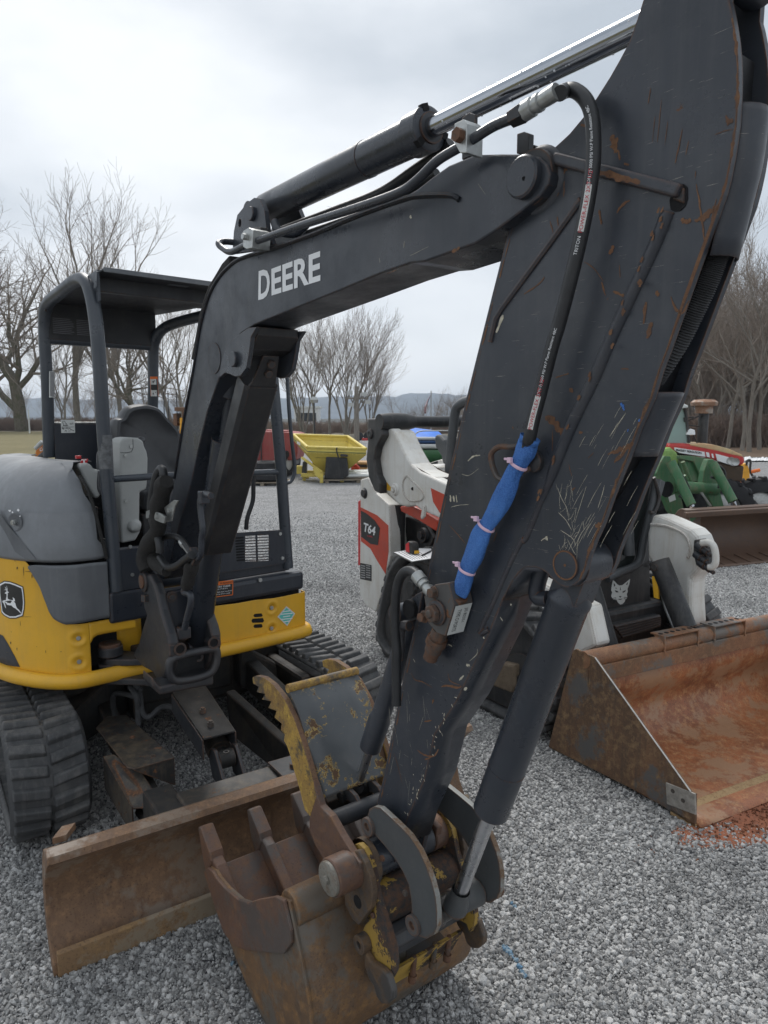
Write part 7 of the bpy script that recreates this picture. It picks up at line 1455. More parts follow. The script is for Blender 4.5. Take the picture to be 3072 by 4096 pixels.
for a in (0, W_): m = MB(); m.prism([T3(a, p.x, p.z) for p in pr_] + [T3(a, -.30, zt_ * .55)], tl_ * .015); m.obj('side_plate', M['dirt'], tb, bevel=.004)
m = MB(); m.prism([T3(-.45 + .0, -1.0, .52), T3(0, -.46, zt_), T3(0, -.60, .35), T3(0, -.75, .25)], -tf * .02); 
tpr([(590, 1640), (755, 1458), (862, 1490), (838, 1600), (850, 1720), (800, 1730), (720, 1700)], -.52, .05, 'bucket_end_plate', 'dirt', tb)
tpr([(690, 1520), (760, 1475), (815, 1500), (790, 1580), (740, 1635), (705, 1600)], -.515, .004, 'green_patch', 'jgreen', tb, bev=0)
m = MB(); m.prism([T3(-.05, -.46, zt_), T3(-.05, -.40, zt_ - .01), T3(-.05, -.41, zt_ - .08), T3(-.05, -.47, zt_ - .06)], tl_ * (W_ + .1)); m.obj('top_lip', M['dirt'], tb, bevel=.01)
for k in range(5): m = MB(); a = .25 + k * .22; m.tube([T3(a, -.05, .022), T3(a + .15, -.45, .04)], .006, 5); m.obj('wear_strip', M['dirt'], tb)
tpr([(440, 895), (505, 900), (540, 1060), (575, 1150), (610, 1300), (668, 1540), (585, 1625), (500, 1500), (430, 1330), (375, 1220), (350, 1090), (400, 960)], -1.15, .10, 'loader_arm', 'jgreen')
m = MB(); p = TP(462, 1265, -1.148); m.ring(p, p + tf * .01, .11, .085, 24); m.cyl(p, p + tf * .004, .085, 24); m.obj('arm_hole', M['black'], GT)
tpr([(478, 1350), (548, 1318), (565, 1380), (495, 1408)], -1.145, .001, 'white_label', 'sticker', bev=0)
tpr([(310, 1180), (360, 1120), (380, 1230), (300, 1420), (270, 1330)], -1.4, .08, 'frame_plate', 'jgreen')
def tcy_(x0, y0, x1, y1, f0, f1, r, mat='jgreen', name='lift_cylinder'): m = MB(); m.tube([TP(x0, y0, f0), TP(x1, y1, f1)], r, 16); return m.obj(name, M[mat], GT)
tcy_(505, 960, 735, 1440, -1.05, -.75, .065); tcy_(735, 1440, 745, 1460, -.75, -.74, .035, 'chrome', 'rod')
tcy_(965, 975, 1195, 1400, -1.05, -.75, .065); tcy_(1195, 1400, 1212, 1455, -.75, -.74, .035, 'chrome', 'rod')
tpr([(925, 935), (985, 930), (1000, 1120), (1050, 1280), (1100, 1460), (975, 1460), (895, 1300), (860, 1190), (880, 1060)], -1.15, .10, 'loader_arm', 'jgreen')
tpr([(600, 890), (760, 895), (930, 925), (985, 960), (930, 1060), (880, 1160), (855, 1165), (760, 960), (600, 930)], -1.6, .06, 'side_panel', 'jgreen')
tpr([(600, 935), (755, 965), (850, 1170), (700, 1190), (640, 1100)], -1.65, .04, 'inner_panel', 'jgreen')
m = MB(); m.tube([TP(560, 1235, -1.15), TP(1010, 1265, -1.15)], .085, 14); m.obj('cross_tube', M['jgreen'], GT)
for (a_, b_) in (((640, 960), (730, 1200)), ((660, 1110), (700, 1200)), ((600, 1215), (1000, 1235))): m = MB(); m.tube([TP(*a_, -1.2), TP(*b_, -1.2)], .03, 8); m.obj('steel_line', M['jgreen'], GT)
m = MB(); m.prism([TP(838, 1300, -1.0), TP(862, 1300, -1.0), TP(965, 1450, -1.0), TP(940, 1450, -1.0)], -tf * .02); m.obj('prop_bar', M['plated'], GT)
for tr in ([(540, 960), (600, 1060), (700, 1230), (720, 1400)], [(1040, 1000), (1100, 1060), (1100, 1150), (1040, 1210)], [(950, 1130), (1010, 1150), (1040, 1210), (1030, 1250)], [(1080, 1270), (1160, 1280), (1200, 1340)], [(600, 1340), (680, 1380), (700, 1440)]):
    m = MB(); m.tube(smooth_path([TP(*q, -1.0) for q in tr], 4), .016, 8); m.obj('hydraulic_hose', M['hose'], GT)
# hood and body behind the arms
hdp = [TP(440, 805, -1.9), TP(520, 800, -1.9), TP(585, 850, -1.9), TP(600, 900, -1.9), TP(590, 1350, -1.9), TP(430, 1350, -1.9)]
m = MB(); m.prism(hdp, -tf * 1.8); m.obj('hood', plain('yellow_green_hood', (.26, .42, .12), .45), GT, bevel=.05)
m = MB(); m.box(T3(.15, -2.6, .62), tl_ * .28, tf * 1.1, UZ * .22); m.obj('chassis', M['lblack'], GT, bevel=.03)
def wheel(c, ax, r, wd, parent, rim='plated', lugs=22, nm='wheel'):
    m = MB(); m.lathe(c - ax * wd / 2, ax, [(0, r * .55), (0, r * .8), (wd * .12, r * .95), (wd * .5, r), (wd * .88, r * .95), (wd, r * .8), (wd, r * .55), (wd * .5, r * .5), (0, r * .55)], 36); w_ = m.obj(nm, M['tyre'], parent)
    m = MB(); m.lathe(c - ax * wd * .3, ax, [(0, 0), (0, r * .2), (.03, r * .5), (0, r * .56), (wd * .6, r * .56), (wd * .6, 0)], 28); m.obj('rim', M[rim], w_)
    u = UZ; v_ = ax.cross(u)
    for k in range(lugs):
        for s_ in (-1, 1):
            a = 2 * math.pi * (k + (.5 if s_ > 0 else 0)) / lugs; d = u * math.cos(a) + v_ * math.sin(a); t = ax.cross(d); m = MB(); m.box(c + d * r * .97 + ax * s_ * wd * .24, ax * wd * .26 + t * .05 * r * s_, t * .055 * r, d * .06 * r); m.obj('tyre_lug', M['tyre'], w_, bevel=.01)
    return w_
wheel(T3(-.55, -2.3, .42), tl_, .42, .28, GT); wheel(T3(.95, -2.3, .42), tl_, .42, .28, GT)
# ================================================================== red tractor
M['mred'] = paint('sun_faded_red_paint', (.50, .035, .035), (.56, .06, .05), .4, dusta=.2)
M['mtop'] = paint('peeling_cream_hood', (.62, .48, .26), (.58, .30, .16), .5, dusta=.3)
rl_ = Vector((.97, -.245, 0)).normalized(); rn = Vector((.245, .97, 0)).normalized(); RA = aty('M', 1300, 1200, 10.6)
def RP(x, y, o=0.0): return hit('M', x, y, RA + rn * o, rn)
RT = thing('red_tractor', 'red tractor with sun faded hood and dark exhaust stack behind the green loader tractor', 'tractor', (RA.x - 1, RA.y + .5, 0))
def rpr(tr, o, th, name, mat, parent=RT, bev=.01): m = MB(); m.prism([RP(x, y, o) for x, y in tr], rn * th); return m.obj(name, M[mat] if isinstance(mat, str) else mat, parent, bevel=bev)
hood_ = rpr([(470, 775), (500, 758), (620, 756), (780, 772), (950, 800), (1100, 830), (1220, 862), (1290, 885), (1322, 910), (1325, 960), (1305, 1000), (1240, 1002), (1120, 975), (1010, 950), (880, 915), (600, 862), (470, 830)], 0, .75, 'hood', 'mred', bev=.07)
rpr([(720, 762), (860, 758), (1000, 775), (1160, 820), (1290, 880), (1305, 905), (1180, 880), (1000, 835), (800, 795), (720, 780)], -.004, .76, 'hood_top', 'mtop', hood_, bev=.03)
wd_ = rpr([(545, 800), (880, 850), (890, 905), (600, 862), (548, 830)], -.006, .004, 'name_panel', 'white', hood_, 0)
text_quad('name_print', 'MASSEY FERGUSON', RP(565, 840, -.012), RP(845, 875, -.012), RP(565, 815, -.012), M['ink'], wd_, bold=.03)
rpr([(895, 852), (930, 860), (940, 912), (905, 905)], -.006, .004, 'stripe', 'white', hood_, 0); rpr([(955, 868), (975, 872), (985, 920), (965, 915)], -.006, .004, 'stripe', 'white', hood_, 0)
hl_ = rpr([(1000, 870), (1060, 885), (1240, 935), (1255, 960), (1250, 1000), (1190, 1005), (1130, 985), (1020, 945)], -.008, .006, 'lamp_panel', 'white', hood_, .002)
for q in ((1172, 950), (1222, 962)): m = MB(); p = RP(*q, -.010); m.lathe(p, -rn, [(0, .06), (.015, .055), (.01, .04), (.005, 0)], 18); m.obj('headlight', M['plated'], hood_)
rpr([(1035, 965), (1130, 985), (1240, 1004), (1320, 1003), (1300, 1185), (1130, 1192), (1060, 1100)], .02, .68, 'grille', rusty('dusty_grille', (.05, .035, .025), (.08, .055, .035), (.11, .07, .04)), RT, .03)
rpr([(1020, 1180), (1130, 1192), (1300, 1185), (1298, 1215), (1270, 1240), (1130, 1240), (1040, 1220)], -.02, .7, 'nose', 'mred', RT, .03)
rpr([(960, 1010), (990, 1000), (1060, 1190), (1030, 1230)], .0, .1, 'side_panel', 'mred', RT, .02)
for k in range(6):
    x0 = 1165 + k * 40; rpr([(x0, 1262), (x0 + 34, 1258), (x0 + 34, 1440), (x0, 1440)], -.02, .3, 'front_weight', 'lgrey', RT, .02)
rpr([(1150, 1245), (1400, 1262), (1405, 1300), (1150, 1290)], .0, .4, 'weight_frame', 'lgrey', RT, .01)
c_ = RP(1480, 1505, .35); c_.z = .47; wheel(c_, rn, .47, .34, RT, lugs=18); c2 = RP(700, 1480, .3); c2.z = .47
wheel(RP(1080, 1480, .0) * 1.0 + Vector((0, 0, 0)), rn, .45, .3, RT, lugs=14)
w2 = RP(250, 1300, .6); w2.z = .8; wheel(w2, rn, .8, .5, RT, lugs=18)
# cab
gl_ = newmat('green_tinted_cab_glass'); gm2, gt2, gp2 = gl_; gp2.inputs['Base Color'].default_value = (.30, .42, .39, 1); gp2.inputs['Roughness'].default_value = .08; gp2.inputs['Alpha'].default_value = .82
rpr([(420, 330), (660, 360), (690, 560), (705, 752), (440, 752)], .1, .02, 'windscreen', gm2, RT, 0)
m = MB(); m.tube([RP(655, 350, .08), RP(680, 470, .08), RP(708, 752, .08)], .022, 8); m.obj('cab_pillar', M['lblack'], RT)
rpr([(400, 325), (650, 315), (700, 340), (700, 362), (640, 368), (400, 360)], -.1, 1.2, 'cab_roof', 'sticker', RT, .03)
rpr([(500, 720), (555, 715), (575, 752), (500, 752)], .2, .3, 'dashboard', 'lblack', RT, .02)
m = MB(); b_ = RP(852, 752, .35); t_ = RP(872, 425, .35); m.tube([b_, t_], .075, 18); ex_ = m.obj('exhaust_stack', M['lblack'], RT)
m = MB(); p = RP(870, 425, .35); hgt = (RP(870, 340, .35) - p).length; m.lathe(p, UZ, [(0, .11), (0, .13), (hgt, .13), (hgt, .19), (hgt + .05, .20), (hgt + .09, .15), (hgt + .10, 0)], 20); m.obj('rain_cap', rusty('rusty_cap', (.24, .13, .08), (.33, .19, .12), (.2, .1, .05), grey=(.3, .26, .22), greya=.3), RT)
for (a_, b_) in (((690, 510), (850, 440)), ((690, 555), (830, 570)), ((740, 640), (800, 752)), ((700, 470), (760, 465))): m = MB(); m.tube([RP(*a_, .2), RP(*b_, .2)], .012, 6); m.obj('mirror_bracket', M['lblack'], RT)
rpr([(650, 470), (675, 468), (680, 520), (655, 520)], .05, .05, 'mirror', 'lblack', RT, .01)
m = MB(); p = RP(725, 630, .1); m.lathe(p - UZ * .05, UZ, [(0, 0), (.01, .07), (.08, .06), (.10, 0)], 14); m.obj('work_lamp', M['white'], RT)
# orange implement behind, plastic sheet
OI = thing('orange_implement', 'yellow orange implement with a red bar standing behind the red tractor nose', 'implement', tuple(gz('M', 1360, 1120, 0)))
Yo = 13.0
def atp(v, tr, Y, th, name, mat, parent, bev=.01): m = MB(); m.prism([aty(v, x, y, Y) for x, y in tr], Vector((0, th, 0))); return m.obj(name, M[mat] if isinstance(mat, str) else mat, parent, bevel=bev)
M['oyel'] = plain('orange_yellow_paint', (.75, .36, .03), .45, var=.2)
atp('M', [(1320, 985), (1350, 975), (1380, 1060), (1385, 1230), (1305, 1230)], Yo, .3, 'frame', 'oyel', OI)
m = MB(); m.tube(smooth_path([aty('M', *q, Yo) for q in [(1345, 1000), (1350, 950), (1375, 940), (1390, 960), (1385, 1060), (1420, 1130)]], 4), .02, 8); m.obj('hoop', M['lblack'], OI)
m = MB(); m.tube([aty('M', 1390, 1072, Yo), aty('M', 1488, 1052, Yo)], .032, 10); m.obj('bar', M['orange'], OI)
# white sheeting near the woods
g = []; rnd = random.Random(6)
for j in range(9):
    row = []
    for i in range(26):
        p = gz('M', 1320 + i * 13, 962 - j * 3.5, 0); row.append(Vector((p.x, p.y, .05 + .28 * abs(noise.noise(Vector((i * .35, j * .6, 3)))) * math.sin(math.pi * min(1, (j + .4) / 8)) )))
    g.append(row)
m = MB(); m.grid(g); o = m.obj('plastic_sheet', M['white']); tag(o, 'crumpled white plastic sheeting on the ground in front of the woods', 'plastic sheet')

# ================================================================== yellow spreader, red wagon, tyres, boat, clutter
M['syel'] = paint('pale_yellow_paint', (.72, .58, .13), (.64, .51, .11), .5, rust=.03, edgew=.4, edge_r=.03, dusta=.3, dust=(.3, .2, .08))
SPD = thing('hopper_spreader', 'pale yellow V shaped hopper spreader with a dark engine box on the gravel', 'spreader', (-1.6, 21, 0))
A4 = lambda x, y, Y: aty('N', x, y, Y)
YF, YB = 20.3, 22.2
bl4, br4, fr4, fl4 = A4(582, 462, YB), A4(1300, 485, YB), A4(1538, 650, YF), A4(765, 628, YF)
b1_, b2_, b3_, b4_ = A4(905, 960, YF + .5), A4(1275, 940, YF + .5), A4(1200, 900, YB - .5), A4(900, 900, YB - .5)
def quad(name, ps, mat, parent, th=.03): m = MB(); m.add(ps, [list(range(len(ps)))]); return m.obj(name, M[mat] if isinstance(mat, str) else mat, parent, solid=th)
dz = UZ * .16
m = MB(); m.add([fl4, fr4, fr4 - dz, fl4 - dz, bl4, br4, br4 - dz, bl4 - dz], [[0, 1, 2, 3], [4, 5, 6, 7], [0, 3, 7, 4], [1, 5, 6, 2]]); m.obj('upper_rim', M['syel'], SPD, solid=.03)
quad('front_wall', [fl4 - dz, fr4 - dz, b2_, b1_], 'syel', SPD); quad('back_wall', [bl4 - dz, br4 - dz, b3_, b4_], 'syel', SPD)
quad('left_wall', [fl4 - dz, bl4 - dz, b4_, b1_], 'syel', SPD); quad('right_wall', [fr4 - dz, br4 - dz, b3_, b2_], 'syel', SPD)
for a_, b_ in ((fl4, fr4), (fr4, br4), (br4, bl4), (bl4, fl4)): m = MB(); m.tube([a_, b_], .045, 8); m.obj('rim_tube', M['syel'], SPD)
m = MB(); f_ = Vector((0, -.02, 0)); m.tube([fl4 - UZ * .12 + f_, fr4 - UZ * .12 + f_], .012, 5); m.tube([fl4 - UZ * .12 + f_, bl4 - UZ * .12 + Vector((-.02, 0, 0))], .012, 5); m.obj('green_stripe', M['jgreen'], SPD)
m = MB(); m.tube([A4(800, 757, YF + .12), A4(1480, 772, YF + .12)], .022, 6); m.obj('black_band', M['ink'], SPD)
atp('N', [(620, 545), (672, 570), (668, 608), (622, 578)], YF + .9, .01, 'brand_label', 'white', SPD, 0)
atp('N', [(1010, 752), (1290, 765), (1305, 1000), (1230, 1060), (985, 1050)], YF + .05, .6, 'engine_box', 'lblack', SPD, .03)
atp('N', [(1195, 725), (1215, 715), (1298, 725), (1300, 755), (1200, 755)], YF - .05, .3, 'air_box', 'lblack', SPD, .03)
m = MB(); m.tube(smooth_path([A4(*q, YF - .1) for q in [(1155, 630), (1150, 680), (1185, 800), (1210, 920), (1225, 1040)]], 4), .02, 6); m.obj('cable', M['hose'], SPD)
m = MB(); m.tube([A4(690, 765, YF + .6), A4(960, 960, YF + .0)], .04, 8); m.obj('brace', M['syel'], SPD); atp('N', [(830, 900), (880, 880), (975, 970), (970, 1060), (935, 1060), (860, 1000)], YF, .15, 'chute_side', 'syel', SPD)
atp('N', [(700, 820), (745, 830), (740, 1000), (680, 1010)], YF + .6, .4, 'chain_case', 'lblack', SPD); atp('N', [(612, 875), (690, 880), (690, 980), (620, 985)], YF + 1.2, .3, 'rear_guard', 'syel', SPD)
for (x, Y) in ((760, YB - .3), (1220, YF + .2), (950, YF), (720, YF + .8)): p = A4(x, 1040, Y); m = MB(); m.box(Vector((p.x, p.y, .09)), Vector((.05, 0, 0)), Vector((0, .05, 0)), UZ * .09); m.obj('foot', M['syel'], SPD)
p, q = A4(680, 1050, YF + .3), A4(1240, 1060, YF + .3); m = MB(); m.box(Vector(((p.x + q.x) / 2, p.y, .2)), Vector(((q.x - p.x) / 2, 0, 0)), Vector((0, .06, 0)), UZ * .05); m.box(Vector(((p.x + q.x) / 2, p.y + 1.2, .2)), Vector(((q.x - p.x) / 2, 0, 0)), Vector((0, .06, 0)), UZ * .05); m.obj('base_frame', M['syel'], SPD)
RW = thing('red_wagon', 'dull red box wagon with a small orange triangle parked beside the yellow spreader', 'wagon', (-3.3, 23, 0)); Yw = 22.6
M['wred'] = paint('dull_red_paint', (.30, .055, .05), (.26, .05, .045), .55, rust=.05, dusta=.4, dust=(.22, .12, .1))
atp('N', [(60, 430), (170, 415), (520, 430), (628, 450), (632, 690), (610, 800), (150, 810), (60, 800)], Yw, 2.2, 'box', 'wred', RW, .03)
atp('N', [(160, 398), (480, 408), (480, 425), (160, 418)], Yw + .3, 1.4, 'top_rail', 'wred', RW, .01)
atp('N', [(140, 480), (155, 480), (155, 810), (140, 810)], Yw - .06, .06, 'corner_post', 'lblack', RW)
tri = atp('N', [(432, 600), (462, 668), (434, 668)], Yw - .04, .02, 'warning_triangle', 'orange', RW, 0)
atp('N', [(70, 810), (600, 810), (600, 870), (70, 880)], Yw + .3, 1.2, 'chassis', 'lblack', RW)
for (x, Y) in ((490, Yw + .1), (60, Yw + .1), (560, Yw + 1.5)):
    p = A4(x, 940, Y); p.z = .42; wheel(p, Vector((.9, -.43, 0)).normalized(), .42, .26, RW, lugs=0)
for i, (x, y, r, hgt, z0, lab_) in enumerate(((215, 1040, .52, .30, .10, 'large worn tyre lying flat on a pallet below the red wagon'), (215, 930, .38, .24, .41, 'smaller tyre lying on top of the large tyre under the red wagon'))):
    p = A4(x, y, 19.9); m = MB(); m.lathe(Vector((p.x, p.y, z0)), UZ, [(0, r * .6), (0, r * .85), (hgt * .2, r), (hgt * .8, r), (hgt, r * .85), (hgt, r * .6), (hgt * .5, r * .5), (0, r * .6)], 28); o = m.obj('loose_tyre', M['tyre']); tag(o, lab_, 'tyre')
def pallet(x, y, z, sx, sy, label, rot=0):
    T = thing('pallet', label, 'pallet', (x, y, z)); wm = plain('grey_pallet_wood', (.24, .20, .15), .85); c, s = math.cos(rot), math.sin(rot); X, Y = Vector((c, s, 0)), Vector((-s, c, 0))
    for k in range(5): m = MB(); m.box(Vector((x, y, z + .085)) + Y * (k - 2) * sy * .23, X * sx / 2, Y * .06, UZ * .012); m.obj('board', wm, T)
    for k in (-1, 0, 1): m = MB(); m.box(Vector((x, y, z + .036)) + X * k * sx * .45, X * .05, Y * sy / 2, UZ * .036); m.obj('bearer', wm, T)
    return T
p = A4(205, 1110, 19.9); pallet(p.x, 19.9, 0, 1.3, 1.1, 'weathered wooden pallet carrying the two loose tyres')
p = A4(1420, 1035, 20.6); pallet(p.x, 20.8, 0, 2.0, 1.0, 'low wooden pallet with loose pipes right of the yellow spreader', .1)
CL = thing('pipe_bundle', 'pale pipes and rails lying on the pallet beside the yellow spreader', 'pipes', (p.x, 20.8, .1))
for k in range(5): m = MB(); m.tube([Vector((p.x - 1.1, 20.4 + k * .16, .17 + .02 * k)), Vector((p.x + 1.6, 20.7 + k * .16, .2 + .03 * k))], .04, 8); m.obj('pipe', M['plated'] if k % 2 else M['sticker'], CL)
RF = thing('red_tube_rack', 'small bright red tubular frame standing behind the pipes', 'rack', tuple(A4(1400, 950, 21.8)))
for tr in ([(1360, 960), (1362, 880), (1400, 860), (1440, 900), (1440, 950)], [(1362, 900), (1440, 905)]): m = MB(); m.tube([A4(*q, 21.8) for q in tr], .05, 8); m.obj('tube', M['lred'], RF)
TS = thing('timber_stack', 'stack of orange brown timber behind the red frame', 'timber', tuple(A4(1480, 880, 24)))
for k in range(3): m = MB(); a_, b_ = A4(1410 - k * 6, 885 - k * 25, 24), A4(1560, 888 - k * 25, 24); m.box((a_ + b_) / 2, (b_ - a_) / 2, Vector((0, .5, 0)), UZ * .06); m.obj('beam', plain('timber', (.40, .22, .08), .7) if k != 1 else M['coupler'], TS, bevel=.01)
# boat
BT = thing('boat', 'white and green motor boat under a bright blue cover behind the loader arm', 'boat', tuple(aty('L', 1320, 600, 15.5)))
def bsl(tr0, tr1, name, mat, Y=15.5, bow=.25, parent=BT):
    rows = []
    for k, tr in enumerate((tr0, tr1)): rows.append([aty('L', x, y, Y + bow * ((x - 1320) / 200) ** 2 * .0 + (.0 if k == 0 else .18)) for x, y in tr])
    m = MB(); m.grid(rows); return m.obj(name, mat if not isinstance(mat, str) else M[mat], parent, solid=.03)
hx = [1060, 1145, 1230, 1320, 1410, 1500, 1580]
yf = lambda a, b: [(x, a + b * ((x - 1320) / 200) ** 2) for x in hx]
M['bwhite'] = plain('gelcoat_white', (.70, .71, .70), .3, var=.05); M['bgreen'] = plain('dark_green_hull', (.035, .12, .045), .3, var=.2, sc=2); M['bblue'] = plain('navy_stripe', (.02, .06, .16), .3); M['tarp'] = plain('bright_blue_tarp', (.02, .16, .62), .5, var=.25, sc=3, bumps=.6)
bsl(yf(415, 2), yf(440, 2), 'deck_rail', 'bwhite'); bsl(yf(440, 2), yf(462, 2), 'blue_stripe', 'bblue'); bsl(yf(462, 2), yf(500, 1), 'hull_band', 'bwhite'); bsl(yf(500, 1), yf(585, -6), 'lower_hull', 'bgreen')
m = MB(); m.prism([aty('L', *q, 15.7) for q in [(1060, 560), (1580, 560), (1580, 420), (1060, 420)]], Vector((0, 1.9, 0))); m.obj('hull_core', M['bgreen'], BT, bevel=.05)
m = MB(); cvp = [[(1060, 350), (1145, 352), (1240, 350), (1330, 362), (1415, 372), (1450, 405), (1460, 422)], [(1060, 415), (1145, 417), (1240, 415), (1330, 413), (1415, 415), (1450, 420), (1462, 424)]]
m.grid([[aty('L', x, y, 16.2 if r == 0 else 15.6) for x, y in t] for r, t in enumerate(cvp)] + []); m.prism([aty('L', x, y, 16.2) for x, y in cvp[0] + cvp[1][::-1]], Vector((0, 1.2, 0))); m.obj('blue_cover', M['tarp'], BT)
m = MB(); m.tube(smooth_path([aty('L', *q, 15.4) for q in [(1250, 410), (1290, 375), (1400, 370), (1500, 370), (1580, 372)]], 4), .014, 6); m.obj('bow_rail', M['plated'], BT)
for k, x in enumerate((1120, 1560)): p = aty('L', x, 600, 16.4); m = MB(); m.box(Vector((p.x, p.y, .3)), Vector((.06, 0, 0)), Vector((0, .6, 0)), UZ * .3); m.obj('trailer_stand', M['lblack'], BT)
# white car far off, rusty machine, orange boom with name
WC_ = thing('white_car', 'small white and red car far behind between the spreader and the loader', 'car', tuple(aty('N', 1490, 590, 60)))
atp('N', [(1415, 560), (1430, 520), (1470, 500), (1562, 505), (1590, 560), (1590, 600), (1420, 600)], 60, 1.8, 'body', 'bwhite', WC_, .1); atp('N', [(1485, 505), (1560, 505), (1562, 575), (1490, 570)], 59.8, .1, 'door', 'mred', WC_, 0)
for x in (1450, 1560): p = aty('N', x, 600, 59.9); m = MB(); m.lathe(Vector((p.x, p.y, .35)), (0, 1, 0), [(0, 0), (0, .35), (.3, .35), (.3, 0)], 16); m.obj('wheel', M['tyre'], WC_)
RM = thing('rusty_forklift_mast', 'rusty brown mast assembly with a yellow post seen behind the excavator seat', 'mast', tuple(aty('O', 1330, 1900, 16)))
rm_ = rusty('old_brown_machine', (.10, .06, .04), (.17, .09, .055), (.22, .12, .06)); M['oldm'] = rm_
atp('O', [(1285, 1712), (1370, 1712), (1368, 1745), (1285, 1740)], 16, .5, 'cross_head', rm_, RM); atp('O', [(1275, 1760), (1300, 1755), (1305, 1850), (1280, 1850)], 16, .4, 'side_frame', rm_, RM); atp('O', [(1340, 1740), (1370, 1740), (1370, 1900), (1345, 1900)], 16, .4, 'side_frame', rm_, RM)
atp('O', [(1275, 1800), (1370, 1800), (1370, 1830), (1275, 1830)], 16.1, .3, 'carriage', rm_, RM); atp('O', [(1325, 1790), (1338, 1790), (1338, 2100), (1325, 2100)], 15.9, .08, 'yellow_post', 'oyel', RM); atp('O', [(1320, 1880), (1370, 1880), (1370, 2050), (1320, 2050)], 16.3, .5, 'red_body', 'wred', RM)
CA = thing('orange_boom_arm', 'orange loader arm lettered CASE poking out behind the canopy post', 'loader arm', tuple(aty('S', 450, 1150, 9)))
M['corange'] = paint('orange_paint', (.62, .20, .025), (.56, .17, .02), .45, dusta=.3, edgew=.3)
ca = atp('S', [(520, 975), (480, 1030), (440, 1075), (395, 1110), (385, 1160), (380, 1220), (410, 1250), (450, 1245), (470, 1210), (440, 1170), (520, 1100), (600, 1020), (600, 900)], 9, .15, 'arm_plate', 'corange', CA, .01)
text_quad('lettering', 'CASE', aty('S', 447, 1128, 8.99), aty('S', 540, 1050, 8.99), aty('S', 432, 1098, 8.99), M['white'], ca, bold=.04)
m = MB(); m.tube([aty('S', 445, 1205, 8.9), aty('S', 560, 1110, 8.9)], .05, 12); m.obj('cylinder', M['lblack'], CA); atp('S', [(476, 850), (505, 840), (515, 985), (478, 990)], 9.2, .15, 'black_post', 'lblack', CA)
m = MB(); m.lathe(aty('S', 420, 1060, 8.95), (.6, 0, .5), [(0, 0), (0, .03), (.08, .03), (.08, 0)], 10); m.lathe(aty('S', 390, 1090, 8.95), (.6, 0, .5), [(0, 0), (0, .025), (.07, .025), (.07, 0)], 10); m.obj('hose_fittings', M['plated'], CA)
m = MB(); m.tube([aty('S', 340, 1163, 8.95), aty('S', 395, 1158, 8.95)], .008, 6); m.obj('pin', M['ink'], CA)
# red clay spill
g = []
for j in range(22):
    row = []
    for i in range(60):
        u, v_ = i / 59 * 2 - 1, j / 21 * 2 - 1; d = max(0, 1 - u * u - v_ * v_); x = 2.35 + u * 1.1; y = 3.22 + u * .32 + v_ * .22
        row.append(Vector((x, y, -.004 + .020 * math.sqrt(d) * (.6 + .9 * abs(noise.noise(Vector((x * 9, y * 9, 0))))) + (.004 if d > 0 else 0))))
    g.append(row)
m = MB(); m.grid(g); o = m.obj('red_clay', rusty('damp_red_clay', (.22, .075, .035), (.32, .11, .05), (.15, .06, .035), rough=.8)); o['kind'] = 'stuff'
rm2 = stone_mat('red_clay_lumps', (.15, .055, .03), (.28, .10, .05), (.38, .19, .11)); rc_ = stone_variants('clay_shapes', rm2); rg2 = np.random.default_rng(9)
uu = rg2.normal(0, .42, 5200); vv = rg2.normal(0, .45, 5200); P = np.c_[2.35 + uu * 1.1, 3.22 + uu * .32 + vv * .22, .002 + .016 * np.sqrt(np.clip(1 - uu ** 2 - vv ** 2, 0, 1))]
scatter('clay_lumps', P, .002 + .006 * rg2.random(5200) ** 3, rc_, 4)
# blue marking paint on stones
bm_ = stone_mat('blue_marked_stone', (.18, .36, .55), (.30, .45, .58), (.45, .55, .62)); bc_ = stone_variants('blue_shapes', bm_); L2 = []
for (x0, y0, x1, y1, n_) in ((1500, 1260, 1600, 1380, 26), (1600, 1400, 1659, 1500, 12), (1380, 520, 1410, 530, 6), (1560, 950, 1600, 980, 5), (1330, 1080, 1360, 1090, 3)):
    for k in range(n_): t = random.random(); p = gz('K', x0 + (x1 - x0) * t + random.gauss(0, 8), y0 + (y1 - y0) * t + random.gauss(0, 6), .008); L2.append(p)
p = gz('E', 272, 1488, .008); L2 += [p]
scatter('blue_paint_flecks', np.array([list(p) for p in L2]), np.random.default_rng(2).uniform(.006, .011, len(L2)), bc_, 6)
# ================================================================== trees, brush, hills, poles, flag, bridge
def bark(name, a, b, moss=0.0):
    m, t, p = newmat(name); n = NT(t); c = n.mix(n.ramp(n.noise(3, 6, .7, n.map((3, 3, .6))), .35, .65), a, b)
    if moss: c = n.mix(n.ramp(n.noise(1.2, 5, .7), .5, .62, 0, moss), c, (.085, .095, .04))
    n.lk(c, p.inputs['Base Color']); p.inputs['Roughness'].default_value = .95; n.lk(n.bump(n.noise(9, 6, .8, n.map((3, 3, .6))), .8, .05), p.inputs['Normal']); return m
M['bark'] = bark('mossy_grey_bark', (.12, .105, .08), (.20, .18, .14), .6); M['bark2'] = bark('grey_brown_bark', (.18, .16, .135), (.27, .245, .21)); M['twig'] = bark('brown_twigs', (.22, .185, .155), (.30, .255, .215))
def seg_tube(m, p, q, r0, r1, n):
    t = (q - p); L = t.length
    if L < 1e-5: return
    t /= L; u = t.orthogonal().normalized(); v = t.cross(u); vs = [p + (u * math.cos(a) + v * math.sin(a)) * r0 for a in [2 * math.pi * i / n for i in range(n)]] + [q + (u * math.cos(a) + v * math.sin(a)) * r1 for a in [2 * math.pi * i / n for i in range(n)]]
    m.add(vs, [[i, (i + 1) % n, (i + 1) % n + n, i + n] for i in range(n)], n > 3)
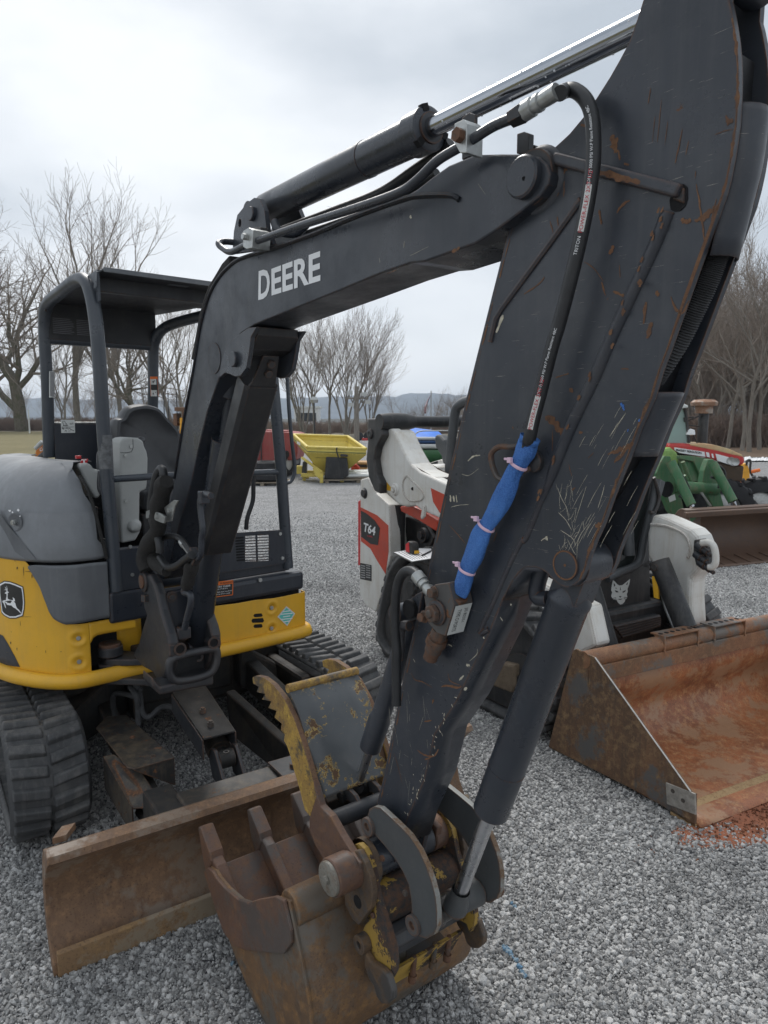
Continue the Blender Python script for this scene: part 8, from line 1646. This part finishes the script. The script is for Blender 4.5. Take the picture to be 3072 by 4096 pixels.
def grow(H_, seed, fork=.16, spread=.62, limbs=5, lean=0.0, up=.10, trunk_r=None, levels=5, nkids=(5, 5, 4, 4), wob=.12, multi=1, twig=.011):
    rnd = random.Random(seed); big, small = MB(), MB(); tr = trunk_r or H_ * .022
    def branch(p, d, L, r, lvl):
        n = 5 if lvl == 0 else 4 if lvl < 3 else 3; pts = [p]; rs = [r]; q = p.copy(); dd = d.copy()
        for i in range(n):
            dd = (dd + Vector((rnd.gauss(0, wob), rnd.gauss(0, wob), rnd.gauss(0, wob * .6) + up * (1 if lvl else .2)))).normalized(); q = q + dd * L / n; pts.append(q.copy()); rs.append(max(twig, r * (1 - (i + 1) / n * (.55 if lvl < 2 else .75))))
        tgt = big if lvl < 2 else small; sd = 8 if lvl == 0 else 6 if lvl == 1 else 4 if lvl == 2 else 3
        for i in range(n): seg_tube(tgt, pts[i], pts[i + 1], rs[i], rs[i + 1], sd)
        if lvl >= levels - 1: return
        k = limbs if lvl == 0 else nkids[min(lvl - 1, len(nkids) - 1)]
        for j in range(k + (1 if lvl > 0 else 0)):
            t = (fork + (1 - fork) * (j + rnd.random()) / k) if lvl == 0 else .18 + .8 * (j + rnd.random()) / (k + 1)
            t = min(t, 1.0); i = min(int(t * n), n - 1); u = t * n - i; bp = pts[i].lerp(pts[i + 1], u); bd = (pts[i + 1] - pts[i]).normalized(); s = bd.orthogonal().normalized(); s = Matrix.Rotation(rnd.uniform(0, 6.28), 3, bd) @ s
            a = spread * rnd.uniform(.7, 1.25); nd = (bd * math.cos(a) + s * math.sin(a)).normalized()
            branch(bp, nd, L * (.62 if lvl else .72) * rnd.uniform(.75, 1.15) * (1.15 - .35 * t), max(twig, rs[i] * (.62 if lvl else .58)), lvl + 1)
        if lvl > 0: branch(pts[-1], dd, L * .5, rs[-1], lvl + 1)
    for k in range(multi):
        a = 6.28 * k / max(1, multi) + seed; off = Vector((math.cos(a), math.sin(a), 0)) * (.5 if multi > 1 else 0) * H_ * .03
        branch(off, Vector((lean + (math.cos(a) * .16 if multi > 1 else 0), (math.sin(a) * .16 if multi > 1 else 0), 1)).normalized(), H_ * (.62 if multi == 1 else .6) * rnd.uniform(.85, 1.1), tr * (.75 if multi > 1 else 1), 0)
    return big, small
def add_tree(name, label, loc, bm_, sm_, bk, tw, group='bare trees around the yard', rz=0.0, scale=1.0, src=None):
    if src is None:
        T = bpy.data.objects.new(name, None); COL.objects.link(T); ROOTLOC[T.name] = Vector((0, 0, 0)); bm_.obj('trunk', M[bk], T, recalc=False); sm_.obj('crown', M[tw], T, recalc=False)
    else:
        T = src.copy(); COL.objects.link(T)
        for ch in src.children: c = ch.copy(); COL.objects.link(c); c.parent = T
    T.location = loc; T.rotation_euler = (0, 0, rz); T.scale = (scale,) * 3; T['label'] = label; T['category'] = 'tree'; T['group'] = group; return T
def at_d(v, x, Y): r = ray(v, x, 2048 if v == 'T' else 0); return Vector((r.x / math.cos(PITCH) * Y, Y, 0)) 
def dx(xD, Y): return (xD / VW['Z'][2] - 1536) / FPX * (Y * math.cos(PITCH) + CAM_H * math.sin(PITCH))
protos = {
 'broad': grow(23, 5, fork=.12, spread=.85, limbs=8, up=.07, trunk_r=.70, nkids=(5, 4, 4), wob=.17, levels=5, twig=.012),
 'open': grow(24, 12, fork=.30, spread=.60, limbs=7, up=.08, trunk_r=.40, nkids=(4, 3, 3), wob=.13, levels=5, twig=.012),
 'fan': grow(12, 21, fork=.25, spread=.38, limbs=4, up=.09, trunk_r=.17, nkids=(3, 3, 2), multi=5, levels=5, twig=.0065),
 'slim': grow(13, 33, fork=.25, spread=.50, limbs=7, up=.09, trunk_r=.15, nkids=(4, 3, 2), levels=5, twig=.0065),
 'wood': grow(14, 41, fork=.40, spread=.60, limbs=8, up=.07, trunk_r=.17, nkids=(4, 3, 3), levels=5, wob=.15, twig=.008),
}
first = {}
def T_(kind, name, label, xD, Y, h=1.0, rz=0.0, z=0.0, bk='bark2', tw='twig', group='bare trees around the yard'):
    loc = (dx(xD, Y), Y, z)
    if kind in first: return add_tree(name, label, loc, None, None, bk, tw, group, rz, h, first[kind])
    o = add_tree(name, label, loc, protos[kind][0], protos[kind][1], bk, tw, group, rz, h); first[kind] = o; return o
T_('broad', 'bare_tree', 'largest bare tree with a thick mossy forked trunk standing at the edge of the grass', 47, 104, 1.30, .4, bk='bark')
T_('broad', 'bare_tree', 'broad bare tree cut off by the edge of the photo, beyond the thick forked one', -115, 100, 1.15, 2.2, bk='bark')
T_('open', 'bare_tree', 'tall slender bare tree rising highest above the canopy roof of the excavator', 170, 104, 1.34, .8)
T_('open', 'bare_tree', 'leaning bare tree seen through the canopy opening next to the front post', 205, 108, 1.0, 2.4)
T_('slim', 'bare_tree', 'thin bare tree seen through the canopy opening beside the sticker covered rear post', 148, 98, 1.25, .2)
T_('slim', 'bare_tree', 'short bare sapling growing directly behind the lift chart panel', 132, 106, .95, 1.9)
T_('open', 'bare_tree', 'bare tree with dark forked limbs seen above the excavator seat', 262, 102, .92, 4.1)
T_('broad', 'bare_tree', 'spreading bare tree seen between the canopy hoop and the seat back', 300, 100, .72, 5.0)
T_('slim', 'bare_tree', 'narrow pale bare tree standing between the rear canopy post and the boom', 388, 95, 1.35, 3.3)
T_('open', 'bare_tree', 'faint bare tree whose fine top shows above the roof edge near the boom', 372, 120, 1.0, 5.2)
T_('fan', 'bare_tree', 'many stemmed bare tree fanning out directly behind the yellow spreader hopper', 655, 80, .88, .5)
T_('slim', 'bare_tree', 'straight bare tree behind the left end of the yellow spreader', 678, 79, 1.0, 1.0)
T_('fan', 'bare_tree', 'wide bare clump nearest the utility pole behind the spreader', 748, 78, .96, 2.9)
T_('slim', 'bare_tree', 'bare tree with paired stems rising behind the middle of the spreader', 712, 82, 1.02, 4.0)
T_('slim', 'bare_tree', 'thin bare tree immediately beside the thick utility pole', 775, 80, 1.0, 5.0)
T_('fan', 'bare_tree', 'low bare tree on the far side of the utility pole above the white car', 800, 84, .72, 3.7)
T_('wood', 'bare_tree', 'small round bare tree beside the flag on its pole', 905, 95, .24, .3)
T_('wood', 'bare_tree', 'bare tree half hidden behind the upper end of the arm near the flag', 985, 90, .36, 1.2)
T_('wood', 'bare_tree', 'dark low bare tree between the flag and the loader cab', 955, 100, .28, 2.6)
# woods on the far right: the nearest trunks one can tell apart
lab = [('bare woodland tree standing beside the excavator arm edge', 1525, 46), ('thin woodland tree behind the red tractor windscreen', 1470, 44), ('pale woodland tree right behind the exhaust stack', 1548, 50), ('woodland tree with high fork above the cream hood', 1572, 43), ('thick dark woodland trunk between the stack and the photo edge', 1603, 41), ('tallest woodland tree, rounded crown against the sky', 1630, 52), ('woodland tree above the white plastic sheeting', 1640, 42), ('woodland tree cut by the edge of the photo', 1668, 45), ('slim woodland tree behind the bonnet lamps', 1588, 48), ('crooked woodland tree far behind the woodland edge', 1655, 58), ('woodland tree half covered by the arm plate', 1490, 55), ('woodland tree nearest the gravel edge behind the tractor nose', 1618, 39)]
for i, (l, x, Y) in enumerate(lab): T_('wood', 'woodland_tree', l, x, Y, .74 + .12 * ((i * 7) % 4) / 3 + (.08 if 'tallest' in l else 0), i * 1.3, group='trees of the woods behind the tractors')
# mass of the woods and brush: stuff
def brush(seed, H_=2.0, n=26):
    rnd = random.Random(seed); m = MB()
    for k in range(n):
        p = Vector((rnd.gauss(0, .5), rnd.gauss(0, .3), 0)); d = Vector((rnd.gauss(0, .35), rnd.gauss(0, .35), 1)).normalized(); L = H_ * rnd.uniform(.4, 1); q = p + d * L * .5; r_ = q + (d + Vector((rnd.gauss(0, .3), rnd.gauss(0, .3), 0))) * L * .5; seg_tube(m, p, q, .022, .016, 3); seg_tube(m, q, r_, .016, .008, 3)
        for j in range(5):
            a = p.lerp(r_, rnd.uniform(.3, .95)); seg_tube(m, a, a + Vector((rnd.gauss(0, .35), rnd.gauss(0, .35), rnd.uniform(.1, .5))) * L * .3, .010, .006, 3)
    return m
bcoll = bpy.data.collections.new('brush_shapes')
M['brush'] = bark('reddish_brush', (.17, .125, .10), (.24, .18, .145))
for s_ in range(4): o = brush(s_).obj('brush_shape', M['brush'], recalc=False); COL.objects.unlink(o); bcoll.objects.link(o)
wcoll = bpy.data.collections.new('far_tree_shapes')
for s_ in range(3):
    b_, s2_ = grow(12, 60 + s_, fork=.3, spread=.5, limbs=7, up=.08, trunk_r=.09, nkids=(4, 3), levels=4, twig=.008); b_.v += []; o_ = len(b_.v); b_.v += s2_.v; b_.f += [[a + o_ for a in f] for f in s2_.f]; b_.s += s2_.s; b_.m += s2_.m
    o = b_.obj('far_tree_shape', M['twig'], recalc=False); COL.objects.unlink(o); wcoll.objects.link(o)
rb = np.random.default_rng(12); Pb = []; Sb = []
for i in range(1500): Y = rb.uniform(106, 125); Pb.append((rb.uniform(-85, -20), Y, 0)); Sb.append(rb.uniform(.6, 1.25))
for i in range(700): Y = rb.uniform(84, 105); Pb.append((rb.uniform(-22, 30), Y, 0)); Sb.append(rb.uniform(.4, 1.0))
for i in range(1100): Y = rb.uniform(46, 66); Pb.append((rb.uniform(.38 * Y, .66 * Y), Y, 0)); Sb.append(rb.uniform(.6, 1.3))
sc_o = scatter('brushwood', np.array(Pb), np.array(Sb), bcoll, 7)
nr = np.array([[0, 0, r] for r in rb.random(len(Pb)) * 6.28], dtype=np.float32); sc_o.data.attributes['rot'].data.foreach_set('vector', nr.ravel())
Pw = []; Sw = []
for i in range(300): Y = rb.uniform(50, 85); Pw.append((rb.uniform(.40 * Y, .70 * Y), Y, 0)); Sw.append(rb.uniform(.55, .95))
for i in range(70): Y = rb.uniform(125, 160); Pw.append((rb.uniform(-100, -25), Y, 0)); Sw.append(rb.uniform(.5, .9))
for i in range(60): Y = rb.uniform(105, 140); Pw.append((rb.uniform(2, 40), Y, 0)); Sw.append(rb.uniform(.3, .55))
wo = scatter('far_woods', np.array(Pw), np.array(Sw), wcoll, 8); nr = np.array([[0, 0, r] for r in rb.random(len(Pw)) * 6.28], dtype=np.float32); wo.data.attributes['rot'].data.foreach_set('vector', nr.ravel())
# leaf litter under the woods
g = sheet('woodland_floor', [(9, 34), (60, 34), (90, 90), (12, 90)], rusty('leaf_litter', (.10, .065, .04), (.16, .10, .06), (.20, .13, .07), greya=0), .006); g['kind'] = 'structure'
# hills
def hill(name, Y, x0, x1, h0, amp, col, seed, n=160, treed=True):
    m = MB(); rows = []
    for j in range(6):
        row = []
        for i in range(n):
            x = x0 + (x1 - x0) * i / (n - 1); h = h0 + amp * noise.noise(Vector((x / (Y * .35), seed, 0))) + amp * .35 * noise.noise(Vector((x / (Y * .06), seed, 1))) + (h0 * .10 * noise.noise(Vector((x / (Y * .004), seed, 2))) if j > 2 else 0)
            row.append(Vector((x, Y + j * Y * .09, h * math.sin(j / 5 * math.pi / 2))))
        rows.append(row)
    m.grid(rows); o = m.obj(name, plain(name + '_hazed_woods', col, .95, var=.35, sc=.012, bumps=0), recalc=False); o['kind'] = 'structure'; return o
hill('hills', 1500, -1700, 1700, 60, 20, (.06, .075, .09), 1.3)  # bluish colour carries a little of the distance haze
# a bridge in the distance, pale building
BR = thing('bridge', 'pale concrete road bridge on piers in the distance behind the bare trees', 'bridge', (-40, 330, 0))
conc = plain('pale_concrete', (.42, .42, .40), .8, var=.1)
m = MB(); a_, b_ = aty('N', 300, 300, 330), aty('N', 1560, 300, 330); m.box((a_ + b_) / 2 + UZ * .8, (b_ - a_) * .9, Vector((0, 5, 0)), UZ * .9); m.obj('deck', conc, BR)
for k in range(9): x = a_.x + (b_.x - a_.x) * (k / 8); m = MB(); m.box(Vector((x, 330, a_.z / 2)), Vector((.8, 0, 0)), Vector((0, 3, 0)), UZ * a_.z / 2); m.obj('pier', conc, BR)
BD = thing('white_building', 'low white building beyond the bare trees under the bridge', 'building', (-15, 200, 0))
a_, b_ = aty('N', 590, 400, 200), aty('N', 905, 350, 200); m = MB(); m.box(Vector(((a_.x + b_.x) / 2, 204, 2.4)), Vector(((b_.x - a_.x) / 2, 0, 0)), Vector((0, 4, 0)), UZ * 2.4); m.obj('wall', M['bwhite'], BD)
m = MB(); m.box(Vector(((a_.x + b_.x) / 2, 204, 5.0)), Vector(((b_.x - a_.x) / 2 + .5, 0, 0)), Vector((0, 4.5, 0)), UZ * .25); m.obj('roof', M['sticker'], BD)
for k in range(4): m = MB(); x = a_.x + (b_.x - a_.x) * (.2 + .2 * k); m.box(Vector((x, 199.9, 2.2)), Vector((.8, 0, 0)), Vector((0, .05, 0)), UZ * 1.2); m.obj('window', M['glass'], BD)
# poles and flag
def pole(name, label, v, x, ytop, Y, r, mat='bark2', cat='pole'):
    t = aty(v, x, ytop, Y); T = thing(name, label, cat, (t.x, Y, 0)); m = MB(); m.tube([Vector((t.x, Y, 0)), Vector((t.x, Y, t.z))], [r, r * .7], 8); m.obj('shaft', M[mat], T); return T, t
UP, t = pole('utility_pole', 'thick wooden utility pole with floodlights behind the spreader', 'L', 872, 75, 55, .22)
for k, (dx_, dz_) in enumerate(((-.5, -.5), (.6, -.6), (.9, -1.2), (-.4, -1.4))): m = MB(); p = t + Vector((dx_, -.2, dz_)); m.box(p, Vector((.22, 0, 0)), Vector((0, .12, 0)), UZ * .14); o = m.obj('floodlight', M['plated'], UP); 
m = MB(); m.box(t - UZ * .9, Vector((.9, 0, 0)), Vector((0, .05, 0)), UZ * .06); m.obj('cross_arm', M['bark2'], UP)
LP, t = pole('lamp_post', 'thin dark lamp post with a small round head among the bare trees', 'L', 592, 185, 60, .07, 'ink', 'lamp post')
m = MB(); m.lathe(t, UZ, [(0, 0), (0, .3), (.25, .35), (.5, .2), (.5, 0)], 12); m.obj('lamp_head', M['plated'], LP)
for i, (x, yt, Y) in enumerate(((1205, 1600, 70), (1237, 1590, 70), (1300, 1600, 72))): T, t = pole('steel_mast', ['thin steel mast nearest the rear canopy post', 'middle thin steel mast between canopy and boom', 'thin steel mast closest to the rusty forklift mast'][i], 'O', x, yt, Y, .06, 'ink', 'mast'); T['group'] = 'steel masts'
WPp, t = pole('white_marker_post', 'white marker post beside the thick forked tree', 'S', 312, 660, 90, .10, 'sticker', 'post')
FP_, t = pole('flag_pole', 'flag pole carrying a drooping striped flag with a blue corner', 'L', 1368, 105, 70, .07, 'plated', 'flag')
TA0, TB0 = aty('L', 1366, 135, 70), aty('L', 1345, 255, 70)
fm = [plain('flag_red', (.45, .05, .07), .7), plain('flag_white', (.7, .7, .7), .7), plain('flag_blue', (.03, .05, .16), .7)]
m = MB(); wv = TA0 - TB0; rows = []
for k in range(8):
    u = k / 7; L_pt = TA0.lerp(TB0, u); wd = .12 + .75 * min(1, u * 1.6) * (1 - .35 * max(0, u - .8) * 5)
    rows.append([L_pt + Vector((-wd * .15 * s + wd * (s / 7 - .3) * .8, .12 * math.sin(s * 1.9 + u * 3), 0)) for s in range(8)])
for k in range(7):
    for s in range(7): m.cur = 2 if (k < 3 and s < 4) else (s % 2); o0 = len(m.v); m.add([rows[k][s], rows[k][s + 1], rows[k + 1][s + 1], rows[k + 1][s]], [[0, 1, 2, 3]], True)
m.obj('flag_cloth', fm, FP_, recalc=False)
# haze
hz = MB(); hz.box((0, 1450, 45), (2300, 0, 0), (0, 1560, 0), (0, 0, 46.5)); hm = bpy.data.materials.new('pale_air'); hm.use_nodes = True; hm.node_tree.nodes.clear()
ho = hm.node_tree.nodes.new('ShaderNodeOutputMaterial'); hv = hm.node_tree.nodes.new('ShaderNodeVolumePrincipled'); hv.inputs['Color'].default_value = (.72, .84, 1.0, 1); hv.inputs['Density'].default_value = .00028; hv.inputs['Anisotropy'].default_value = .2
hm.node_tree.links.new(hv.outputs[0], ho.inputs['Volume']); o = hz.obj('haze', hm, recalc=True); o['kind'] = 'stuff'
